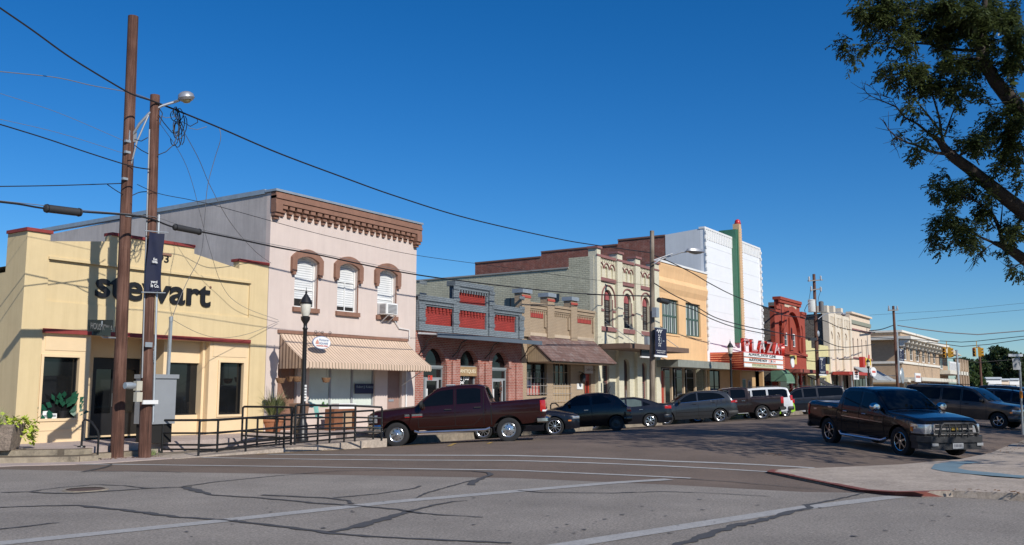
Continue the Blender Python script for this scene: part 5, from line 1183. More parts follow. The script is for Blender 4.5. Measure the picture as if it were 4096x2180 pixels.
def wheel_mesh(key, rad, wid, rimr, style, rmat):
    # built facing -y at the origin: tyre mesh and rim mesh
    if key in WHEELS: return WHEELS[key]
    h = wid/2; t = MB()
    t.lathe([(rimr,-h*.72),(rimr+.012,-h*.86),(rad*.90,-h*1.0),(rad*.975,-h*.88),(rad,-h*.6),(rad,h*.6),(rad*.975,h*.88),(rad*.90,h),(rimr,h*.8),(rimr,-h*.72)], n=36, axis='y')
    n = 60
    for k in range(n):
        a = 6.2832*k/n; c, s = math.cos(a), math.sin(a)
        t.hexa([(c*rad*.99-s*.006,-h*.6,s*rad*.99+c*.006),(c*rad*.99+s*.006,-h*.6,s*rad*.99-c*.006),(c*rad*.99+s*.006,h*.6,s*rad*.99-c*.006),(c*rad*.99-s*.006,h*.6,s*rad*.99+c*.006),
                (c*rad*1.012-s*.005,-h*.55,s*rad*1.012+c*.005),(c*rad*1.012+s*.005,-h*.55,s*rad*1.012-c*.005),(c*rad*1.012+s*.005,h*.55,s*rad*1.012-c*.005),(c*rad*1.012-s*.005,h*.55,s*rad*1.012+c*.005)])
    r = MB(); R_ = rimr
    r.cur = 1; r.lathe([(.001,-h*.15),(R_*.97,-h*.15),(R_*.97,-h*.3)], n=32, axis='y')
    r.cur = 0; r.lathe([(R_*.995,-h*.25),(R_*.93,-h*.4),(R_*.90,-h*.74),(R_*.96,-h*.80),(R_+.004,-h*.74),(R_+.004,-h*.3)], n=36, axis='y')
    r.lathe([(.001,-h*.80),(R_*.14,-h*.80),(R_*.2,-h*.74),(R_*.22,-h*.3)], n=16, axis='y')
    def spoke(a, w0, w1, r0=.16, r1=.93, y0=.76, y1=.70):
        ca, sa = math.cos(a), math.sin(a)
        def P(rr, ww, y): return (ca*rr-sa*ww, y, sa*rr+ca*ww)
        r.hexa([P(R_*r0,-w0,-h*.35),P(R_*r0,w0,-h*.35),P(R_*r1,w1,-h*.35),P(R_*r1,-w1,-h*.35),P(R_*r0,-w0*.8,-h*y0),P(R_*r0,w0*.8,-h*y0),P(R_*r1,w1*.8,-h*y1),P(R_*r1,-w1*.8,-h*y1)])
    if style == 'five': [spoke(6.2832*k/5+.3, R_*.11, R_*.15) for k in range(5)]
    if style == 'six': [spoke(6.2832*k/6+.2, R_*.13, R_*.10) for k in range(6)]
    if style == 'split': [spoke(6.2832*k/5+.3+d, R_*.05, R_*.07) for k in range(5) for d in (-.17,.17)]
    if style == 'ten': [spoke(6.2832*k/10, R_*.05, R_*.05) for k in range(10)]
    if style == 'swirl':
        for k in range(7): spoke(6.2832*k/7, R_*.10, R_*.16, .2, .9)
    if style == 'dish':
        r.lathe([(.001,-h*.62),(R_*.45,-h*.6),(R_*.62,-h*.48),(R_*.9,-h*.5)], n=32, axis='y')
        r.cur = 1
        for k in range(8): a = 6.2832*k/8; r.lathe([(.001,0),(R_*.09,0)], (math.cos(a)*R_*.72,-h*.53,math.sin(a)*R_*.72), 10, 'y')
        r.cur = 0
        for k in range(8): a = 6.2832*(k+.5)/8; r.lathe([(.001,-.02),(R_*.05,-.01),(R_*.05,.02)], (math.cos(a)*R_*.36,-h*.62,math.sin(a)*R_*.36), 8, 'y')
        r.lathe([(.001,-h*.95),(R_*.16,-h*.9),(R_*.2,-h*.6)], n=14, axis='y')
    if style == 'steel':
        r.lathe([(.001,-h*.5),(R_*.5,-h*.5),(R_*.7,-h*.4),(R_*.92,-h*.5)], n=28, axis='y')
        r.cur = 1
        for k in range(12): a = 6.2832*k/12; r.lathe([(.001,0),(R_*.07,0)], (math.cos(a)*R_*.78,-h*.5,math.sin(a)*R_*.78), 8, 'y')
    if style != 'steel':
        for k in range(5): a = 6.2832*k/5; r.lathe([(.001,-h*.79),(R_*.03,-h*.79),(R_*.03,-h*.7)], (math.cos(a)*R_*.12,0,math.sin(a)*R_*.12), 6, 'y')
    to = t.build('wheel', m_tyre); ro = r.build('rim', [rmat, m_under])
    WHEELS[key] = (to.data, ro.data); bpy.data.objects.remove(to); bpy.data.objects.remove(ro)
    return WHEELS[key]
class Car:
    # local frame: x from the front bumper (0) to the tail (L), y across, z up from the road
    def __init__(s, name, label, cat, pm, L, W, prof, belt, sill, ends, wheels, tum=.30, group=None, rnd=.07, bed=None, plan=(.38,.16,.30,.10), bulge=.03):
        s.root = thing(name, label, cat, group=group); s.L, s.W, s.prof, s.belt, s.sill, s.ends = L, W, prof, belt, sill, ends
        s.wh = wheels; s.tum = tum; s.rnd = rnd; s.bed = bed; s.plan = plan; s.pm = pm; s.bulge = bulge
        s.body()
    def ztop(s, x): return lerp(s.prof, x)
    def zlow(s, x):
        z = lerp(s.ends, x)
        for wx, rad, ar in s.wh:
            if abs(x-wx) < ar: z = max(z, rad+math.sqrt(max(0, ar*ar-(x-wx)**2)))
        return z
    def wplan(s, x):
        a, ka, b, kb = s.plan; w = s.W/2
        if x < a: w *= 1-ka*(1-x/a)**2.2
        if s.L-x < b: w *= 1-kb*(1-(s.L-x)/b)**2.2
        return w
    def hw(s, x, z, rounded=True):
        w = s.wplan(x); zb = lerp(s.belt, x); zs = s.sill
        if z <= zb:
            t = (z-zs)/max(.1, zb-zs); t = min(1, max(-.5, t)); w *= 1-s.bulge*(2*t-1.0)**2-(.012 if t > .95 else 0)
        else:
            w = w*(1-s.bulge-.012)-s.tum*(z-zb)
        if rounded:
            zt = s.ztop(x); r = s.rnd
            if z > zt-r: q = (z-(zt-r))/r; w -= r*(1-math.sqrt(max(0, 1-q*q)))
        return max(.05, w)
    def body(s):
        xs = set([0, s.L]); n = int(s.L/.07)
        for i in range(n+1): xs.add(round(s.L*i/n, 4))
        for p in s.prof: xs.add(round(p[0], 4))
        for wx, rad, ar in s.wh:
            for k in range(17): xs.add(round(wx-ar*math.cos(math.pi*k/16), 4))
            xs.add(round(wx-ar-.001, 4)); xs.add(round(wx+ar+.001, 4))
        xs = sorted(x for x in xs if 0 <= x <= s.L)
        fr = [0,.06,.15,.28,.42,.56,.68,.78,.85,.9,.94,.97,.99,1]; m_ = len(fr)
        b = MB(); vs = []
        side = {}
        for sg in (-1, 1):
            for i, x in enumerate(xs):
                z0, z1 = s.zlow(x), s.ztop(x); z0 = min(z0, z1-.05)
                for j, f in enumerate(fr):
                    z = z0+(z1-z0)*f; side[sg, i, j] = len(vs); vs.append((x, sg*s.hw(x, z), z))
        fs = []
        for sg in (-1, 1):
            for i in range(len(xs)-1):
                for j in range(m_-1): fs.append((side[sg,i,j], side[sg,i+1,j], side[sg,i+1,j+1], side[sg,i,j+1]))
        # roof, bonnet, bed
        na = 8; top = {}
        for i, x in enumerate(xs):
            zt = s.ztop(x); w = s.hw(x, zt); inb = s.bed and s.bed[0] < x < s.bed[1]
            for k in range(na+1):
                t = -1+2*k/na
                if k in (0, na): top[i,k] = side[-1 if k == 0 else 1, i, m_-1]; continue
                if inb:
                    ww = w*t if 1 < k < na-1 else (w-.09)*(1 if t > 0 else -1)
                    z = zt-.52 if 1 < k < na-1 else zt
                    if k in (2, na-2): ww = (w-.10)*(1 if t > 0 else -1)
                    top[i,k] = len(vs); vs.append((x, ww, z))
                else:
                    top[i,k] = len(vs); vs.append((x, w*t, zt+.035*(1-t*t)*min(1, w)))
        for i in range(len(xs)-1):
            for k in range(na): fs.append((top[i,k], top[i+1,k], top[i+1,k+1], top[i,k+1]))
        b.add(vs, fs, True)
        for i in (0, len(xs)-1):             # nose and tail panels
            lo = [side[-1,i,j] for j in range(m_)]; hi = [side[1,i,j] for j in range(m_)]
            b.add([vs[q] for q in lo]+[vs[top[i,k]] for k in range(1, na)]+[vs[q] for q in hi[::-1]], [tuple(range(2*m_+na-1))])
        # flared lips inside the arches
        s.bodyo = b.build('body', s.pm, s.root, True)
        u = MB(); zl = min(p[1] for p in s.ends)
        u.box(.25, s.L-.25, -s.W/2+.28, s.W/2-.28, zl+.02, lerp(s.belt, s.L/2)-.35)
        for wx, rad, ar in s.wh:
            u.box(wx-ar*.98, wx+ar*.98, -s.W/2+.30, s.W/2-.30, rad*.9, rad+ar*.96)
        u.box(.12, s.L-.12, -s.W/2+.10, s.W/2-.10, zl+.015, zl+.03)
        u.build('underbody', m_under, s.root, True)
        for wx, rad, ar in s.wh:              # wheel arch rim
            for sg in (-1, 1):
                pass
    def patch(s, name, mt, bot, top, side, off=.008, n=10, m_=3, parent=None, x0=None, x1=None, smooth=True):
        xa = x0 if x0 is not None else max(bot[0][0], top[0][0]); xb = x1 if x1 is not None else min(bot[-1][0], top[-1][0])
        b = MB(); vs = []
        for i in range(n+1):
            x = xa+(xb-xa)*i/n; z0, z1 = lerp(bot, x), lerp(top, x)
            for j in range(m_+1):
                z = z0+(z1-z0)*j/m_; vs.append((x, side*(s.hw(x, z)+off), z))
        fs = [(i*(m_+1)+j, (i+1)*(m_+1)+j, (i+1)*(m_+1)+j+1, i*(m_+1)+j+1) for i in range(n) for j in range(m_)]
        b.add(vs, fs, smooth)
        return b.build(name, mt, parent or s.root, True)
    def both(s, name, mt, bot, top, off=.008, **k):
        return [s.patch(name, mt, bot, top, sd, off, **k) for sd in (-1, 1)]
    def line(s, pts, w=.014, off=.004, mt=None, name='door_gap', parent=None):
        for sd in (-1, 1):
            b = MB()
            for (x0, z0), (x1, z1) in zip(pts[:-1], pts[1:]):
                n = max(1, int(math.hypot(x1-x0, z1-z0)/.12)); dx, dz = (x1-x0), (z1-z0); l = math.hypot(dx, dz); px, pz = -dz/l*w/2, dx/l*w/2
                for i in range(n):
                    a, c = i/n, (i+1)/n; q = []
                    for t, sg in ((a,-1),(c,-1),(c,1),(a,1)):
                        x, z = x0+dx*t+px*sg, z0+dz*t+pz*sg; q.append((x, sd*(s.hw(x, z)+off), z))
                    b.quad(*q)
            b.build(name, mt or m_seam, parent or s.bodyo, True)
    def across(s, name, mt, x0, x1, frac=.86, off=.012, zoff=0, n=6, parent=None, frac1=None):
        # glass across the car from x0 to x1 following the roofline
        b = MB(); vs = []; na = 8
        for i in range(n+1):
            x = x0+(x1-x0)*i/n; zt = s.ztop(x); fr_ = frac+((frac1 or frac)-frac)*i/n; w = s.hw(x, zt-s.rnd*.6)*fr_
            dx = .02; sl_ = (s.ztop(x+dx)-s.ztop(x-dx))/(2*dx); l = math.sqrt(1+sl_*sl_)
            for k in range(na+1):
                t = -1+2*k/na; vs.append((x-sl_/l*off, w*t, zt+.035*(1-(t*fr_)**2)*min(1, w)+off/l))
        b.add(vs, [(i*(na+1)+k, (i+1)*(na+1)+k, (i+1)*(na+1)+k+1, i*(na+1)+k+1) for i in range(n) for k in range(na)], True)
        return b.build(name, mt, parent or s.root, True)
    def wrap(s, name, mt, end, xa, z0, z1, off=.03, ya=None, side=0, thick=.08, parent=None, xe=0, rnd=.25):
        # band hugging the nose (end=0) or tail (end=1); side 0 all round, else only one corner in to ya
        zm = (z0+z1)/2; X = (lambda d: d) if end == 0 else (lambda d: s.L-d); sg = -1 if end == 0 else 1
        def half(sd):
            pts = []
            for i in range(9):
                d = xa*(1-i/8)**1.5; pts.append((X(d), sd*s.hw(X(d), zm, False)))
            return pts
        w0 = s.hw(X(0), zm, False)
        if side == 0: path = half(1)+[(X(0), w0*(1-2*k/8)) for k in range(1, 8)]+half(-1)[::-1]
        else: path = half(side)+[(X(0), side*(w0+(ya-w0)*k/4)) for k in range(1, 5)]
        cx_ = s.L/2
        def offp(o):
            out = []
            for i, p in enumerate(path):
                a, c = Vector(path[max(0, i-1)]), Vector(path[min(len(path)-1, i+1)]); d = (c-a)
                if d.length < 1e-6: d = Vector((0, 1))
                d.normalize(); nn = Vector((d.y, -d.x))
                if nn.dot(Vector((p[0]-cx_, p[1]*1.0))) < 0: nn = -nn
                out.append((p[0]+nn.x*o, p[1]+nn.y*o))
            return out
        hgt = z1-z0
        secs = [(off-thick, z0), (off*.3, z0), (off, z0+hgt*rnd), (off, z1-hgt*rnd), (off*.3, z1), (off-thick, z1)]
        rings = [[(x, y, z) for x, y in offp(o)] for o, z in secs]; m_ = len(path); vs = [v for r_ in rings for v in r_]
        fs = [(a*m_+i, a*m_+i+1, (a+1)*m_+i+1, (a+1)*m_+i) for a in range(len(secs)-1) for i in range(m_-1)]
        fs += [tuple(a*m_ for a in range(len(secs))), tuple(a*m_+m_-1 for a in range(len(secs)))[::-1]]
        b = MB(); b.add(vs, fs, True); return b.build(name, mt, parent or s.root, True)
    def wheels(s, style, rmat, rimr, wid=.24, key=None, steer=0):
        for i, (wx, rad, ar) in enumerate(s.wh):
            tm, rm = wheel_mesh((style, round(rad, 3), rimr, rmat.name), rad, wid, rimr, style, rmat)
            for sd in (-1, 1):
                w = bpy.data.objects.new('wheel', tm); COL.objects.link(w); w.parent = s.root
                w.location = (wx, sd*(s.W/2-wid/2-.02), rad); w.rotation_euler = (0, random.uniform(0, 1), 0 if sd < 0 else math.pi)
                if i == 0: w.rotation_euler.z += steer
                r_ = bpy.data.objects.new('rim', rm); COL.objects.link(r_); r_.parent = w
    def handles(s, spots, mt, l=.2):
        for x, z in spots:
            for sd in (-1, 1):
                y = s.hw(x, z)+.02
                h = MB(); h.box(x-l/2, x+l/2, sd*y-.018, sd*y+.018, z-.02, z+.02); bevel(h.build('door_handle', mt, s.root, True), .01)
    def mirrors(s, x, z, mt, w=.22, h=.17):
        for sd in (-1, 1):
            y = s.hw(x, z)
            b = MB(); b.lathe([(.001,-.06),(.07,-.055),(.1,-.01),(.1,.05),(.001,.06)], (0,0,0), 14, 'x').xf(Matrix.Translation((x, sd*(y+.17), z+.03)) @ Matrix.Diagonal((1, w/.2, h/.2, 1)))
            b.bar((x+.02, sd*(y-.02), z-.04), (x+.02, sd*(y+.12), z-.01), .04)
            b.build('mirror', mt, s.root, True)
    def plate(s, end, z, mt=None, text_=None):
        x = -.035 if end == 0 else s.L+.035
        b = MB(); b.box(x-.012, x+.012, -.155, .155, z-.08, z+.08); p = b.build('licence_plate', mt or m_plate, s.root, True)
    def place(s, p, heading):
        # p: ground point of the rear axle middle or as given; heading: direction of travel
        s.root.rotation_euler.z = math.atan2(-heading[1], -heading[0]); return s
def put(car, wx, sd, gpt, heading, gz=None, k=1):
    car.root.scale = (k, k, k)
    # put the wheel at local (wx, sd*W/2) on the street point gpt
    h = Vector((heading[0], heading[1])).normalized(); ex = -h; ey = Vector((-ex.y, ex.x))
    q = Vector((gpt[0], gpt[1]))-ex*wx*k-ey*(sd*(car.W/2-.14)*k)
    z = zr(gpt[0], gpt[1]) if gz is None else gz
    car.root.location = (q.x, q.y, z)
    # follow the camber between the axles
    c0 = q+ex*car.wh[0][0]*k; c1 = q+ex*car.wh[1][0]*k
    zf, zb = zr(c0.x, c0.y), zr(c1.x, c1.y); sl_ = math.atan2(zb-zf, car.wh[1][0]-car.wh[0][0])
    car.root.rotation_euler = (0, -sl_, math.atan2(ex.y, ex.x))
    car.root.location.z = zf-math.tan(sl_)*car.wh[0][0]
HL = (-math.cos(R(60)), math.sin(R(60)))     # the nose-in parking angle on the shop side
TRG = 'pickup trucks and cars parked nose-in along the shops'
# ---------------------------------------------------------------- maroon pickup
pm = paint('maroon_paint', (.025,.004,.0026), .3, .25)
ram = Car('pickup_truck', 'dark maroon crew cab pickup with chrome bumper nearest to the handrail ramp', 'pickup truck', pm, 6.03, 2.02,
    [(0,1.08),(.06,1.14),(.25,1.22),(.9,1.27),(1.55,1.31),(1.62,1.33),(2.05,1.66),(2.32,1.86),(2.5,1.92),(3.1,1.97),(3.75,1.96),(3.98,1.90),(4.02,1.86),(4.2,1.36),(4.215,1.34),(5.95,1.40),(6.0,1.38),(6.03,1.34)],
    [(0,1.05),(1.6,1.24),(4.2,1.33),(6.03,1.36)], .48, [(0,.52),(.35,.50),(.5,.55),(1.8,.53),(4.1,.53),(5.5,.60),(6.03,.66)], [(.98,.405,.50),(4.77,.405,.50)], tum=.30, group=TRG, bed=(4.22,5.93), plan=(.45,.14,.15,.02))
ram.both('window', m_cglass, [(1.78,1.30),(2.95,1.335)], [(1.78,1.33),(2.12,1.63),(2.42,1.80),(2.95,1.85)], x0=1.8, x1=2.93)
ram.both('window', m_cglass, [(3.05,1.34),(3.88,1.36)], [(3.05,1.85),(3.7,1.85),(3.88,1.80)], x0=3.05, x1=3.86)
ram.across('windshield', m_cglass, 1.66, 2.38, .9, frac1=.9); ram.across('rear_window', m_cglass, 4.03, 4.17, .84, n=3)
for x in (1.74, 2.99, 3.96): ram.line([(x,.62),(x,1.28 if x < 1.8 else 1.82)])
ram.line([(1.74,.62),(3.6,.62),(3.96,.95)]); ram.line([(4.21,.6),(4.21,1.33)], w=.03); ram.line([(5.86,.75),(5.86,1.37)])
ram.line([(.3,1.19),(1.6,1.29)])
ram.handles([(2.75,1.17),(3.75,1.2)], m_trim, .24); ram.mirrors(1.86,1.34,m_trim,.26,.26)
ram.wrap('front_bumper', m_chrome, 0, .5, .48, .76, .05); ram.wrap('grille', m_chrome, 0, .05, .80, 1.10, .03, thick=.06)
for sd in (-1, 1): ram.wrap('headlight', m_head, 0, .34, .82, 1.08, .018, ya=sd*.55, side=sd)
ram.wrap('rear_bumper', m_chrome, 1, .28, .60, .80, .14, thick=.16)
for sd in (-1, 1): ram.wrap('tail_light', m_tail, 1, .17, .93, 1.34, .012, ya=sd*.86, side=sd)
for sd in (-1, 1): ram.wrap('reverse_lamp', m_white, 1, .10, .96, 1.02, .018, ya=sd*.87, side=sd)
ram.wheels('dish', m_alloy, .245, .27)
b = MB(); b.box(5.90,6.05,-.9,.9,1.375,1.42); bevel(b.build('tailgate_cap', m_trim, ram.root, True), .02)
for sd in (-1, 1):
    b = MB(); b.tube([(1.6,sd*1.0,.5),(1.75,sd*1.03,.45),(4.0,sd*1.03,.45),(4.15,sd*1.0,.5)], .045, 8); b.build('running_board', m_alloy, ram.root, True)
    b = MB(); b.box(1.30,1.62,sd*1.005-.008,sd*1.005+.008,1.06,1.12) if 0 else None
    for xx, w_, c_ in ((1.28,.16,m_chrome),(1.52,.36,m_chrome)):
        b = MB(); y = ram.hw(xx,1.02)+.008; b.box(xx,xx+w_,sd*y-.006,sd*y+.006,1.0,1.07); b.build('badge', c_, ram.root, True)
        b = MB(); b.box(xx,xx+w_,sd*y-.006,sd*y+.006,.965,.985); b.build('badge', m_tail, ram.root, True)
b = MB(); b.box(2.6,2.9,-.25,.25,1.955,2.02); bevel(b.build('roof_lamp', m_gframe, ram.root, True), .03)
put(ram, 4.77, -1, gr('L',1895,1013), HL, k=.955)
# ---------------------------------------------------------------- dark navy coupe behind the maroon pickup
pm = paint('navy_black_paint', (.006,.007,.012))
mus = Car('coupe', 'dark navy coupe with ten spoke wheels backed in behind the maroon pickup', 'car', pm, 4.78, 1.90,
    [(0,.68),(.2,.78),(.9,.92),(1.5,.98),(1.62,1.0),(2.3,1.32),(2.8,1.38),(3.3,1.34),(4.1,1.06),(4.6,1.04),(4.7,.98),(4.78,.85)],
    [(0,.7),(1.5,.93),(3.5,1.0),(4.78,1.0)], .25, [(0,.25),(.5,.22),(4.3,.22),(4.78,.32)], [(.95,.345,.40),(3.67,.345,.40)], tum=.45, group=TRG)
mus.both('window', m_cglass, [(1.9,1.02),(3.2,1.05)], [(1.9,1.06),(2.4,1.27),(2.9,1.31),(3.2,1.26)], x0=1.95, x1=3.15)
mus.across('windshield', m_cglass, 1.68, 2.28, .88); mus.across('rear_window', m_cglass, 3.36, 4.0, .82)
for sd in (-1, 1): mus.wrap('tail_light', m_tail, 1, .1, .78, .92, .01, ya=sd*.35, side=sd); mus.wrap('headlight', m_head, 0, .25, .60, .70, .01, ya=sd*.5, side=sd)
mus.both('side_marker', m_amber, [(.30,.52),(.42,.52)], [(.30,.57),(.42,.57)]); mus.line([(1.7,.35),(1.7,.95)]); mus.line([(3.1,.35),(3.1,1.0)])
mus.handles([(2.85,.85)], m_trim); mus.wheels('ten', m_alloy, .25, .24)
put(mus, .95, 1, gr('M',165,563), (-HL[0], -HL[1]))
# ---------------------------------------------------------------- small dark brown hatchback
pm = paint('espresso_paint', (.017,.0085,.006), .3, .25)
fia = Car('hatchback', 'small rounded dark brown three door hatchback with black steel wheels', 'car', pm, 3.60, 1.63,
    [(0,.62),(.1,.78),(.35,.92),(.75,1.02),(.95,1.06),(1.25,1.27),(1.55,1.42),(1.9,1.49),(2.4,1.50),(2.85,1.44),(3.15,1.27),(3.4,1.02),(3.52,.9),(3.60,.7)],
    [(0,.72),(.9,.98),(2.2,1.02),(3.6,1.0)], .26, [(0,.24),(.4,.22),(3.2,.22),(3.60,.34)], [(.70,.295,.345),(3.0,.295,.345)], tum=.33, group=TRG, rnd=.11, plan=(.5,.22,.5,.20), bulge=.05)
fia.both('window', m_cglass, [(1.12,1.05),(2.05,1.06)], [(1.12,1.10),(1.5,1.33),(1.85,1.40),(2.05,1.41)], x0=1.14, x1=2.02)
fia.both('window', m_cglass, [(2.12,1.07),(2.85,1.10)], [(2.12,1.41),(2.5,1.39),(2.72,1.28),(2.85,1.14)], x0=2.12, x1=2.84)
fia.across('windshield', m_cglass, 1.0, 1.56, .88); fia.across('rear_window', m_cglass, 2.92, 3.30, .80)
fia.line([(1.05,.34),(1.05,.98)]); fia.line([(2.08,.30),(2.08,1.0)]); fia.line([(1.05,.30),(2.08,.30)]); fia.handles([(1.86,.86)], m_chrome, .16); fia.mirrors(1.22,1.08,pm,.2,.15)
for sd in (-1, 1): fia.wrap('tail_light', m_tail, 1, .16, .70, .90, .008, ya=sd*.60, side=sd); fia.wrap('headlight', m_head, 0, .22, .66, .80, .01, ya=sd*.45, side=sd)
fia.wrap('rear_bumper', pm, 1, .3, .34, .56, .025); fia.wheels('steel', m_steelw, .195, .19)
b = MB(); b.tube([(2.75,0,1.44),(2.9,0,1.72)], .012, 5); b.build('aerial', m_trim, fia.root, True)
put(fia, 3.0, -1, gr('M',745,521), HL, k=1.07)
# ---------------------------------------------------------------- dark grey sedan
pm = paint('charcoal_metallic', (.017,.018,.024), .5, .3)
civ = Car('sedan', 'charcoal four door sedan with swirl alloy wheels parked behind the small hatchback', 'car', pm, 4.56, 1.76,
    [(0,.62),(.12,.74),(.9,.92),(1.25,.97),(1.9,1.32),(2.3,1.42),(2.9,1.43),(3.4,1.33),(4.0,1.10),(4.42,1.05),(4.50,1.0),(4.56,.85)],
    [(0,.7),(1.3,.92),(3.4,.99),(4.56,1.0)], .24, [(0,.24),(.5,.2),(4.1,.2),(4.56,.32)], [(.88,.32,.37),(3.55,.32,.37)], tum=.40, group=TRG, plan=(.5,.22,.4,.14))
m_lglass = glassmat('bright_view_glass', (.10,.13,.12), .05, .5, 1.5)  # brightness seen in the sedan's windows is put into the glass colour
civ.both('window', m_lglass, [(1.5,.97),(2.45,.99)], [(1.5,1.0),(1.95,1.25),(2.45,1.35)], x0=1.52, x1=2.43)
civ.both('window', m_lglass, [(2.52,.99),(3.25,1.02)], [(2.52,1.35),(2.9,1.34),(3.25,1.24)], x0=2.52, x1=3.2)
civ.both('window', m_cglass, [(3.26,1.02),(3.6,1.06)], [(3.26,1.22),(3.6,1.08)], x0=3.27, x1=3.58)
civ.across('windshield', m_cglass, 1.3, 1.95, .86); civ.across('rear_window', m_cglass, 3.42, 3.96, .82)
for x in (1.42, 2.48): civ.line([(x,.3),(x,.95)])
civ.line([(3.22,.55),(3.35,.98)]); civ.handles([(2.25,.84),(3.15,.86)], m_chrome, .17); civ.mirrors(1.55,.99,pm,.2,.14)
for sd in (-1, 1): civ.wrap('tail_light', m_tail, 1, .3, .84, .98, .008, ya=sd*.5, side=sd); civ.wrap('headlight', m_head, 0, .35, .62, .74, .01, ya=sd*.45, side=sd)
civ.wrap('rear_bumper', pm, 1, .35, .32, .58, .03); civ.plate(1, .72); civ.wheels('swirl', m_alloy, .215, .2)
put(civ, 3.55, -1, gr('M',1060,489), HL)
# ---------------------------------------------------------------- grey crossover
pm = paint('steel_grey_metallic', (.055,.060,.067), .65, .28)
edg = Car('crossover', 'steel grey crossover with split spoke alloy wheels and rising window line', 'car', pm, 4.78, 1.92,
    [(0,.78),(.1,.95),(.4,1.06),(1.2,1.14),(1.35,1.16),(2.0,1.55),(2.4,1.68),(3.0,1.72),(3.8,1.69),(4.2,1.60),(4.3,1.55),(4.5,1.28),(4.66,1.12),(4.72,.95),(4.78,.72)],
    [(0,.85),(1.3,1.06),(3.6,1.18),(4.78,1.22)], .34, [(0,.32),(.5,.26),(4.3,.26),(4.78,.42)], [(.97,.365,.43),(3.82,.365,.43)], tum=.36, group=TRG, rnd=.09, plan=(.55,.2,.45,.14), bulge=.04)
edg.both('window', m_cglass, [(1.62,1.13),(2.66,1.18)], [(1.62,1.17),(2.05,1.46),(2.35,1.58),(2.66,1.62)], x0=1.64, x1=2.64)
edg.both('window', m_cglass, [(2.72,1.18),(4.15,1.27)], [(2.72,1.62),(3.5,1.60),(3.9,1.52),(4.15,1.31)], x0=2.72, x1=4.13)
edg.across('windshield', m_cglass, 1.42, 2.1, .88); edg.across('rear_window', m_cglass, 4.30, 4.52, .82)
for x in (1.5, 2.69): edg.line([(x,.42),(x,1.12)])
edg.line([(3.62,.8),(3.75,1.2)]); edg.line([(1.5,.42),(3.4,.42)]); edg.line([(1.5,.62),(3.45,.62)], w=.03); edg.handles([(2.5,1.04),(3.5,1.08)], m_trim, .2); edg.mirrors(1.68,1.16,m_trim,.24,.18)
edg.both('window_trim', m_chrome, [(1.6,1.115),(4.1,1.25)], [(1.6,1.13),(4.1,1.265)], off=.012, n=16, m_=1)
for sd in (-1, 1): edg.wrap('tail_light', m_tail, 1, .34, 1.02, 1.14, .01, ya=sd*.45, side=sd); edg.wrap('headlight', m_head, 0, .4, .82, .96, .01, ya=sd*.5, side=sd)
for sd in (-1, 1): edg.wrap('reverse_lamp', m_head, 1, .10, 1.05, 1.11, .016, ya=sd*.6, side=sd)
edg.wrap('rear_bumper', m_plast, 1, .5, .42, .60, .03); edg.wheels('split', m_alloy, .26, .24); edg.plate(1, .80)
b = MB(); b.hexa([(4.12,-.62,1.655),(4.42,-.58,1.60),(4.42,.58,1.60),(4.12,.62,1.655),(4.12,-.62,1.70),(4.42,-.58,1.63),(4.42,.58,1.63),(4.12,.62,1.70)]); b.build('roof_spoiler', pm, edg.root, True)
put(edg, 3.82, -1, gr('M',1715,440), HL)
# ---------------------------------------------------------------- brown crew cab pickup
def pickup(name, label, pm, L=5.85, W=2.03, group=None, style='five', rm=None, rad=.40, chrome=True, custom=False):
    c = Car(name, label, 'pickup truck', pm, L, W,
        [(0,.98),(.06,1.06),(.25,1.13),(.9,1.20),(1.5,1.24),(1.58,1.26),(2.1,1.64),(2.32,1.78),(2.5,1.84),(3.1,1.885),(3.72,1.87),(3.90,1.80),(3.94,1.76),(4.06,1.32),(4.075,1.30),(L-.1,1.33),(L-.03,1.31),(L,1.26)],
        [(0,1.0),(1.55,1.19),(4.0,1.27),(L,1.29)], .46, [(0,.42),(.35,.42),(.5,.48),(1.8,.46),(3.9,.46),(5.2,.52),(L,.58)], [(.98,rad,.485),(4.62,rad,.485)], tum=.31, group=group, bed=(4.08,L-.1), plan=(.42,.13,.15,.02))
    c.both('window', m_cglass, [(1.74,1.25),(2.85,1.285)], [(1.74,1.28),(2.15,1.60),(2.4,1.72),(2.85,1.77)], x0=1.76, x1=2.83)
    c.both('window', m_cglass, [(2.94,1.29),(3.76,1.30)], [(2.94,1.77),(3.6,1.765),(3.76,1.70)], x0=2.94, x1=3.75)
    c.across('windshield', m_cglass, 1.62, 2.36, .9); c.across('rear_window', m_cglass, 3.95, 4.04, .84, n=3)
    for x in (1.66, 2.89, 3.82): c.line([(x,.54),(x,1.23 if x < 1.8 else 1.76)])
    c.line([(1.66,.54),(3.45,.54),(3.82,.9)]); c.line([(4.07,.5),(4.07,1.29)], w=.025); c.line([(.3,1.11),(1.55,1.22)])
    c.handles([(2.62,1.10),(3.6,1.12)], m_chrome, .2)
    for sd in (-1, 1): c.wrap('tail_light', m_tail, 1, .15, .86, 1.24, .012, ya=sd*.88, side=sd)
    c.wheels(style, rm or m_alloy, .27, .27); return c
gmc = pickup('pickup_truck', 'brown crew cab pickup with bright five spoke wheels beside the white SUV', paint('cocoa_paint', (.020,.011,.0105), .3), group=TRG)
gmc.mirrors(1.82,1.30,m_trim,.26,.22); gmc.wrap('rear_bumper', m_trim, 1, .25, .50, .70, .12, thick=.14); gmc.wrap('front_bumper', m_chrome, 0, .45, .42, .66, .04)
for sd in (-1, 1): gmc.wrap('headlight', m_head, 0, .3, .74, .95, .016, ya=sd*.55, side=sd)
gq = pY('M',2110,402,17.2); put(gmc, 4.62, -1, (gq.x, gq.y), HL)
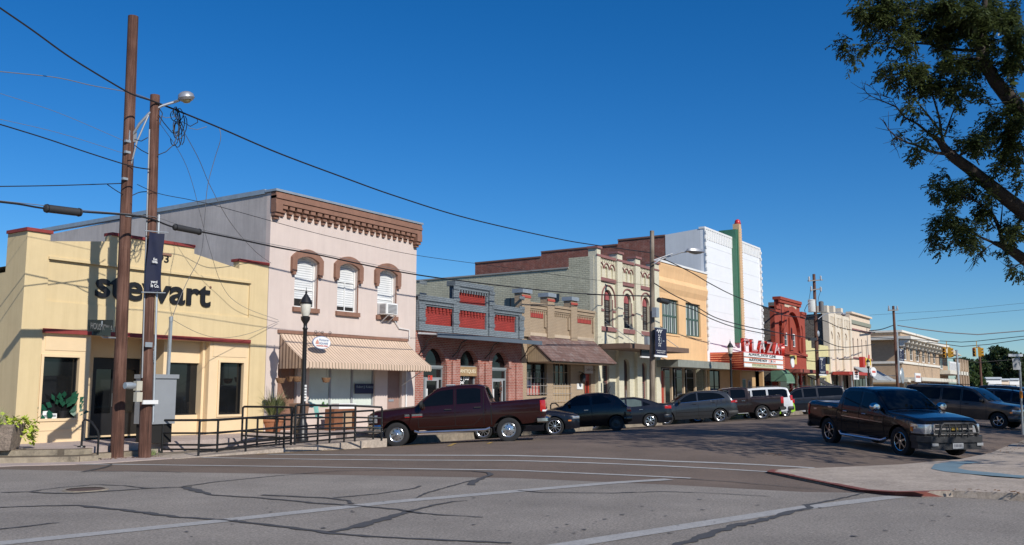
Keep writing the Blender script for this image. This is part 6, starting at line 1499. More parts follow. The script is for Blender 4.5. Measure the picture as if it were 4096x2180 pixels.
# ---------------------------------------------------------------- big square SUVs
def suv(name, label, pm, L, W=2.0, H=1.9, group=None, style='six', rm=None, rad=.385, glass=None, wb=None, cat='SUV'):
    xf = .95; xr = xf+(wb or L*.575); k = H/1.9
    c = Car(name, label, cat, pm, L, W,
        [(0,.95*k),(.06,1.03*k),(.3,1.10*k),(1.25,1.18*k),(1.35,1.20*k),(1.95,1.66*k),(2.2,1.79*k),(2.6,1.86*k),(3.4,1.9*k),(L-.7,1.88*k),(L-.3,1.82*k),(L-.22,1.78*k),(L-.06,1.22*k),(L-.02,1.1*k),(L,.9*k)],
        [(0,.97*k),(1.4,1.14*k),(L,1.20*k)], .42, [(0,.40),(.4,.38),(L-.5,.38),(L,.48)], [(xf,rad,.46),(xr,rad,.46)], tum=.30, group=group, plan=(.42,.14,.25,.06))
    g = glass or m_cglass; b1, b2, b3 = 2.62, 3.55, L-.28
    zt_ = 1.77*k; zb_ = 1.21*k
    c.both('window', g, [(1.55,1.19*k),(b1,zb_)], [(1.55,1.22*k),(2.0,1.58*k),(2.2,1.69*k),(b1,1.755*k)], x0=1.58, x1=b1-.03)
    c.both('window', g, [(b1+.08,zb_),(b2,zb_+.01)], [(b1+.08,zt_),(b2,zt_)], x0=b1+.08, x1=b2)
    c.both('window', g, [(b2+.12,zb_+.01),(b3,zb_+.03)], [(b2+.12,zt_),(b3-.15,zt_-.02),(b3,zt_-.12)], x0=b2+.12, x1=b3)
    c.across('windshield', g, 1.42, 2.22, .9); c.across('rear_window', g, L-.21, L-.08, .82, n=3)
    for x in (1.48, b1+.03, b2+.06): c.line([(x,.48),(x,1.16*k if x < 1.6 else 1.76*k)])
    c.handles([(b1-.25,1.08*k),(b2-.25,1.09*k)], m_trim, .2); c.mirrors(1.66,1.26*k,pm,.25,.2)
    for sd in (-1, 1): c.wrap('tail_light', m_tail, 1, .14, .95*k, 1.35*k, .012, ya=sd*.80, side=sd); c.wrap('headlight', m_head, 0, .34, .74*k, .93*k, .016, ya=sd*.52, side=sd)
    c.wrap('rear_bumper', m_trim, 1, .3, .45, .68, .06); c.wrap('front_bumper', pm, 0, .5, .40, .66, .05); c.wrap('grille', m_chrome, 0, .03, .72*k, .95*k, .02, thick=.06)
    b = MB()
    for sd in (-1, 1): b.tube([(2.6,sd*.68,1.88*k),(2.75,sd*.68,1.96*k),(L-.8,sd*.68,1.95*k),(L-.65,sd*.68,1.87*k)], .02, 6)
    b.build('roof_rack', m_trim, c.root, True)
    c.wheels(style, rm or m_alloy, .23, .25); return c
whi = suv('sport_utility_vehicle', 'white SUV with black roof rails partly hidden behind the brown pickup', paint('white_car_paint', (.60,.62,.64), 0, .3, .05), 5.1, group=TRG)
gq = pY('M',2213,386,18.1); put(whi, whi.wh[1][0], -1, (gq.x, gq.y), HL)
grn = Car('hatchback', 'bright lime green small hatchback between the white SUV and the dark van', 'car', paint('lime_paint', (.30,.55,.04), .2), 3.7, 1.63,
    [(0,.7),(.15,.85),(.6,1.0),(.8,1.05),(1.5,1.45),(1.9,1.54),(2.8,1.52),(3.3,1.40),(3.5,1.1),(3.62,.95),(3.70,.75)], [(0,.75),(.8,.98),(3.7,1.08)], .26, [(0,.25),(.4,.22),(3.3,.22),(3.7,.34)], [(.72,.29,.34),(3.1,.29,.34)], tum=.3, group=TRG, rnd=.1, plan=(.5,.2,.4,.14))
grn.both('window', m_cglass, [(1.1,1.05),(2.0,1.08)], [(1.1,1.1),(1.5,1.38),(2.0,1.45)], x0=1.12, x1=1.98); grn.both('window', m_cglass, [(2.06,1.08),(3.0,1.16)], [(2.06,1.45),(2.7,1.43),(3.0,1.3)], x0=2.06, x1=2.98)
grn.across('windshield', m_cglass, .86, 1.5, .88); grn.across('rear_window', m_cglass, 3.32, 3.48, .82, n=3)
for sd in (-1, 1): grn.wrap('tail_light', m_tail, 1, .2, .86, 1.12, .01, ya=sd*.55, side=sd); grn.wrap('headlight', m_head, 0, .4, .7, .85, .01, ya=sd*.45, side=sd)
grn.wheels('five', m_alloy, .2, .19); grn.line([(1.05,.3),(1.05,1.0)]); grn.line([(2.03,.3),(2.03,1.05)])
gq = pY('M',2331,368,18.4); put(grn, 3.1, -1, (gq.x, gq.y), HL)
van = suv('sport_utility_vehicle', 'long dark navy SUV with red tail lights parked beyond the lime hatchback', paint('dark_navy_paint', (.007,.009,.016)), 5.6, H=1.95, group=TRG)
vp = pY('E',865,1240,16.9); put(van, van.wh[1][0], -1, (vp.x, vp.y), HL)
wv = Car('hatchback', 'silver white small car with red lamps beyond the dark navy SUV', 'car', paint('silver_white_paint', (.50,.52,.55), .3), 4.2, 1.75,
    [(0,.7),(.15,.85),(.8,1.0),(1.0,1.04),(1.8,1.42),(2.2,1.5),(3.0,1.47),(3.7,1.3),(4.0,1.02),(4.2,.75)], [(0,.75),(.9,.96),(4.2,1.05)], .26, [(0,.25),(.4,.22),(3.8,.22),(4.2,.34)], [(.8,.31,.36),(3.4,.31,.36)], tum=.33, group=TRG, rnd=.1)
wv.both('window', m_cglass, [(1.3,1.03),(2.3,1.06)], [(1.3,1.07),(1.8,1.36),(2.3,1.42)], x0=1.32, x1=2.27); wv.both('window', m_cglass, [(2.34,1.06),(3.4,1.14)], [(2.34,1.42),(3.0,1.38),(3.4,1.2)], x0=2.34, x1=3.38); wv.across('rear_window', m_cglass, 3.72, 3.98, .82, n=3); wv.across('windshield', m_cglass, 1.06, 1.8, .86)
for sd in (-1, 1): wv.wrap('tail_light', m_tail, 1, .2, .8, 1.08, .01, ya=sd*.5, side=sd)
wv.wheels('five', m_alloy, .2, .19); wp_ = pY('E', 1005, 1130, 18.0); put(wv, 3.4, -1, (wp_.x, wp_.y), HL)
wv2 = suv('sport_utility_vehicle', 'black boxy off-road vehicle farthest along the row of parked cars', paint('black_paint_b', (.010,.010,.011)), 4.3, 1.85, 1.85, TRG, wb=2.5)
wp_ = pY('E', 1030, 1120, 18.6); put(wv2, wv2.wh[1][0], -1, (wp_.x, wp_.y), HL)
wv3 = pickup('pickup_truck', 'dark pickup whose cab roof shows beyond the black truck in the far street', paint('black_paint_c', (.012,.012,.013)), group=None)
wp_ = pD('F', 545, 790, 95); put(wv3, 3.0, -1, (wp_.x, wp_.y), (-.98,.2)); wv3.mirrors(1.82,1.30,m_trim,.26,.22)
# ---------------------------------------------------------------- the black pickup turning in the street
pm = paint('gloss_black_paint', (.006,.006,.0068), .1, .2, .3)
sil = pickup('pickup_truck', 'glossy black pickup with black grille guard and chrome mirrors driving in the street', pm, 5.80, 2.03, style='six', rm=m_chrome, rad=.42)
for sd in (-1, 1):
    y = sil.hw(1.84,1.3)
    b = MB(); b.lathe([(.001,-.08),(.08,-.07),(.12,-.01),(.12,.06),(.001,.07)], (0,0,0), 16, 'x').xf(Matrix.Translation((1.84, sd*(y+.20), 1.36)) @ Matrix.Diagonal((1,1.35,1.0,1))); b.build('mirror', m_chrome, sil.root, True)
    b = MB(); b.bar((1.86,sd*(y-.02),1.27),(1.86,sd*(y+.16),1.28),.06,.05); b.build('mirror_arm', m_trim, sil.root, True)
    sil.patch('side_moulding', m_chrome, [(1.68,.90),(3.8,.96)], [(1.68,.925),(3.8,.985)], sd, .014, 16, 1)
    b = MB(); b.tube([(1.55,sd*.99,.46),(1.7,sd*1.06,.39),(3.75,sd*1.06,.39),(3.95,sd*.99,.46)], .045, 8); b.build('running_board', m_alloy, sil.root, True)
    sil.wrap('headlight', m_head, 0, .40, .72, .98, .018, ya=sd*.56, side=sd); sil.wrap('turn_signal', m_amber, 0, .42, .76, .92, .024, ya=sd*.845, side=sd, thick=.03) if 0 else None
    sil.patch('turn_signal', m_amber, [(.30,.76),(.41,.78)], [(.30,.95),(.41,.97)], sd, .022, 3, 2)
    b = MB(); y0, y1 = sorted((sd*.58, sd*.86)); b.box(-.205,-.17,y0+.02,y1-.06,.40,.48); b.build('fog_light', m_head, sil.root, True)
b = MB(); b.box(-.06,.02,-.60,.60,.69,1.0); gg = b.build('grille', mat('grille_black',(.012,.012,.012),.5,.2,8), sil.root, True)
for z0, z1, x in ((.965,1.005,-.085),(.825,.895,-.10),(.685,.725,-.085)): bevel(MB().box(x,x+.05,-.62,.62,z0,z1).build('grille_bar', m_chrome, gg, True), .012)
for sd in (-1, 1): bevel(MB().box(-.08,0,sd*.62-.02,sd*.62+.02,.685,1.005).build('grille_bar', m_chrome, gg, True), .01)
bevel(MB().box(-.125,-.1,-.11,.11,.815,.905).build('emblem', mat('gold_emblem',(.55,.38,.09),.3,.1,5,metal=.7), gg, True), .02)
# heavy bumper with angled ends and the guard hoop
b = MB(); pl = [(.42,1.05),(.10,1.07),(-.20,.82),(-.26,.5),(-.26,-.5),(-.20,-.82),(.10,-1.07),(.42,-1.05),(.42,-.9),(.05,-.9),(.05,.9),(.42,.9)]
b.slab(pl, .50, .66); b.slab([(x+.05*(x < 0), y*.97) for x, y in pl], .30, .499); m_bump = mat('textured_black_steel', (.022,.022,.023), .6, .2, 12, bump=.4, bscale=120)
bevel(b.build('front_bumper', m_bump, sil.root, True), .03, 2)
b = MB(); 
for sd in (-1, 1): b.tube([(-.22,sd*.60,.66),(-.28,sd*.60,.80),(-.27,sd*.55,.97),(-.26,sd*.46,1.02)], .036, 8)
b.tube([(-.26,.47,1.02),(-.26,-.47,1.02)], .036, 8); b.tube([(-.29,.6,.76),(-.29,-.6,.76)], .022, 6)
for y in (-.30,-.1,.1,.30): b.tube([(-.27,y,.66),(-.29,y,.8),(-.265,y,1.02)], .024, 6)
b.build('grille_guard', m_bump, sil.root, True)
b = MB(); b.box(-.235,-.222,-.17,.17,.33,.49); lp_ = b.build('licence_plate', m_plate, sil.root, True)
Mx = Matrix.Translation((-.237,.0,.37)) @ Matrix((( 0,0,-1,0),(-1,0,0,0),(0,1,0,0),(0,0,0,1)))
for k in range(6): MB().box(-.2365,-.2351,-.13+.045*k,-.105+.045*k,.37,.45).build('plate_lettering', mat('plate_ink',(.04,.04,.06),.6,0), lp_, True)
sil.wrap('rear_bumper', m_trim, 1, .12, .48, .66, .05, thick=.1); sil.line([(4.35,1.2),(4.6,1.2)], w=.05, mt=m_alloy, name='badge')
sil.line([(5.25,1.10),(5.42,1.10)], w=.05, mt=m_alloy, name='badge')
b = MB(); b.quad((4.12,-.88,1.325),(5.68,-.88,1.345),(5.68,.88,1.345),(4.12,.88,1.325)); b.build('bed_cover', mat('grey_bed_cover',(.33,.34,.36),.6,.1,3), sil.root, True)
sf, sr = Vector((27.7,5.29)), Vector((30.3,8.05)); hd = (sf-sr).normalized()
put(sil, sil.wh[0][0], 1, (sf.x, sf.y), hd, k=.97)
# ---------------------------------------------------------------- parked on the courthouse side
RG = 'vehicles parked on the courthouse side'
tan = suv('sport_utility_vehicle', 'long taupe grey SUV with dark windows and chrome headlights parked at the right', paint('taupe_metallic', (.075,.064,.056), .4, .35), 5.6, 2.0, 1.93, RG, style='five')
b = MB(); b.box(.05,.3,-.98,.98,.46,.5); b.build('bumper_step', m_trim, tan.root, True)
tan.both('turn_signal', m_amber, [(.30,.76),(.42,.76)], [(.30,.84),(.42,.84)], off=.02, n=3, m_=1)
hd = Vector((-.24,-.97)); tp = gr('N',2290,618); put(tan, tan.wh[0][0], 1, (tp.x, tp.y), hd)
bl1 = suv('sport_utility_vehicle', 'blue black SUV just beyond the taupe one at the right edge', paint('blue_black_paint', (.012,.018,.035)), 4.8, 1.9, 1.80, RG)
p_ = pD('F', 1235, 850, 52.5); put(bl1, bl1.wh[0][0], 1, (p_.x, p_.y-1.2), hd)
bl2 = suv('sport_utility_vehicle', 'tall dark blue SUV behind the taupe one with its roof showing above', paint('navy_paint_d', (.008,.012,.022)), 5.2, 2.0, 2.0, RG)
p_ = pD('F', 1150, 850, 59); put(bl2, bl2.wh[0][0], 1, (p_.x+1.5, p_.y-2.0), hd)
# ================================================================ poles, wires, lamps, signs
m_pole = polemat('creosoted_pole', (.018,.009,.006), (.085,.036,.023), (.20,.105,.075))
m_pole2 = polemat('weathered_pole', (.05,.04,.03), (.17,.135,.10), (.30,.25,.20))
m_wire = mat('black_cable', (.012,.012,.013), .6, 0)
m_gwire = mat('grey_cable', (.15,.15,.155), .6, 0)
m_cast = mat('black_cast_iron', (.014,.014,.015), .4, .2, 5)
m_navy = mat('navy_banner', (.010,.014,.040), .8, .2, 4)
m_alum = mat('lamp_aluminium', (.45,.46,.47), .4, .1, 4, metal=.6)
P1 = gp('A', 610, 1283); P2 = gp('A', 755, 1283)
def pole_pts(base, top, n=8): return [base+(top-base)*i/n for i in range(n+1)]
# first pole
t1p = pY('G', 812, 100, P1.y-.1); b1 = Vector((P1.x, P1.y, -.1))
pa = thing('utility_pole', 'taller brown wooden utility pole with the street lamp arm, left of its pair', 'utility pole', (P1.x, P1.y, 0))
pts = pole_pts(b1, t1p); MB().tube(pts, [.16-.03*i/8 for i in range(9)], 14).build('pole', m_pole, pa)
def on(a, z0, base=b1, top=t1p): t = (z0-base.z)/(top.z-base.z); return base+(top-base)*t
lz = pY('G', 795, 825, P1.y).z
q = on(a=0, z0=lz)
b = MB(); arm = [q+Vector((.10,-.12,0))]+[pD('G', x, y, pd) for x, y, pd in ()]
hx = pY('G', 1125, 600, P1.y-1.1)
pathp = [pY('G', x, y, P1.y-.15-.95*i/5) for i, (x, y) in enumerate(((805,828),(850,755),(910,690),(985,645),(1060,622),(1090,612)))]
b.tube(pathp, .035, 8); b.tube([pY('G',797,1010,P1.y-.17), pY('G',835,860,P1.y-.35), pathp[2]], .022, 6)
b.box(pathp[0].x-.12,pathp[0].x+.1,pathp[0].y-.05,pathp[0].y+.1,pathp[0].z-.16,pathp[0].z+.12); b.build('lamp_arm', m_alum, pa)
d = (pY('G',1185,605,P1.y-1.3)-pY('G',1085,612,P1.y-1.05)); L_ = d.length; dn = d.normalized()
mid = pY('G',1135,598,P1.y-1.2)
rot = Matrix((dn, Vector((0,0,1)).cross(dn).normalized(), dn.cross(Vector((0,0,1)).cross(dn).normalized()))).transposed().to_4x4(); rot.translation = mid
b = MB(); prof = [(.001,-.08),(.75,-.06),(1,-.0),(.9,.10),(.55,.16),(.001,.17)]
b.lathe(prof, n=20).xf(Matrix.Translation((0,0,0)) @ Matrix.Diagonal((L_*.52,.19,1,1))); b.xf(rot); b.build('lamp_head', m_alum, pa)
b = MB(); b.lathe([(.001,-.14),(.5,-.12),(.8,-.06)], n=18).xf(Matrix.Diagonal((L_*.40,.15,1,1))); b.xf(rot); b.build('lamp_lens', mat('amber_lens_glass',(.45,.36,.18),.2,.2,6), pa)
b = MB()
for x, y in ((775,862),(773,928),(757,1090),(776,1315)):
    p = pY('G',x,y,P1.y-.15); b.box(p.x-.07,p.x+.07,p.y-.06,p.y+.02,p.z-.03,p.z+.03)
b.build('wire_clamp', m_galv, pa)
hs = pY('A', 522, 585, P1.y-.2)
# street name sign on the pole
sgn = thing('street_sign', 'dark street name blade reading HOUSTON on a bracket off the taller pole', 'sign', hs)
rd = (pY('A',590,590,P1.y-.15)-pY('A',462,585,P1.y-.95)).normalized()
a0_ = pY('A',460,590,P1.y-.9); a1_ = pY('A',590,590,P1.y-.25)
b = MB(); b.hexa([a0_+Vector((0,0,-.14)),a1_+Vector((0,0,-.14)),a1_+Vector((0,.02,-.14)),a0_+Vector((0,.02,-.14)),a0_+Vector((0,0,.14)),a1_+Vector((0,0,.14)),a1_+Vector((0,.02,.14)),a0_+Vector((0,.02,.14))]); m_sgn = mat('dark_sign_green', (.02,.028,.024), .5, .3, 6); b.build('name_blade', m_sgn, sgn)
rdn = (a1_-a0_); wl = rdn.length
text('HOUSTON A', mat('sign_grey_letter',(.20,.20,.19),.6), sgn, 'lettering', face_dir(a0_+Vector((.05,-.03,-.075)), (rdn.x, rdn.y)), size=.2, ext=.002, width=wl*.88, height=.15)
c_ = pY('A',528,620,P1.y-.55); b = MB(); b.box(c_.x-.22,c_.x+.24,c_.y-.03,c_.y+.03,c_.z-.11,c_.z+.1); b.build('cross_blade', m_sgn, sgn)
b = MB(); b.tube([pY('A',602,655,P1.y-.1),pY('A',540,652,P1.y-.5),c_+Vector((0,0,-.1)),c_+Vector((0,0,.25))], .025, 6); b.build('bracket', m_galv, sgn)
# second pole
t2p = pY('G', 945, 580, P2.y); b2 = Vector((P2.x, P2.y, -.1))
pb = thing('utility_pole', 'shorter brown wooden utility pole carrying the navy banner and meter boxes', 'utility pole', (P2.x, P2.y, 0))
pts = pole_pts(b2, t2p); MB().tube(pts, [.155-.035*i/8 for i in range(9)], 14).build('pole', m_pole, pb)
b = MB(); zc1_ = pY('A',800,400,P2.y).z
pc = lambda z: on(0, z, b2, t2p)
b.tube([pc(z)+Vector((.12,-.14,0)) for z in (.9,2,3,4,5,6.2)], .028, 6); b.build('conduit', m_galv, pb)
b = MB(); b.tube([pc(z)+Vector((-.17,-.05,0)) for z in (2,4,6,8,pY('G',905,790,P2.y).z)], .018, 6); b.build('conduit', m_gframe, pb)
for x0, y0, x1, y1 in ((708,880,735,930),(708,938,735,988)):
    p = rc('A', x0, y0, x1, y1, P2.y-.16); MB().box(p[0],p[1],P2.y-.22,P2.y-.08,p[2],p[3]).build('meter_box', mat('cream_box',(.48,.45,.36),.6), pb)
p = rc('A',662,890,712,918,P2.y-.3); MB().lathe([(.001,-.15),(.08,-.15),(.09,0),(.07,.12),(.001,.14)], ((p[0]+p[1])/2,P2.y-.25,(p[2]+p[3])/2), 14, 'x').build('meter', m_galv, pb)
p = pY('A',790,990,P2.y-.2); MB().box(p.x-.25,p.x+.18,p.y-.03,p.y+.02,p.z-.05,p.z+.05).build('strap', m_white, pb)
p = pY('A',778,690,P2.y-.2); MB().box(p.x-.1,p.x+.1,p.y,p.y+.02,p.z-.06,p.z+.06).build('tag_plate', m_galv, pb)
b = MB()
for k, ch in enumerate('328007'): 
    c_ = pc(pY('A',785,712+14*k,P2.y).z)+Vector((.04,-.175,0)); text(ch, m_galv, pb, 'pole_number', face_y(c_.x, c_.y, c_.z), size=.1, ext=.002, offset=.002)
# banner on the second pole
p = rc('A',782,100,846,428,P2.y-.35)
bn = thing('banner', 'narrow navy banner hanging edge-on from the shorter utility pole', 'banner', ((p[0]+p[1])/2,P2.y-.35,p[2]))
b = MB(); n = 10; vs = []
p = rc('A',786,100,842,428,P2.y-.3)
for j in range(n+1):
    z = p[2]+(p[3]-p[2])*j/n; 
    for k in range(7):
        t = k/6; x = p[0]+(p[1]-p[0])*t; y = P2.y-.22-.06*t+.035*math.sin(t*6+j*.5); vs.append((x, y, z+(.10*t if j == 0 else 0)))
b.add(vs, [(j*7+k, j*7+k+1, (j+1)*7+k+1, (j+1)*7+k) for j in range(n) for k in range(6)], True)
b.add([(v[0]+.012, v[1]+.012, v[2]) for v in vs], [(j*7+k, j*7+k+1, (j+1)*7+k+1, (j+1)*7+k) for j in range(n) for k in range(6)], True)
b.build('cloth', m_navy, bn)
for s, x, y, x1_, h_ in (('Est',800,249,820,.06),('1846',793,263,821,.065),('yard',786,371,819,.09),('le Co.',786,389,829,.09)):
    c_ = pY('A',x,y,P2.y-.32); text(s, m_whiter, bn, 'banner_lettering', face_y(c_.x, P2.y-.33, c_.z), size=.14, ext=.002, offset=.002, height=h_, width=pY('A',x1_,y,P2.y-.32).x-c_.x)
b = MB()
for z in (p[2]+.02, p[3]+.02): MB().tube([(p[0]-.1,P2.y-.2,z),(p[1]+.12,P2.y-.3,z+.03)], .014, 6).build('banner_arm', m_galv, bn)
# grey utility cabinet and conduit mast
c0 = gp('A', 850, 1105, .0); cb = pY('A',855,1100,P2.y+1.25)
p = rc('A',800,856,912,1102,P2.y+1.0)
cab = thing('utility_cabinet', 'grey metal utility cabinet on the sidewalk beside the poles with a conduit mast', 'cabinet', (p[0],P2.y+1.2,WZ))
m_cab = mat('cabinet_grey', (.30,.315,.33), .5, .08, 2, metal=.2)
MB().box(p[0],p[1],P2.y+1.0,P2.y+1.75,p[2],p[3]-.05).build('body', m_cab, cab); MB().box(p[0]-.03,p[1]+.05,P2.y+.96,P2.y+1.79,p[3]-.049,p[3]+.06).build('lid', m_cab, cab)
MB().box(p[0]+.05,p[1]-.05,P2.y+1.05,P2.y+1.7,WZ-.01,p[2]-.001).build('plinth', m_dark, cab)
t_ = pY('A',893,555,P2.y+1.4); u_ = pY('A',876,860,P2.y+1.4)
b = MB(); b.bar(u_, t_, .07); b.build('mast', m_galv, cab); MB().lathe([(.001,.08),(.06,.05),(.05,-.08)], t_, 10).build('mast_cap', m_galv, cab)
# wires
def wire(name, label, pts, r=.014, mt=None, group=None, cat='cable'):
    pp = []
    for a in pts: pp.append(pY(a[0], a[1], a[2], a[3]))
    # smooth through the readings
    out = []
    for i in range(len(pp)-1):
        p0, p1, p2, p3 = pp[max(0,i-1)], pp[i], pp[i+1], pp[min(len(pp)-1,i+2)]
        for k in range(8):
            t = k/8; out.append(.5*((2*p1)+(p2-p0)*t+(2*p0-5*p1+4*p2-p3)*t*t+(3*p1-p0-3*p2+p3)*t**3))
    out.append(pp[-1]); b = MB(); b.tube(out, r, 5)
    o = b.build(name, mt or m_wire); return tag(o, label, cat, group)
V = lambda lst, Y: [('V', x, y, Y) for x, y in lst]
WG = 'overhead wires from the pair of poles'
Ya = P2.y-.15; P3Y = 20.6
wire('overhead_cable', 'thick twisted black cable rising to the upper left corner from the taller pole', V([(-60,-22),(0,20),(80,75),(170,140),(250,190),(318,230),(345,242),(380,253)], Ya), .022, group=WG)
wire('overhead_cable', 'thick black cable sagging from the shorter pole top to the far lamp pole', V([(380,253),(430,272),(480,292),(560,325),(700,385),(860,445),(1000,495),(1180,550),(1400,600),(1500,617),(1638,636)], Ya), .024, group=WG)
wire('overhead_cable', 'light grey guy wire meeting the taller pole just above the lamp arm', V([(-40,174),(0,180),(140,195),(230,215),(318,231),(345,238),(383,252)], P1.y), .012, m_gwire, WG)
wire('overhead_cable', 'thin faint wire reaching the taller pole beside its upper clamp', V([(0,235),(150,285),(318,357)], P1.y), .006, m_gwire, WG)
wire('overhead_cable', 'thin faint wire reaching the taller pole beside its middle clamp', V([(0,300),(150,335),(318,388)], P1.y), .006, m_gwire, WG)
wire('overhead_cable', 'black cable with a clamp near the left edge ending on the shorter pole', V([(-40,300),(0,313),(30,322),(120,350),(230,387),(330,418),(378,426)], Ya), .016, group=WG)
wire('overhead_cable', 'level black wire from the left edge joining the taller pole', V([(-40,470),(0,469),(130,467),(262,463),(312,461)], P1.y), .013, group=WG)
wire('overhead_cable', 'short hanging loop linking the level wire to both poles', V([(270,464),(290,478),(312,490),(330,492),(350,484),(372,482)], P1.y-.1), .012, group=WG)
wire('overhead_cable', 'low thick black cable running through the two splice cases to the far lamp pole', V([(-60,500),(0,508),(50,514),(110,524),(210,533),(320,541),(380,551),(435,571),(505,583),(600,602),(700,623),(800,641),(920,667),(1047,691),(1180,709),(1300,723),(1450,738),(1638,746)], Ya), .024, group=WG)
wire('overhead_cable', 'messenger wire strung just above the low thick cable', V([(-40,500),(0,505),(110,517),(210,529),(320,538),(390,546),(440,562),(505,577),(600,598),(800,637),(1047,687)], Ya), .009, m_gwire, WG)
wire('overhead_cable', 'thin wire from the shorter pole across the pink cornice to the far lamp pole', V([(345,464),(400,487),(480,503),(560,522),(770,580),(900,611),(1047,642),(1250,670),(1480,702),(1638,718)], Ya), .009, group=WG)
DW = 'service drops to the shops'
wire('service_drop', 'grey service wire falling from the cable tangle to the pink building corner', [('V',462,330,Ya),('V',500,400,Ya+.6),('V',530,470,Ya+1.3),('V',580,560,Ya+2),('V',640,630,23.6),('V',682,662,24.0)], .009, m_gwire, DW)
wire('service_drop', 'curving service wire from the cable tangle to the cabinet mast', [('V',552,322,Ya),('V',555,350,Ya),('V',540,400,Ya+.3),('V',522,470,Ya+.6),('V',514,560,Ya+.9),('V',505,640,Ya+1.2),('V',470,710,Ya+1.4),('V',444,770,Ya+1.5),('V',432,803,P2.y+1.4)], .009, m_gwire, DW)
wire('service_drop', 'pale wire drooping from the shorter pole over the lettering to the pink wall meter', [('V',395,300,Ya),('V',470,420,22),('V',520,600,23),('V',560,720,23.8),('V',610,770,23.9),('V',700,805,24.0)], .007, m_gwire, DW)
wire('service_drop', 'pale wire swinging low across the yellow front to the pink wall meter', [('V',432,803,P2.y+1.4),('V',500,838,22.5),('V',560,850,23.3),('V',630,838,23.8),('V',702,808,24.0)], .007, m_gwire, DW)
# tangle of spare cable
random.seed(11)
tg = thing('cable_tangle', 'knot of spare black cable loops hanging below the cable right of the shorter pole', 'cable', pY('V',455,310,Ya))
b = MB()
for k in range(10):
    c = pY('G', 1095+random.uniform(-25,40), 760+random.uniform(-60,60), Ya+random.uniform(-.12,.12)); r0 = random.uniform(.12,.3); ph = random.uniform(0,6)
    b.tube([c+Vector((r0*math.cos(a*.5+ph)*.8, .15*math.sin(a*.4), r0*math.sin(a*.5+ph)*1.25)) for a in range(11)], .012, 5)
for pp in ([(960,945),(1010,925),(1060,880),(1085,810),(1090,760),(1070,700),(1075,650)], [(965,700),(1000,750),(1050,810),(1090,800)], [(1100,885),(1085,820),(1110,740),(1160,770),(1205,745),(1200,720),(1150,700)], [(970,660),(990,690),(975,760)], [(820,850),(860,860),(900,838)], [(820,885),(860,915),(905,938)]):
    b.tube([pY('G', x, y, Ya-.02) for x, y in pp], .012, 5)
b.build('loops', m_wire, tg); b = MB(); b.tube([pY('G', x, y, Ya-.02) for x, y in ((975,705),(1010,718),(1060,712),(1080,690),(1075,660))], .009, 5); b.tube([pY('G', x, y, Ya-.02) for x, y in ((1150,780),(1200,790),(1260,772))], .009, 5); b.build('white_loop', m_gwire, tg)
for (x0, y0, x1, y1), lb in (((268,1268,498,1296),'long black cable splice case left of the taller pole'),((905,75,1050,103),'shorter black cable splice case right of the shorter pole')):
    z_ = 'G' if y0 > 1000 else 'A'; rad_ = .095 if z_ == 'G' else .08
    a, c = pY(z_, x0, y0, Ya), pY(z_, x1, y1, Ya); t_ = thing('splice_case', lb, 'cable box', (a+c)/2)
    b = MB(); d = (c-a); b.tube([a, a+d*.03, c-d*.03, c], [.05,rad_,rad_,.05], 14); b.build('case', m_plast, t_)
    b = MB()
    for t in (.08, .92): b.tube([a+d*(t-.012), a+d*(t+.012)], rad_+.012, 12)
    b.build('end_clamp', m_black, t_)
# ---------------------------------------------------------------- the far lamp pole with the town banner
p3 = pY('D',392,1150,P3Y); t3p = pY('D',393,112,P3Y); b3 = Vector((p3.x,P3Y,-.1))
pl3 = thing('utility_pole', 'weathered grey wooden pole with lamp arm before the orange building', 'utility pole', (p3.x,P3Y,0))
MB().tube(pole_pts(b3, t3p), [.155-.04*i/8 for i in range(9)], 14).build('pole', m_pole2, pl3)
la = [pY('D',x,y,P3Y-.2-.25*i) for i,(x,y) in enumerate(((405,312),(440,290),(500,265),(570,243),(622,237)))]
b = MB(); b.tube(la, .04, 8); b.tube([pY('D',404,290,P3Y-.2), pY('D',520,250,P3Y-.9)], .03, 6); b.build('lamp_arm', m_alum, pl3)
c_ = pY('D',655,238,P3Y-1.5); MB().lathe([(.001,-.16),(.6,-.1),(1,0),(.8,.14),(.001,.18)], n=18).xf(Matrix.Translation(c_) @ Matrix.Rotation(R(-30),4,'Z') @ Matrix.Diagonal((.62,.24,1,1))).build('lamp_head', m_alum, pl3)
p = rc('D',402,578,420,640,P3Y-.3); MB().box(p[0],p[1],P3Y-.45,P3Y-.2,p[2],p[3]).build('meter_box', m_galv, pl3)
p = rc('D',366,755,380,805,P3Y-.1); MB().box(p[0],p[1],P3Y-.1,P3Y+.1,p[2],p[3]).build('meter_box', m_galv, pl3)
c_ = pY('D',460,538,P3Y-.2); b = MB(); b.tube([pY('D',434,532,P3Y-.2),pY('D',486,546,P3Y-.2)], .14, 10); b.build('splice_case', m_plast, pl3)
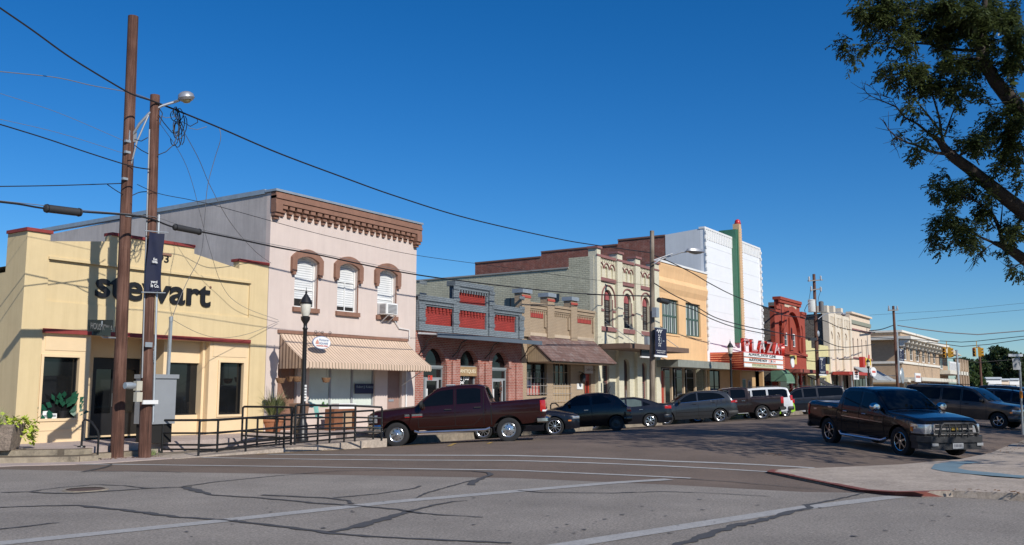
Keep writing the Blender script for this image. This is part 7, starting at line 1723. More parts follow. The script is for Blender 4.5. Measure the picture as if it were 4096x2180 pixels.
def banner(lb, p, Y, txt=True, group=None):
    t_ = thing('banner', lb, 'banner', (p[0],Y,p[2]), group=group)
    b = MB(); b.box(p[0],p[1],Y-.012,Y+.012,p[2],p[3]); b.build('cloth', m_navy, t_)
    b = MB(); b.box(p[0]-.1,p[1]+.03,Y-.03,Y+.03,p[2]-.10,p[2]-.001); b.build('banner_arm', m_whiter, t_)
    b = MB(); b.box(p[0]-.1,p[1]+.03,Y-.02,Y+.02,p[3]+.001,p[3]+.04); b.build('banner_arm', m_galv, t_)
    w, h = p[1]-p[0], p[3]-p[2]
    if txt:
        text('W', m_whiter, t_, 'banner_lettering', face_y(p[0]+w*.18, Y-.016, p[3]-h*.19), size=.5, ext=.003, width=w*.42, height=h*.14)
        b = MB(); b.tube([(p[0]+w*.12,Y-.016,p[3]-h*.12),(p[0]+w*.2,Y-.016,p[3]-h*.08),(p[0]+w*.4,Y-.016,p[3]-h*.07),(p[0]+w*.65,Y-.016,p[3]-h*.055)], .016, 5); b.build('banner_lettering', m_whiter, t_)
        for k, ch in enumerate('HARTON'): text(ch, m_whiter, t_, 'banner_lettering', face_y(p[0]+w*.26, Y-.016, p[3]-h*(.285+.078*k)), size=.4, ext=.003, height=h*.055)
        text('EDWARD JONES', m_whiter, t_, 'banner_lettering', face_y(p[0]+w*.1, Y-.016, p[2]+h*.14), size=.3, ext=.003, width=w*.78, height=h*.04)
        text('INVESTMENTS', m_whiter, t_, 'banner_lettering', face_y(p[0]+w*.15, Y-.016, p[2]+h*.075), size=.3, ext=.003, width=w*.68, height=h*.036)
        b = MB(); b.box(p[0]+w*.52,p[0]+w*.545,Y-.018,Y-.0125,p[2]+h*.42,p[2]+h*.66); b.box(p[0]+w*.66,p[0]+w*.8,Y-.018,Y-.0125,p[2]+h*.52,p[2]+h*.56); b.build('banner_lettering', m_galv, t_)
    return t_
BG = 'navy town banners on the poles'
banner('navy town banner reading WHARTON on the weathered lamp pole', rc('D',410,702,482,872,P3Y-.3), P3Y-.3, group=BG)
# black lamp posts
def lamp_post(p, lb, H=4.15, group='black ornamental lamp posts'):
    t_ = thing('lamp_post', lb, 'lamp post', p, group=group); x, y, z = p
    b = MB(); b.lathe([(.20,0),(.20,.1),(.17,.14),(.17,.5),(.12,.62),(.085,.8),(.075,2.0),(.065,H-1.05),(.09,H-1.0),(.06,H-.95),(.06,H-.85),(.14,H-.72),(.15,H-.62),(.06,H-.6)], (x,y,z), 16); b.build('post', m_cast, t_)
    b = MB(); b.lathe([(.11,H-.6),(.15,H-.45),(.17,H-.22),(.165,H-.2)], (x,y,z), 14); b.build('globe', mat('lamp_globe',(.62,.60,.52),.3,.1,8), t_)
    b = MB(); b.lathe([(.20,H-.2),(.21,H-.17),(.13,H-.02),(.05,H+.10),(.03,H+.13),(.04,H+.17),(.012,H+.21),(.008,H+.33)], (x,y,z), 14); b.build('finial_cap', m_cast, t_)
    return t_
lp1 = pY('B',408,1180,21.75); lt1 = pY('B',426,592,21.75); lpt = lamp_post((lp1.x,21.75,WZ-.2), 'black ornamental lamp post in front of the pink building', lt1.z-(WZ-.2)-.30)
for k in range(6): MB().box(lp1.x-.04,lp1.x+.04,21.75-.105,21.75-.085,1.35+.09*k,1.41+.09*k).build('number_decal', m_white, lpt)
lt2 = pY('E',42,650,20.9); lamp_post((lt2.x,20.9,.1), 'black ornamental lamp post beside the theatre marquee', lt2.z-.1-.3)
lt3 = pY('E',1205,798,20.9); lamp_post((lt3.x,20.9,.1), 'black ornamental lamp post before the yellow sign of the beige block', lt3.z-.1-.3)
# transformer pole
tp_ = pY('E',750,98,20.9); bp_ = pY('E',782,1045,20.9)
tr = thing('utility_pole', 'leaning dark utility pole with white transformer can and crossarms past the theatre', 'utility pole', (bp_.x,20.9,0))
bb = Vector((bp_.x+.1,20.9,-.1)); MB().tube(pole_pts(bb, tp_), [.17-.05*i/8 for i in range(9)], 12).build('pole', m_pole, tr)
b = MB()
for (x0,y0),(x1,y1) in (((702,155),(822,147)),((722,232),(815,222))): b.bar(pY('E',x0,y0,20.7), pY('E',x1,y1,20.7), .09)
b.build('crossarm', mat('grey_crossarm',(.22,.20,.18),.9), tr)
b = MB()
for x, y in ((710,140),(808,132),(728,222),(808,225)): b.lathe([(.06,-.2),(.08,-.05),(.06,.0),(.08,.12),(.03,.22)], pY('E',x,y,20.6), 10)
b.build('insulator', mat('grey_insulator',(.36,.37,.38),.4), tr)
c_ = pY('E',732,366,20.5); MB().lathe([(.001,-.5),(.27,-.5),(.29,-.45),(.29,.42),(.31,.43),(.31,.48),(.1,.54),(.001,.55)], c_, 18).build('transformer', mat('transformer_white',(.62,.64,.62),.4,.08), tr)
c_ = pY('E',812,370,21.2); MB().lathe([(.001,-.45),(.2,-.45),(.21,.38),(.1,.45),(.001,.45)], c_, 14).build('transformer', mat('transformer_grey',(.14,.14,.14),.5), tr)
b = MB(); b.tube([pY('E',x,y,20.6) for x,y in ((715,345),(690,360),(672,400),(680,440),(705,470),(730,480),(760,470))], .025, 5); b.tube([pY('E',x,y,20.6) for x,y in ((722,235),(715,280),(705,330))], .018, 5); b.tube([pY('E',x,y,20.6) for x,y in ((808,240),(790,290),(785,330))], .018, 5); b.tube([pY('E',x,y,20.6) for x,y in ((700,470),(720,520),(755,530))], .025, 5); b.build('jumper_wire', m_wire, tr)
c_ = pY('E',797,600,20.5); MB().lathe([(.001,0),(.2,.03),(.26,.08),(.26,.1),(.001,.05)], c_, 14, 'y').build('dish', m_galv, tr)
b = MB(); b.bar(pY('E',710,650,20.6), pY('E',765,645,20.6), .2); b.build('splice_case', m_plast, tr)
la = [pY('E',x,y,20.6-.2*i) for i,(x,y) in enumerate(((785,478),(820,450),(870,428),(930,422),(985,420)))]
b = MB(); b.tube(la, .035, 6); b.build('lamp_arm', m_alum, tr); MB().lathe([(.001,-.2),(.6,-.12),(1,0),(.6,.2),(.001,.22)], n=14).xf(Matrix.Translation(pY('E',1000,440,19.8)) @ Matrix.Diagonal((.4,.2,.8,1))).build('lamp_head', m_alum, tr)
banner('navy town banner on the transformer pole beside the ivory front', rc('E',793,800,852,945,20.5), 20.5, group=BG)
p = rc('E',862,795,886,858,20.6); MB().box(p[0],p[1],20.6,21.1,p[2],p[3]).build('box', m_black, tr)
tp_ = pY('F',382,212,20.9); bp_ = pY('F',412,770,20.9)
tr = thing('utility_pole', 'slim brown utility pole with a crossarm before the corner hotel', 'utility pole', (bp_.x,20.9,0))
MB().tube(pole_pts(Vector((bp_.x+.2,20.9,-.1)), tp_), [.19-.06*i/8 for i in range(9)], 12).build('pole', m_pole, tr)
MB().bar(pY('F',348,242,20.7), pY('F',413,240,20.7), .13).build('crossarm', MATS['grey_crossarm'], tr)
b = MB()
for x in (352, 410): b.lathe([(.06,-.1),(.1,.1),(.05,.4)], pY('F',x,235,20.7), 8)
b.build('insulator', MATS['grey_insulator'], tr)
b = MB(); b.tube([pY('F',x,y,20.4) for x,y in ((408,390),(416,560),(424,740))], .09, 6); b.build('conduit', m_galv, tr)
banner('navy town banner on the slim pole before the corner hotel', rc('F',420,505,458,592,20.5), 20.5, group=BG)
# traffic signals on their span wire
m_sig = mat('signal_yellow', (.62,.33,.03), .5, .12, 4); m_lens = mat('dark_lens', (.03,.03,.03), .2, .1); m_rlens = mat('red_lens', (.45,.04,.03), .2, .1)
SX_ = 121.0
def signal(px, pxb, y0, y1, lb, red):
    a = pX('F', px, y0, SX_); c = pX('F', pxb, y1, SX_); t_ = thing('traffic_light', lb, 'traffic light', ((a+c)/2), group='traffic lights over the far crossing'); m0 = (a+c)/2
    h = a.z-c.z; w = .18
    for cy_, fc in ((m0.y+.3, 0), (m0.y-.3, 1)):
        b = MB(); b.box(SX_-.18,SX_+.18,cy_-w,cy_+w,c.z,a.z); hd_ = b.build('signal_head', m_sig, t_)
        for k in range(3):
            z = a.z-h*(k+.5)/3
            n_ = (0,) if fc == 0 else (1,)
            cc = (SX_-.19, cy_, z) if fc == 0 else (SX_, cy_-w-.01, z)
            MB().lathe([(.001,-.02),(.14,-.02),(.14,.0)], cc, 14, 'x' if fc == 0 else 'y').build('lens', m_rlens if (k == 0 and red) else m_lens, hd_)
            v = MB(); v.lathe([(.155,-.2),(.155,0)], (cc[0], cc[1], cc[2]), 12, 'x' if fc == 0 else 'y', 0, 360); v.build('visor', m_sig, hd_)
    b = MB(); m_ = (a+c)/2; b.bar((SX_,m_.y,a.z+.0),(SX_,m_.y,a.z+.8),.07); b.bar((SX_,m_.y+.4,a.z+.05),(SX_,m_.y-.4,a.z+.05),.07); b.build('hanger', m_sig, t_); return m_.y, a.z+.8
s1 = signal(728,773,500,565,'nearer-left pair of yellow traffic light heads before the balcony building', False); s2 = signal(935,978,500,558,'yellow traffic light heads hanging before the dark trees', True)
o = MB().tube([(SX_,s1[0]+14,s1[1]+1.2),(SX_,s1[0],s1[1]),(SX_,(s1[0]+s2[0])/2,s1[1]-.15),(SX_,s2[0],s2[1]),(SX_,s2[0]-14,s2[1]+1.2)], .04, 5).build('span_wire', m_wire); tag(o, 'span wire carrying both sets of traffic lights', 'cable')
FWG = 'thin far wires against the sky'
for k, (pts, lb, r) in enumerate((([(218,382),(300,372),(380,345)],'short black wire joining the beige roof to the slim pole',.05), ([(412,345),(560,370),(760,395),(960,408),(1280,382)],'dashed looking spiral guard wire sweeping right from the slim pole',.075),
     ([(410,315),(800,280),(1280,238)],'faint upper wire rising right from the slim pole',.022), ([(218,275),(380,265),(800,240),(1280,192)],'faintest topmost wire rising toward the right edge',.018), ([(440,440),(700,470),(850,490),(1040,475),(1280,440)],'black wire passing just above the traffic lights',.05), ([(430,515),(640,560),(850,575),(960,600),(1010,595),(1270,575)],'lower black wire crossing before the dark trees',.04), ([(430,590),(560,560),(860,575)],'wire slanting up across the hotel windows',.04))):
    wire('far_wire', lb, [('F',x,y,20.4-k*.1) if x < 700 else ('F',x,y,20.4-k*.1) for x, y in pts if x <= 760], r, group=FWG) if k in (0,) else tag(MB().tube([pD('F',x,y,128+0*k) for x, y in pts], r, 5).build('far_wire', m_wire if k != 1 else m_gwire), lb, 'cable', FWG)
for k, (pts, lb) in enumerate((([(390,255),(500,300),(640,370),(760,440),(900,510),(1060,568),(1142,590)],'black wire from the weathered pole crossing the white theatre at mid height'), ([(405,430),(520,500),(640,560),(780,640),(950,690),(1142,730)],'upper of two close wires crossing low over the white theatre'), ([(490,545),(640,590),(760,650),(900,700),(1060,735),(1142,750)],'lower of two close wires crossing low over the white theatre'), ([(392,508),(200,505),(0,498)],'level wire from the weathered pole back across the cream front'))):
    wire('street_wire', lb, [('D',x,y,P3Y) for x, y in pts], .03, group='wires along the row past the weathered pole')
for k, (pts, lb) in enumerate((([(785,480),(860,500),(960,545),(1100,575),(1266,590)],'upper wire running right from the transformer pole'), ([(790,640),(900,690),(1000,715),(1150,705),(1266,690)],'middle sagging wire right of the transformer pole'), ([(680,748),(800,742),(1000,736)],'straight low wire at the transformer pole'), ([(310,370),(480,440),(640,460),(780,445)],'wire sagging from the theatre wall to the transformer pole'), ([(310,560),(480,600),(640,625),(760,645)],'pair wire from the theatre to the transformer pole splice'))):
    wire('street_wire', lb, [('E',x,y,20.6) for x, y in pts], .035, group='wires at the transformer pole')
# sign pole at the right edge
bs = gr('N',2568,760); bs = Vector((bs.x,bs.y,0)); tps = pD('F',1248,595,(bs-EYEP).dot(FW)*.995)
sp_ = thing('sign_pole', 'tilted grey sign pole with an orange band at the right edge', 'sign', (bs.x,bs.y,0))
MB().tube([bs+(tps-bs)*t for t in (0,.25,.5,.75,1)], .04, 8).build('pole', m_galv, sp_)
a_ = bs+(tps-bs)*.505; c_ = bs+(tps-bs)*.60; MB().tube([a_, c_], .048, 8).build('orange_band', mat('orange_reflector',(.70,.25,.03),.5), sp_)
c_ = tps; b = MB(); u_ = RT; b.hexa([c_+u_*-.26+Vector((0,0,-.30)),c_+u_*.02+Vector((0,0,-.30)),c_+u_*.02+Vector((.03,0,-.30)),c_+u_*-.26+Vector((.03,0,-.30)),c_+u_*-.28+Vector((0,0,.12)),c_+u_*.02+Vector((0,0,.18)),c_+u_*.02+Vector((.03,0,.18)),c_+u_*-.28+Vector((.03,0,.12))]); b.build('sign_back', mat('sign_back_grey',(.30,.31,.32),.5,.2,5), sp_)
b = MB(); c2_ = pD('F',1215,550,(bs-EYEP).dot(FW)); b.bar(c2_+u_*-.25, c2_+u_*.3, .05, .1); b.build('name_blade', m_alum, sp_)
bp2 = gr('N',2590,800); t_ = thing('sign_pole', 'plain black pole at the very right edge behind the tilted sign pole', 'pole', (bp2.x+1.0,bp2.y-.3,.05)); q_ = pD('F',1277,462,(bp2+Vector((1,-.3,0))-EYEP).dot(FW)); MB().tube([(bp2.x+1.0,bp2.y-.3,.03),(bp2.x+1.0,bp2.y-.3,q_.z)], .055, 10).build('pole', m_cast, t_); MB().lathe([(.001,.06),(.06,.04),(.06,0)], (bp2.x+1.0,bp2.y-.3,q_.z), 10).build('cap', m_cast, t_)
# ---------------------------------------------------------------- handrails
m_rail = mat('black_rail_paint', (.010,.010,.010), .4, .2, 8)
def railing(lb, posts, tops, heights, r=.030, ends=True, group='black pipe handrails along the ramp'):
    t_ = thing('handrail', lb, 'handrail', posts[0], group=group)
    pp = [Vector(p) for p in posts]
    for p, h in zip(pp, tops): MB().tube([p+Vector((0,0,-.05)), p+Vector((0,0,h-.02))], r, 8).build('post', m_rail, t_)
    for f in heights:
        q_ = [p+Vector((0,0,h*f)) for p, h in zip(pp, tops)]
        if f == 1: d0 = (q_[1]-q_[0]).normalized(); q_ = [q_[0]-Vector((0,0,.04)), q_[0]+d0*.04]+q_[1:]
        MB().tube(q_, r if f == 1 else r*.85, 8).build('rail', m_rail, t_)
zr_ = lambda x: .012+.15*max(0, x-15)/7.0
fx = [15.35,16.85,18.2,19.5,20.6,21.9]
railing('front black handrail along the street edge of the concrete ramp', [(x, 19.80 if x > 15.4 else 19.82, zr_(x)) for x in fx], [.90]*6, (1,.63,.28,.13))
railing('rear sloping handrail of the concrete ramp starting beside the shorter pole', [tuple(gp('K',120,800,.03)), tuple(gp('K',690,800,.04)), tuple(gp('K',1100,745,.06)), tuple(gp('K',1450,705,.1))], [.86]*4, (1,.60,.24,.10))
q0 = [gp('K',945,668,.3), gp('K',1300,690,.26), gp('K',1452,704,.24)]
railing('short level handrail on the walk behind the ramp near the big grass pot', [tuple(p) for p in q0], [.93,.97,.98], (1,.66,.26,.13))
q0 = [gp('K',1490,700,.26), gp('K',1850,680,.26), gp('K',2110,668,.26), gp('K',2385,660,.26)]
railing('level handrail on the walk running behind the maroon pickup nose', [tuple(p) for p in q0], [1.03,1.0,.98,.93], (1,.66,.36,.22))
q0, q1 = gp('A',425,1225,.3), gp('A',508,1290,.0)
t_ = thing('handrail', 'short bent black stair rail on the concrete steps left of the poles', 'handrail', q0)
b = MB(); h0 = pY('A',432,1080,q0.y).z; h1 = pY('A',512,1150,q1.y).z
b.tube([q0, (q0.x,q0.y,h0-.06), (q0.x+.03,q0.y-.02,h0), Vector((q0.x,q0.y,h0)).lerp(Vector((q1.x,q1.y,h1+.1)),.5)+Vector((0,0,.06)), (q1.x-.02,q1.y+.02,h1+.05), (q1.x,q1.y,h1-.06), q1], .026, 8); b.build('rail', m_rail, t_)
for q_ in (q0, q1): MB().lathe([(.001,.03),(.09,.03),(.1,0)], q_, 12).build('base_plate', m_rail, t_)
b = MB(); lp_ = pD('P',790,1170,(gr('P',790,1230)-EYEP).dot(FW)+1.5)
q0 = pY('P',745,1230,20.9); q1 = pY('P',890,1235,20.9)
t_ = thing('handrail', 'black looped stair rail showing between the maroon pickup and the small hatchback', 'handrail', (q0.x,20.9,.1))
b.tube([(q0.x,20.9,.1), pY('P',745,1180,20.9), pY('P',765,1152,20.9), pY('P',815,1150,20.9), pY('P',850,1180,20.9), (q1.x,20.9,pY('P',890,1225,20.9).z), (q1.x,20.9,.1)], .03, 8); b.build('rail', m_rail, t_)
# ---------------------------------------------------------------- things on the walk
m_agg = mat('pebble_aggregate', (.27,.215,.17), .95, .35, 28, bump=.9, bscale=45, spots=.4)
m_terra = mat('terracotta', (.36,.145,.07), .85, .2, 5)
m_soil = mat('soil', (.04,.03,.02), 1, .3, 10)
def blades(b, c, n, h, spread, w=.012, droop=.5, seed=1):
    rnd_ = random.Random(seed)
    for k in range(n):
        a = rnd_.uniform(0, 6.283); l = h*rnd_.uniform(.5, 1); s_ = spread*rnd_.uniform(.3, 1); r0 = rnd_.uniform(0, .12); pts = []
        for i in range(5):
            t = i/4; rr = r0+s_*t**1.6; pts.append(Vector((c[0]+math.cos(a)*rr, c[1]+math.sin(a)*rr, c[2]+l*(t-droop*t*t*.55))))
        nn = Vector((-math.sin(a), math.cos(a), 0)); vs = []
        for i, p in enumerate(pts): ww = w*(1-i/4.3); vs += [p-nn*ww, p+nn*ww]
        b.add(vs, [(2*i, 2*i+1, 2*i+3, 2*i+2) for i in range(4)])
m_blade = mat('grass_blade', (.26,.33,.13), .7, .4, 9); m_blade2 = mat('dry_grass_blade', (.48,.47,.28), .7, .3, 9)
def leafquad(b, p, d, up, l, w):
    s_ = d.cross(up)
    if s_.length < 1e-4: s_ = d.orthogonal()
    s_.normalize(); b.add([p, p+d*l*.5+s_*w, p+d*l, p+d*l*.5-s_*w], [(0,1,2,3)])
def rvec(r_): 
    while True:
        v = Vector((r_.uniform(-1,1), r_.uniform(-1,1), r_.uniform(-1,1)))
        if .05 < v.length < 1: return v.normalized()
c = gp('A',48,1240,.3); pw_ = .62
pt = thing('planter', 'big pebble aggregate planter with bright yellow green vine at the left edge', 'planter', (c.x,c.y,WZ))
b = MB(); n = 8; b.lathe([(pw_*.78,0),(pw_*.8,.05),(pw_,.60),(pw_*.86,.60),(pw_*.84,.5),(.001,.5)], (c.x-.1,c.y+.3,WZ), 4).build('pot', m_agg, pt)
b = MB(); rr = random.Random(3)
for k in range(420):
    a = rr.uniform(0,6.283); r_ = rr.uniform(.1,1)**.6*.62; z = WZ+.60+rr.uniform(-.02,.26)*(1.1-r_)
    if rr.random() < .35: a = rr.uniform(-1.2,.6); r_ = rr.uniform(.55,.78); z = WZ+rr.uniform(.25,.72)
    if rr.random() < .12: a = -.3; r_ = rr.uniform(.6,.75); z = WZ+rr.uniform(.1,.6)
    d = (rvec(rr)+Vector((math.cos(a),math.sin(a),-.3))).normalized(); leafquad(b, Vector((c.x-.1+r_*math.cos(a), c.y+.3+r_*math.sin(a), z)), d, Vector((0,0,1)), rr.uniform(.09,.16), rr.uniform(.03,.06))
b.build('vine', mat('lime_leaf',(.40,.48,.05),.6,.25,9), pt); MB().lathe([(.001,.52),(pw_*.8,.52)], (c.x-.1,c.y+.3,WZ), 4).build('soil', m_soil, pt)
b = MB(); blades(b, (c.x-.15,c.y+.3,WZ+.5), 40, .6, .3, .01, .2, 5); b.build('grass', m_blade, pt)
def potted(px, py, h, spread, lb, rad, dense_=170, mt=None, seed=1, z=WZ, Y=None):
    p = pY('K',px,py,Y) if Y else gp('K',px,py,z)
    t_ = thing('potted_plant', lb, 'plant', (p.x,p.y,z), group='potted plants before the pink building')
    MB().lathe([(rad*.72,0),(rad*.75,.03),(rad,.34),(rad*1.08,.35),(rad*1.08,.42),(rad*.9,.42),(rad*.88,.36),(.001,.36)], (p.x,p.y,z), 20).build('pot', m_terra, t_)
    b = MB(); blades(b, (p.x,p.y,z+.34), dense_*2, h, spread, .017, .7, seed); b.build('leaves', mt or m_blade, t_)
    b = MB(); blades(b, (p.x,p.y,z+.34), dense_, h*1.15, spread*.9, .014, .5, seed+7); b.build('dry_leaves', m_blade2, t_); return p
potted(1260,585,1.45,.75,'tall ornamental grass in a terracotta pot at the corner of the yellow office',.36,240,seed=2)
potted(2225,528,1.0,.55,'green spiky plant in a terracotta pot near the maroon pickup nose',.34,200,seed=4,z=WZ)
# trash receptacle
p = gp('K',1530,610,.3)
tb = thing('trash_can', 'pebble sided litter bin with brown flared lid behind the handrails', 'trash can', (p.x,p.y,WZ))
bx_ = .185
b = MB(); b.box(p.x-bx_,p.x+bx_,p.y-bx_,p.y+bx_,WZ,WZ+.60); bevel(b.build('body', m_agg, tb), .03)
m_lid = mat('brown_plastic', (.22,.13,.085), .6, .1, 3)
b = MB(); l_ = bx_+.02; u_ = bx_+.055
b.hexa([(p.x-l_,p.y-l_,WZ+.601),(p.x+l_,p.y-l_,WZ+.601),(p.x+l_,p.y+l_,WZ+.601),(p.x-l_,p.y+l_,WZ+.601),(p.x-u_,p.y-u_,WZ+.98),(p.x+u_,p.y-u_,WZ+.98),(p.x+u_,p.y+u_,WZ+.98),(p.x-u_,p.y+u_,WZ+.98)]); bevel(b.build('lid', m_lid, tb), .04, 2)
MB().box(p.x-u_-.02,p.x-u_+.01,p.y-.1,p.y+.1,WZ+.66,WZ+.86).build('opening', m_dark, tb)
# chairs
m_turq = mat('turquoise_plastic', (.22,.52,.48), .45, .08, 3)
def chair(p, rz, lb):
    t_ = thing('chair', lb, 'chair', (p.x,p.y,WZ), rz)
    b = MB(); vs = []
    for i in range(6):
        for j in range(7): x = -.23+.46*i/5; y = -.23+.46*j/6; vs.append((x, y, .44+.03*((x/.23)**2)+.02*(j/6)))
    b.add(vs, [(i*7+j, (i+1)*7+j, (i+1)*7+j+1, i*7+j+1) for i in range(5) for j in range(6)], True); o = b.build('seat', m_turq, t_, True); sd_ = o.modifiers.new('thick','SOLIDIFY'); sd_.thickness = .025
    b = MB(); vs = []
    for i in range(7):
        for j in range(7): u = -1+2*i/6; t = j/6; vs.append((.22*u*(1-.15*t), .22+.12*t-.05*u*u, .46+.46*t-.05*u*u*t))
    b.add(vs, [(i*7+j, (i+1)*7+j, (i+1)*7+j+1, i*7+j+1) for i in range(6) for j in range(6)], True); o = b.build('backrest', m_turq, t_, True); sd_ = o.modifiers.new('thick','SOLIDIFY'); sd_.thickness = .025
    for sx_ in (-1,1):
        for sy_ in (-1,1): MB().tube([(.18*sx_,.18*sy_,.44),(.22*sx_,.24*sy_,0)], .016, 6).build('leg', m_white, t_, True)
chair(gp('K',1700,560,.3), R(115), 'turquoise moulded plastic chair beside the litter bin')
p = gp('K',1760,560,.3); t_ = thing('potted_plant', 'small green cactus in front of the shop window beside the turquoise chair', 'plant', (p.x+.2,p.y+.2,WZ), group='potted plants before the pink building'); b = MB(); 
rr = random.Random(5)
for k in range(7): x = p.x+.2+rr.uniform(-.12,.12); y = p.y+.2+rr.uniform(-.12,.12); b.tube([(x,y,WZ+.3),(x+rr.uniform(-.05,.05),y,WZ+.65),(x+rr.uniform(-.1,.1),y,WZ+rr.uniform(.75,1.0))], [.05,.06,.03], 8)
b.build('stems', mat('cactus_green',(.07,.17,.05),.7,.3,8), t_); MB().lathe([(.13,0),(.17,.3),(.15,.3),(.14,.26),(.001,.26)], (p.x+.2,p.y+.2,WZ), 16).build('pot', mat('yellow_pot',(.55,.40,.12),.7), t_)
# wooden cabinet with a white box on top, toys
p = rc('K',1900,352,2125,548,22.9)
t_ = thing('wooden_cabinet', 'open brown wooden cabinet standing before the pale shop window', 'cabinet', (p[0],22.9,WZ))
w_ = mat('cabinet_wood',(.23,.095,.045),.55,.25,4); y0, y1 = 22.9, 23.35; xm = (p[0]+p[1])/2; zt_ = p[3]
MB().box(p[0],p[0]+.06,y0,y1,WZ,zt_).build('side_panel', w_, t_); MB().box(p[1]-.06,p[1],y0,y1,WZ,zt_).build('side_panel', w_, t_); MB().box(p[0]+.061,p[1]-.061,y0,y1,zt_-.06,zt_).build('top', w_, t_)
MB().box(p[0]+.061,xm-.12,y0+.01,y0+.05,WZ+.05,zt_-.061).build('door', w_, t_); MB().box(xm-.10,xm+.35,y0+.02,y0+.06,WZ+.05,zt_-.061).build('inner_panel', mat('tan_card',(.42,.28,.17),.8), t_); MB().box(p[0]+.061,p[1]-.061,y1-.03,y1-.001,WZ+.05,zt_-.061).build('back_panel', w_, t_)
bx = thing('storage_box', 'white box lying on top of the brown wooden cabinet', 'box', (xm,23.1,zt_)); MB().box(xm-.28,p[1]-.02,22.95,23.3,zt_+.001,zt_+.16).build('tub', m_whiter, bx); MB().box(xm-.30,p[1],22.93,23.32,zt_+.161,zt_+.19).build('lid', m_whiter, bx)
p = gp('K',1905,545,.3); t_ = thing('toy', 'red and orange plastic toy on the walk before the wooden cabinet', 'toy', (p.x,p.y,WZ)); b = MB(); b.lathe([(.001,0),(.2,.02),(.24,.1),(.16,.2),(.001,.22)], (p.x,p.y,WZ), 14); b.build('base', mat('toy_red',(.6,.08,.03),.4), t_); MB().lathe([(.001,.1),(.1,.0),(.12,-.06)], (p.x-.1,p.y-.18,WZ+.08), 10).build('cup', m_whiter, t_); MB().lathe([(.001,.42),(.09,.36),(.10,.22)], (p.x+.05,p.y,WZ), 10).build('dome', mat('toy_orange',(.75,.3,.03),.4), t_)
p = gp('K',2055,540,.3); t_ = thing('ornament', 'small white filigree ornament beside the toy on the walk', 'ornament', (p.x,p.y,WZ)); b = MB()
for k in range(8): a = k*.785; b.tube([(p.x,p.y,WZ),(p.x+.12*math.cos(a),p.y+.12*math.sin(a),WZ+.2),(p.x+.05*math.cos(a),p.y+.05*math.sin(a),WZ+.45)], .02, 5)
b.build('frame', m_whiter, t_)
# hanging bark garland of coconut planters under the awning
for k, (x, y) in enumerate(((1345,50),(1440,35),(1520,35),(1815,45))):
    c_ = pY('K',x,y,23.0); t_ = thing('hanging_basket', ('brown coir basket hanging at the left end under the striped awning','small brown coir piece second under the striped awning','brown coir basket hanging beside the lamp post under the awning','lone brown coir basket hanging before the shop window')[k], 'basket', c_, group='coir baskets hung under the striped awning')
    MB().lathe([(.001,-.12),(.12,-.1),(.17,.02),(.18,.06),(.001,.04)], c_, 14).xf(Matrix.Translation(c_) @ Matrix.Diagonal((1.0 if k != 1 else .4,.8,1,1)) @ Matrix.Translation(-c_)).build('bowl', mat('coir',(.22,.12,.06),.95,.4,14,bump=.8), t_)
    MB().tube([c_+Vector((0,0,.04)), c_+Vector((0,0,.62))], .006, 4).build('hanger', m_black, t_)
# the green plant and the boxes behind the left window of the yellow office
c_ = pY('A',310,1020,D+.12); t_ = thing('potted_plant', 'dark green leafy plant behind the left window of the yellow office', 'plant', (c_.x,D+.1,w1[2]))
b = MB(); rr = random.Random(8)
for k in range(46):
    a = rr.uniform(0,3.14); d = Vector((math.cos(a),rr.uniform(-.15,.02),math.sin(a)*.8)).normalized(); l = rr.uniform(.15,.5)
    p = Vector((c_.x+.1,D+.13,w1[2]+.08))+Vector((d.x*l*1.2,-.03*rr.random(),d.z*l)); leafquad(b, p, (d+Vector((0,-.25,-.3))).normalized(), Vector((0,-1,.2)), rr.uniform(.18,.3), rr.uniform(.05,.09))
b.build('leaves', mat('deep_leaf',(.012,.085,.045),.4,.4,6), t_); MB().lathe([(.10,0),(.13,.2),(.001,.2)], (c_.x+.1,D+.13,w1[2]), 12).build('pot', m_black, t_)
for k, (x0,y0,x1,y1) in enumerate(((222,1037,247,1076),(249,1050,287,1076))):
    p = rc('A',x0,y0,x1,y1,D+.12); t_ = thing('carton', ('small upright white box in the corner of the yellow office window','low grey white box beside the plant in the yellow office window')[k], 'box', (p[0],D+.12,p[2])); p = (max(p[0],w1[0]+.01),p[1]+.03,w1[2]+.001,p[3]); MB().box(p[0],p[1],D+.09,D+.18,p[2],p[3]).build('carton', m_whiter if k == 0 else m_white, t_); MB().box(p[0]+.03,p[1]-.03,D+.085,D+.089,p[2]+.04,p[2]+.1).build('label', m_cab, t_)
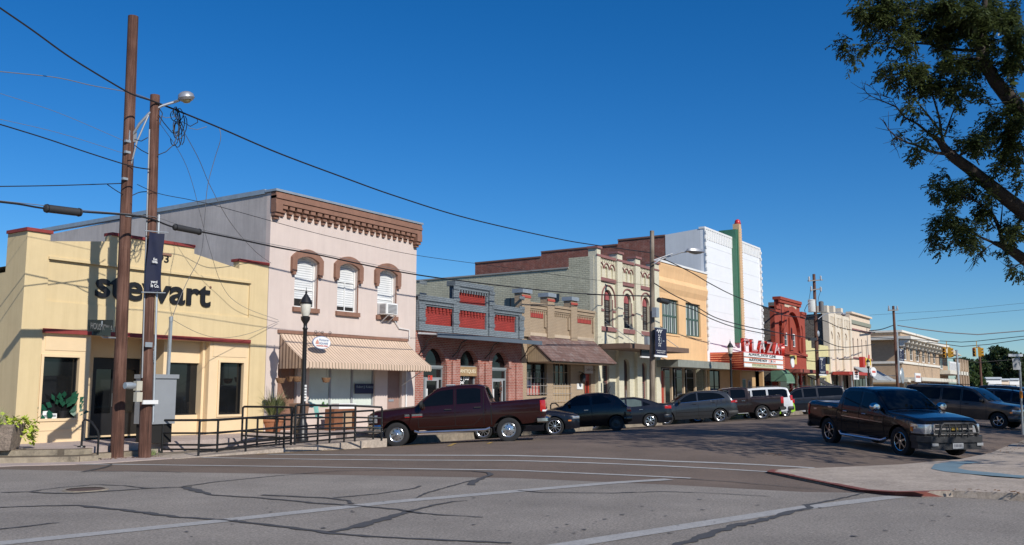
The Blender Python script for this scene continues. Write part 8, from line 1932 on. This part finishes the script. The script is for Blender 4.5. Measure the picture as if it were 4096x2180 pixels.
# ================================================================ trees
m_bark = mat('oak_bark', (.048,.037,.029), .95, .35, 5, bump=1.0, bscale=16)
def leafmat(name, rgb):
    mt = mat(name, rgb, .42, .75, 9, spec=.5)
    nt = mt.node_tree; b = nt.nodes['Principled BSDF']; tr = nt.nodes.new('ShaderNodeBsdfTranslucent'); mx = nt.nodes.new('ShaderNodeMixShader'); mx.inputs[0].default_value = .38
    nt.links.new(b.inputs['Base Color'].links[0].from_socket, tr.inputs[0]); nt.links.new(b.outputs[0], mx.inputs[1]); nt.links.new(tr.outputs[0], mx.inputs[2]); nt.links.new(mx.outputs[0], nt.nodes['Material Output'].inputs[0])
    return mt
m_leafA = leafmat('pecan_leaf', (.085,.112,.036)); m_leafB = leafmat('far_leaf', (.05,.078,.026)); m_leafC = leafmat('far_leaf_light', (.085,.13,.04))
def spray(b, p, d, rr, n=8, L=.30, lw=.020, ll=.095):
    # a compound leaf: leaflets along a drooping stalk
    pos = p.copy(); dd = d.copy()
    for i in range(n):
        dd = (dd+Vector((0,0,-.10))).normalized(); pos = pos+dd*(L/n)
        s_ = dd.cross(Vector((0,0,1)))
        if s_.length < .05: s_ = dd.orthogonal()
        s_.normalize()
        for sg in (-1, 1):
            ld = (dd*.6+s_*sg*.9+Vector((0,0,-.35))+rvec(rr)*.35).normalized(); leafquad(b, pos, ld, (Vector((0,0,1))+rvec(rr)*.5), ll*rr.uniform(.7,1.2), lw)
rr = random.Random(21)
TD = 26.5
tree = thing('pecan_tree', 'large dark leafed tree whose heavy limbs reach in from the right edge', 'tree', (29.5,-1.6,0))
limbs = MB(); twigs = MB()
def hp(x, y, d=TD): return pD('H', x, y, d)
forkA = Vector((29.3,-.6,4.3)); 
limbs.tube([(29.5,-1.6,-.1),(29.5,-1.55,1.0),(29.45,-1.3,2.5),(29.3,-.9,3.8),(29.2,-.5,4.8)], [.62,.50,.44,.42,.40], 14)
A1 = [Vector((29.2,-.6,4.6)), hp(1100,1130,26.6), hp(949,1010,26.5), hp(870,950), hp(760,862), hp(690,805), hp(620,755), hp(575,715), hp(545,670), hp(515,648)]
limbs.tube(A1, [.30,.26,.215,.20,.18,.165,.15,.13,.09,.06], 12)
A2 = [Vector((29.2,-.5,4.8)), hp(1180,900,27), hp(1060,640,27), hp(949,545,26.8), hp(880,470,26.6), hp(810,385,26.5), hp(765,310,26.5), hp(745,240,26.4), hp(735,150,26.4), hp(760,40,26.3), hp(770,-120,26.2)]
limbs.tube(A2, [.36,.34,.27,.235,.21,.18,.16,.13,.10,.08,.05], 12)
A3 = [Vector((29.2,-.7,4.4)), hp(1060,1300,27.2), hp(960,1245,27.3), hp(905,1205,27.3), hp(850,1170,27.2), hp(805,1158,27.2)]
limbs.tube(A3, [.26,.22,.17,.15,.12,.06], 10); limbs.tube([hp(850,1170,27.2),hp(835,1100,27.2),hp(805,1030,27.2),hp(770,985,27.2)], [.075,.06,.045,.02], 8); limbs.tube([hp(835,1100,27.2),hp(842,1030,27.2),hp(848,965,27.2)], [.03,.02,.008], 6)
for pts, r0 in (([(620,755),(590,735),(540,730),(490,718),(430,690),(390,680),(340,655),(300,615),(285,580)], .06), ([(545,670),(500,640),(440,590),(380,560),(340,510),(270,480),(210,455),(175,415)], .045), ([(575,715),(555,640),(545,560),(520,480),(500,400)], .05), ([(570,650),(590,590),(615,520),(640,450)], .03), ([(545,620),(500,560),(450,500),(390,430),(330,390),(260,370)], .035), ([(735,240),(660,240),(580,230),(500,210),(420,205),(340,170),(260,200),(180,240),(110,290)], .05), ([(745,280),(680,280),(600,300),(550,305)], .05), ([(735,150),(650,110),(550,80),(440,50),(330,30),(230,30)], .05), ([(690,805),(720,860),(800,890),(880,900),(960,895)], .03), ([(620,755),(680,720),(760,690),(850,640),(930,590)], .04), ([(805,1158),(740,1130),(660,1080),(580,1080),(520,1120),(495,1160)], .04), ([(805,1158),(760,1190),(730,1210),(700,1260)], .015), ([(770,985),(700,950),(640,930),(560,900),(520,920)], .03), ([(340,655),(322,690)], .012), ([(300,615),(330,640),(370,660)], .012), ([(270,480),(250,440),(200,400)], .012), ([(340,510),(320,470),(240,440)], .012), ([(900,480),(840,490),(790,500),(740,485)], .02), ([(960,1240),(900,1275),(870,1270)], .02)):
    n = len(pts); dd0 = TD+rr.uniform(-.3,.3); q_ = [hp(x, y, dd0+rr.uniform(-.12,.12)+.35*math.sin(i*.9)*i/n) for i, (x, y) in enumerate(pts)]
    twigs.tube(q_, [max(.006, r0*(1-i/n)) for i in range(n)], 6)
    for i in range(1, n):
        for k in range(3):
            p = q_[i-1].lerp(q_[i], rr.random()); d = ((q_[i]-q_[i-1]).normalized()+rvec(rr)*.9).normalized(); l = rr.uniform(.2,.6)
            twigs.tube([p, p+d*l*.5+rvec(rr)*.04, p+d*l], [.010,.007,.004], 4)
limbs.build('trunk', m_bark, tree); twigs.build('branches', m_bark, tree)
crown = MB()
BL = [(250,40,100,1),(175,70,62,1),(190,110,40,.8),(110,235,55,.5),(210,215,60,.45),(150,290,35,.3),(300,110,80,.7),(400,60,110,1),(380,190,80,.8),(500,100,120,1),(620,60,120,1),(600,180,100,1),(720,80,120,1),(850,60,120,1.2),(900,180,100,1.2),(760,180,90,1),(290,360,50,.6),(350,360,60,.8),(430,330,80,.9),(500,380,85,.9),(560,420,70,.8),(600,330,80,1),(680,300,90,1),(620,470,55,.7),(700,420,60,.7),(740,450,40,.6),(850,300,80,1),(930,300,70,1),(900,400,40,.6),(440,510,45,.4),(390,520,35,.45),(440,440,50,.5),(560,560,35,.35),(360,640,22,.25),(440,740,48,.75),(490,690,35,.5),(560,640,25,.3),(470,620,30,.35),(820,560,60,1),(900,560,70,1.1),(950,600,60,1),(780,640,55,.9),(900,660,80,1),(850,740,70,.8),(700,660,60,.8),(640,690,40,.7),(740,700,60,.8),(930,760,60,.8),(840,810,40,.7),(560,860,48,.8),(540,905,35,.7),(620,890,60,.8),(700,900,70,.9),(760,950,65,.8),(600,960,60,.8),(560,1060,55,.9),(640,1060,70,.9),(530,1110,40,.8),(545,1165,45,.8),(640,1130,60,.8),(720,1120,50,.8),(760,1030,55,.7),(870,1090,55,.8),(920,1110,60,.8),(930,1000,50,.8),(885,1275,18,.3),(930,1305,22,.4),(720,1185,32,.4),(860,1210,30,.4),(930,860,40,.5)]
for x, y, r, dn in BL:
    c = hp(x, y, TD+rr.uniform(-.5,.5)); rad = r*.0062; cl = max(3, int(7*(r/60)**1.6))
    cen = [c+rvec(rr)*rad*rr.random()**.5*.85 for _ in range(cl)]
    for cc in cen:
        cc.x += rr.uniform(-.6,.6)
        for k in range(int(16*dn)+1):
            p = cc+rvec(rr)*rr.uniform(.02,.22); d = (rvec(rr)+Vector((-.15,.25,-.15))).normalized(); spray(crown, p, d, rr, 5, rr.uniform(.16,.3), .025, rr.uniform(.09,.145))
crown.build('crown', m_leafA, tree)
# the rest of its crown and its neighbour, outside the picture, throw the shade on the street
shade = MB()
for k in range(620):
    c = Vector((rr.uniform(19.5,37), rr.uniform(-7,3.5), rr.uniform(6.5,15)))
    if c.y+1.34*c.z > 17.8: continue
    if (c-EYEP).dot(RT)/(c-EYEP).dot(FW) < .60: continue
    for j in range(36):
        p = c+rvec(rr)*rr.uniform(.1,1.0); leafquad(shade, p, (rvec(rr)+Vector((0,0,-.3))).normalized(), rvec(rr), rr.uniform(.18,.34), rr.uniform(.05,.09))
shade.build('crown', m_leafA, tree)
def far_tree(name, lb, base, h, w, n, mt, leaf=.5, seed=1, group=None, low=.25):
    r2 = random.Random(seed); t_ = thing(name, lb, 'tree', base, group=group); x, y, z = base
    b = MB(); b.tube([(x,y,z-.2),(x+.1,y,z+h*.25),(x+.2,y+.1,z+h*.5),(x+.1,y,z+h*.75)], [h*.030,h*.024,h*.017,h*.006], 9)
    for k in range(9):
        a = r2.uniform(0,6.28); z0 = z+h*r2.uniform(.25,.6); b.tube([(x+.12,y,z0),(x+w*.22*math.cos(a),y+w*.22*math.sin(a),z0+h*.13),(x+w*.40*math.cos(a),y+w*.40*math.sin(a),z0+h*.2)], [h*.010,h*.007,h*.002], 6)
    b.build('trunk', m_bark, t_)
    b = MB(); nb = 34
    for k in range(nb):
        v = rvec(r2)*r2.uniform(.55,1); c = Vector((x+v.x*w*.42, y+v.y*w*.42, z+h*(low+(1-low)*.5)+v.z*h*(1-low)*.44)); rad = w*r2.uniform(.10,.17)
        for j in range(n//nb):
            v2 = rvec(r2)*r2.uniform(.35,1); p = c+Vector((v2.x*rad, v2.y*rad, v2.z*rad*.75)); leafquad(b, p, (v2*.6+rvec(r2)+Vector((0,0,-.2))).normalized(), rvec(r2), leaf*r2.uniform(.6,1.3), leaf*r2.uniform(.2,.42))
    b.build('crown', mt, t_); return t_
FG = 'trees beyond the far end of the street'
def ft(px, pyb, pyt, wpx, dist, lb, mt, seed, name='tree', low=.2):
    p = pD('F', px, pyb, dist); k = dist/(FPX*1.71314)*1.0
    far_tree(name, lb, (p.x, p.y, -.1), (CYH-pyt)*k+EYE if 0 else max(3, pD('F', px, pyt, dist).z), wpx*k*1.35, 5200, mt, dist*.0032, seed, FG, low)
ft(1130,800,465,150,230,'tallest dark round tree against the sky at the far right',m_leafB,1)
ft(1215,800,500,140,225,'dark spreading tree touching the right edge of the far group',m_leafB,2)
ft(1050,800,520,130,235,'dark tree left of the tallest one and partly behind the signal lights',m_leafB,3)
ft(985,800,560,120,210,'mid green tree below the right traffic lights',m_leafC,4,low=.05)
ft(900,800,560,110,215,'dark tree just right of the balcony building',m_leafB,5,low=.05)
ft(860,800,510,70,240,'narrow dark tree peeping behind the balcony building',m_leafB,6)
ft(930,800,640,120,190,'low pale green shrubby tree under the far trees',m_leafC,7,'shrub',.0)
ft(1275,800,520,130,250,'dark tree cut by the right picture edge in the far group',m_leafB,8)
ft(1080,800,600,170,260,'broad dark tree filling the gap behind the low white buildings',m_leafB,9,low=.0)
# thin signal poles at the crossing
for px, y0, y1, lb in ((988,488,770,'dark wooden pole right of the right traffic lights'),(832,515,770,'slim grey pole at the corner of the balcony building')):
    p = pD('F',px,y1,135); q_ = pD('F',px,y0,135); t_ = thing('signal_pole', lb, 'pole', (p.x,p.y,0)); MB().tube([(p.x,p.y,-.1),(p.x,p.y,(q_.z)/2),(p.x,p.y,q_.z)], .16, 8).build('pole', m_pole if px > 900 else m_galv, t_); MB().lathe([(.001,.1),(.2,.05),(.2,-.1)], (p.x,p.y,q_.z), 8).build('cap', m_galv, t_)
# shade trees of the courthouse square, outside the picture on the right
far_tree('unseen_tree', 'courthouse square tree outside the picture, first of the row', (44,-6.5,0), 16.5, 15, 6000, m_leafA, .34, 31, 'courthouse square trees')
far_tree('unseen_tree', 'courthouse square tree outside the picture, second of the row', (58,-6,0), 16, 13, 5200, m_leafA, .36, 32, 'courthouse square trees')
far_tree('unseen_tree', 'courthouse square tree outside the picture, third of the row', (73,-6,0), 16, 14, 4600, m_leafA, .38, 33, 'courthouse square trees')
for k, (x, y) in enumerate(((-17,-7),(-19,5),(-17,17))): far_tree('unseen_tree', 'unseen tree added behind the viewer to darken car reflections, number %s' % ('one','two','three')[k], (x,y,0), 11.5, 12, 2600, m_leafA, .45, 41+k, 'added trees behind the viewer', .12)  # added out of view so the car sides reflect something dark
# leaf litter and weeds
b = MB(); rr = random.Random(9)
def scatter(c0, c1, n, s0, s1):
    for k in range(n):
        p = Vector(c0[:2]).to_3d().lerp(Vector(c1[:2]).to_3d(), rr.random())+Vector((rr.gauss(0,.12), rr.gauss(0,.12), 0)); z = (zr(p.x,p.y) if p.y > 3 or p.x < 16 else cz(p))+.014
        a = rr.uniform(0,6.28); l = rr.uniform(s0,s1); b.add([(p.x,p.y,z),(p.x+l*math.cos(a)*.5-l*.25*math.sin(a),p.y+l*math.sin(a)*.5+l*.25*math.cos(a),z+.01),(p.x+l*math.cos(a),p.y+l*math.sin(a),z+.015),(p.x+l*math.cos(a)*.5+l*.25*math.sin(a),p.y+l*math.sin(a)*.5-l*.25*math.cos(a),z+.004)], [(0,1,2,3)])
scatter((13.3,20.9), (14.9,20.7), 120, .03, .10); scatter(tuple(gp('I',1450,190))[:2], tuple(gp('I',1650,182))[:2], 70, .03, .08); scatter((15.2,20.3),(17.5,20.6), 40, .03,.09); scatter((16.3,2.4),(16.35,-.2), 70, .04, .1); scatter(tuple(gp('J',1310,222))[:2], tuple(gp('J',1320,222))[:2], 8, .1, .2)
scatter((25,2.7),(34,2.6), 60, .04, .1)
tag(b.build('leaf_litter', mat('dry_leaf',(.16,.085,.04),.9,.4,8)), 'scattered dry brown leaves along the kerbs', 'leaves', kind='stuff')
b = MB(); c = gp('K',30,830,0)
for k in range(5): blades(b, (c.x+rr.uniform(-.3,.3), c.y+rr.uniform(-.1,.2), 0), 22, .28, .18, .012, .5, 40+k)
tag(b.build('weed_clump', m_blade), 'small weeds growing at the foot of the shorter utility pole', 'weeds')
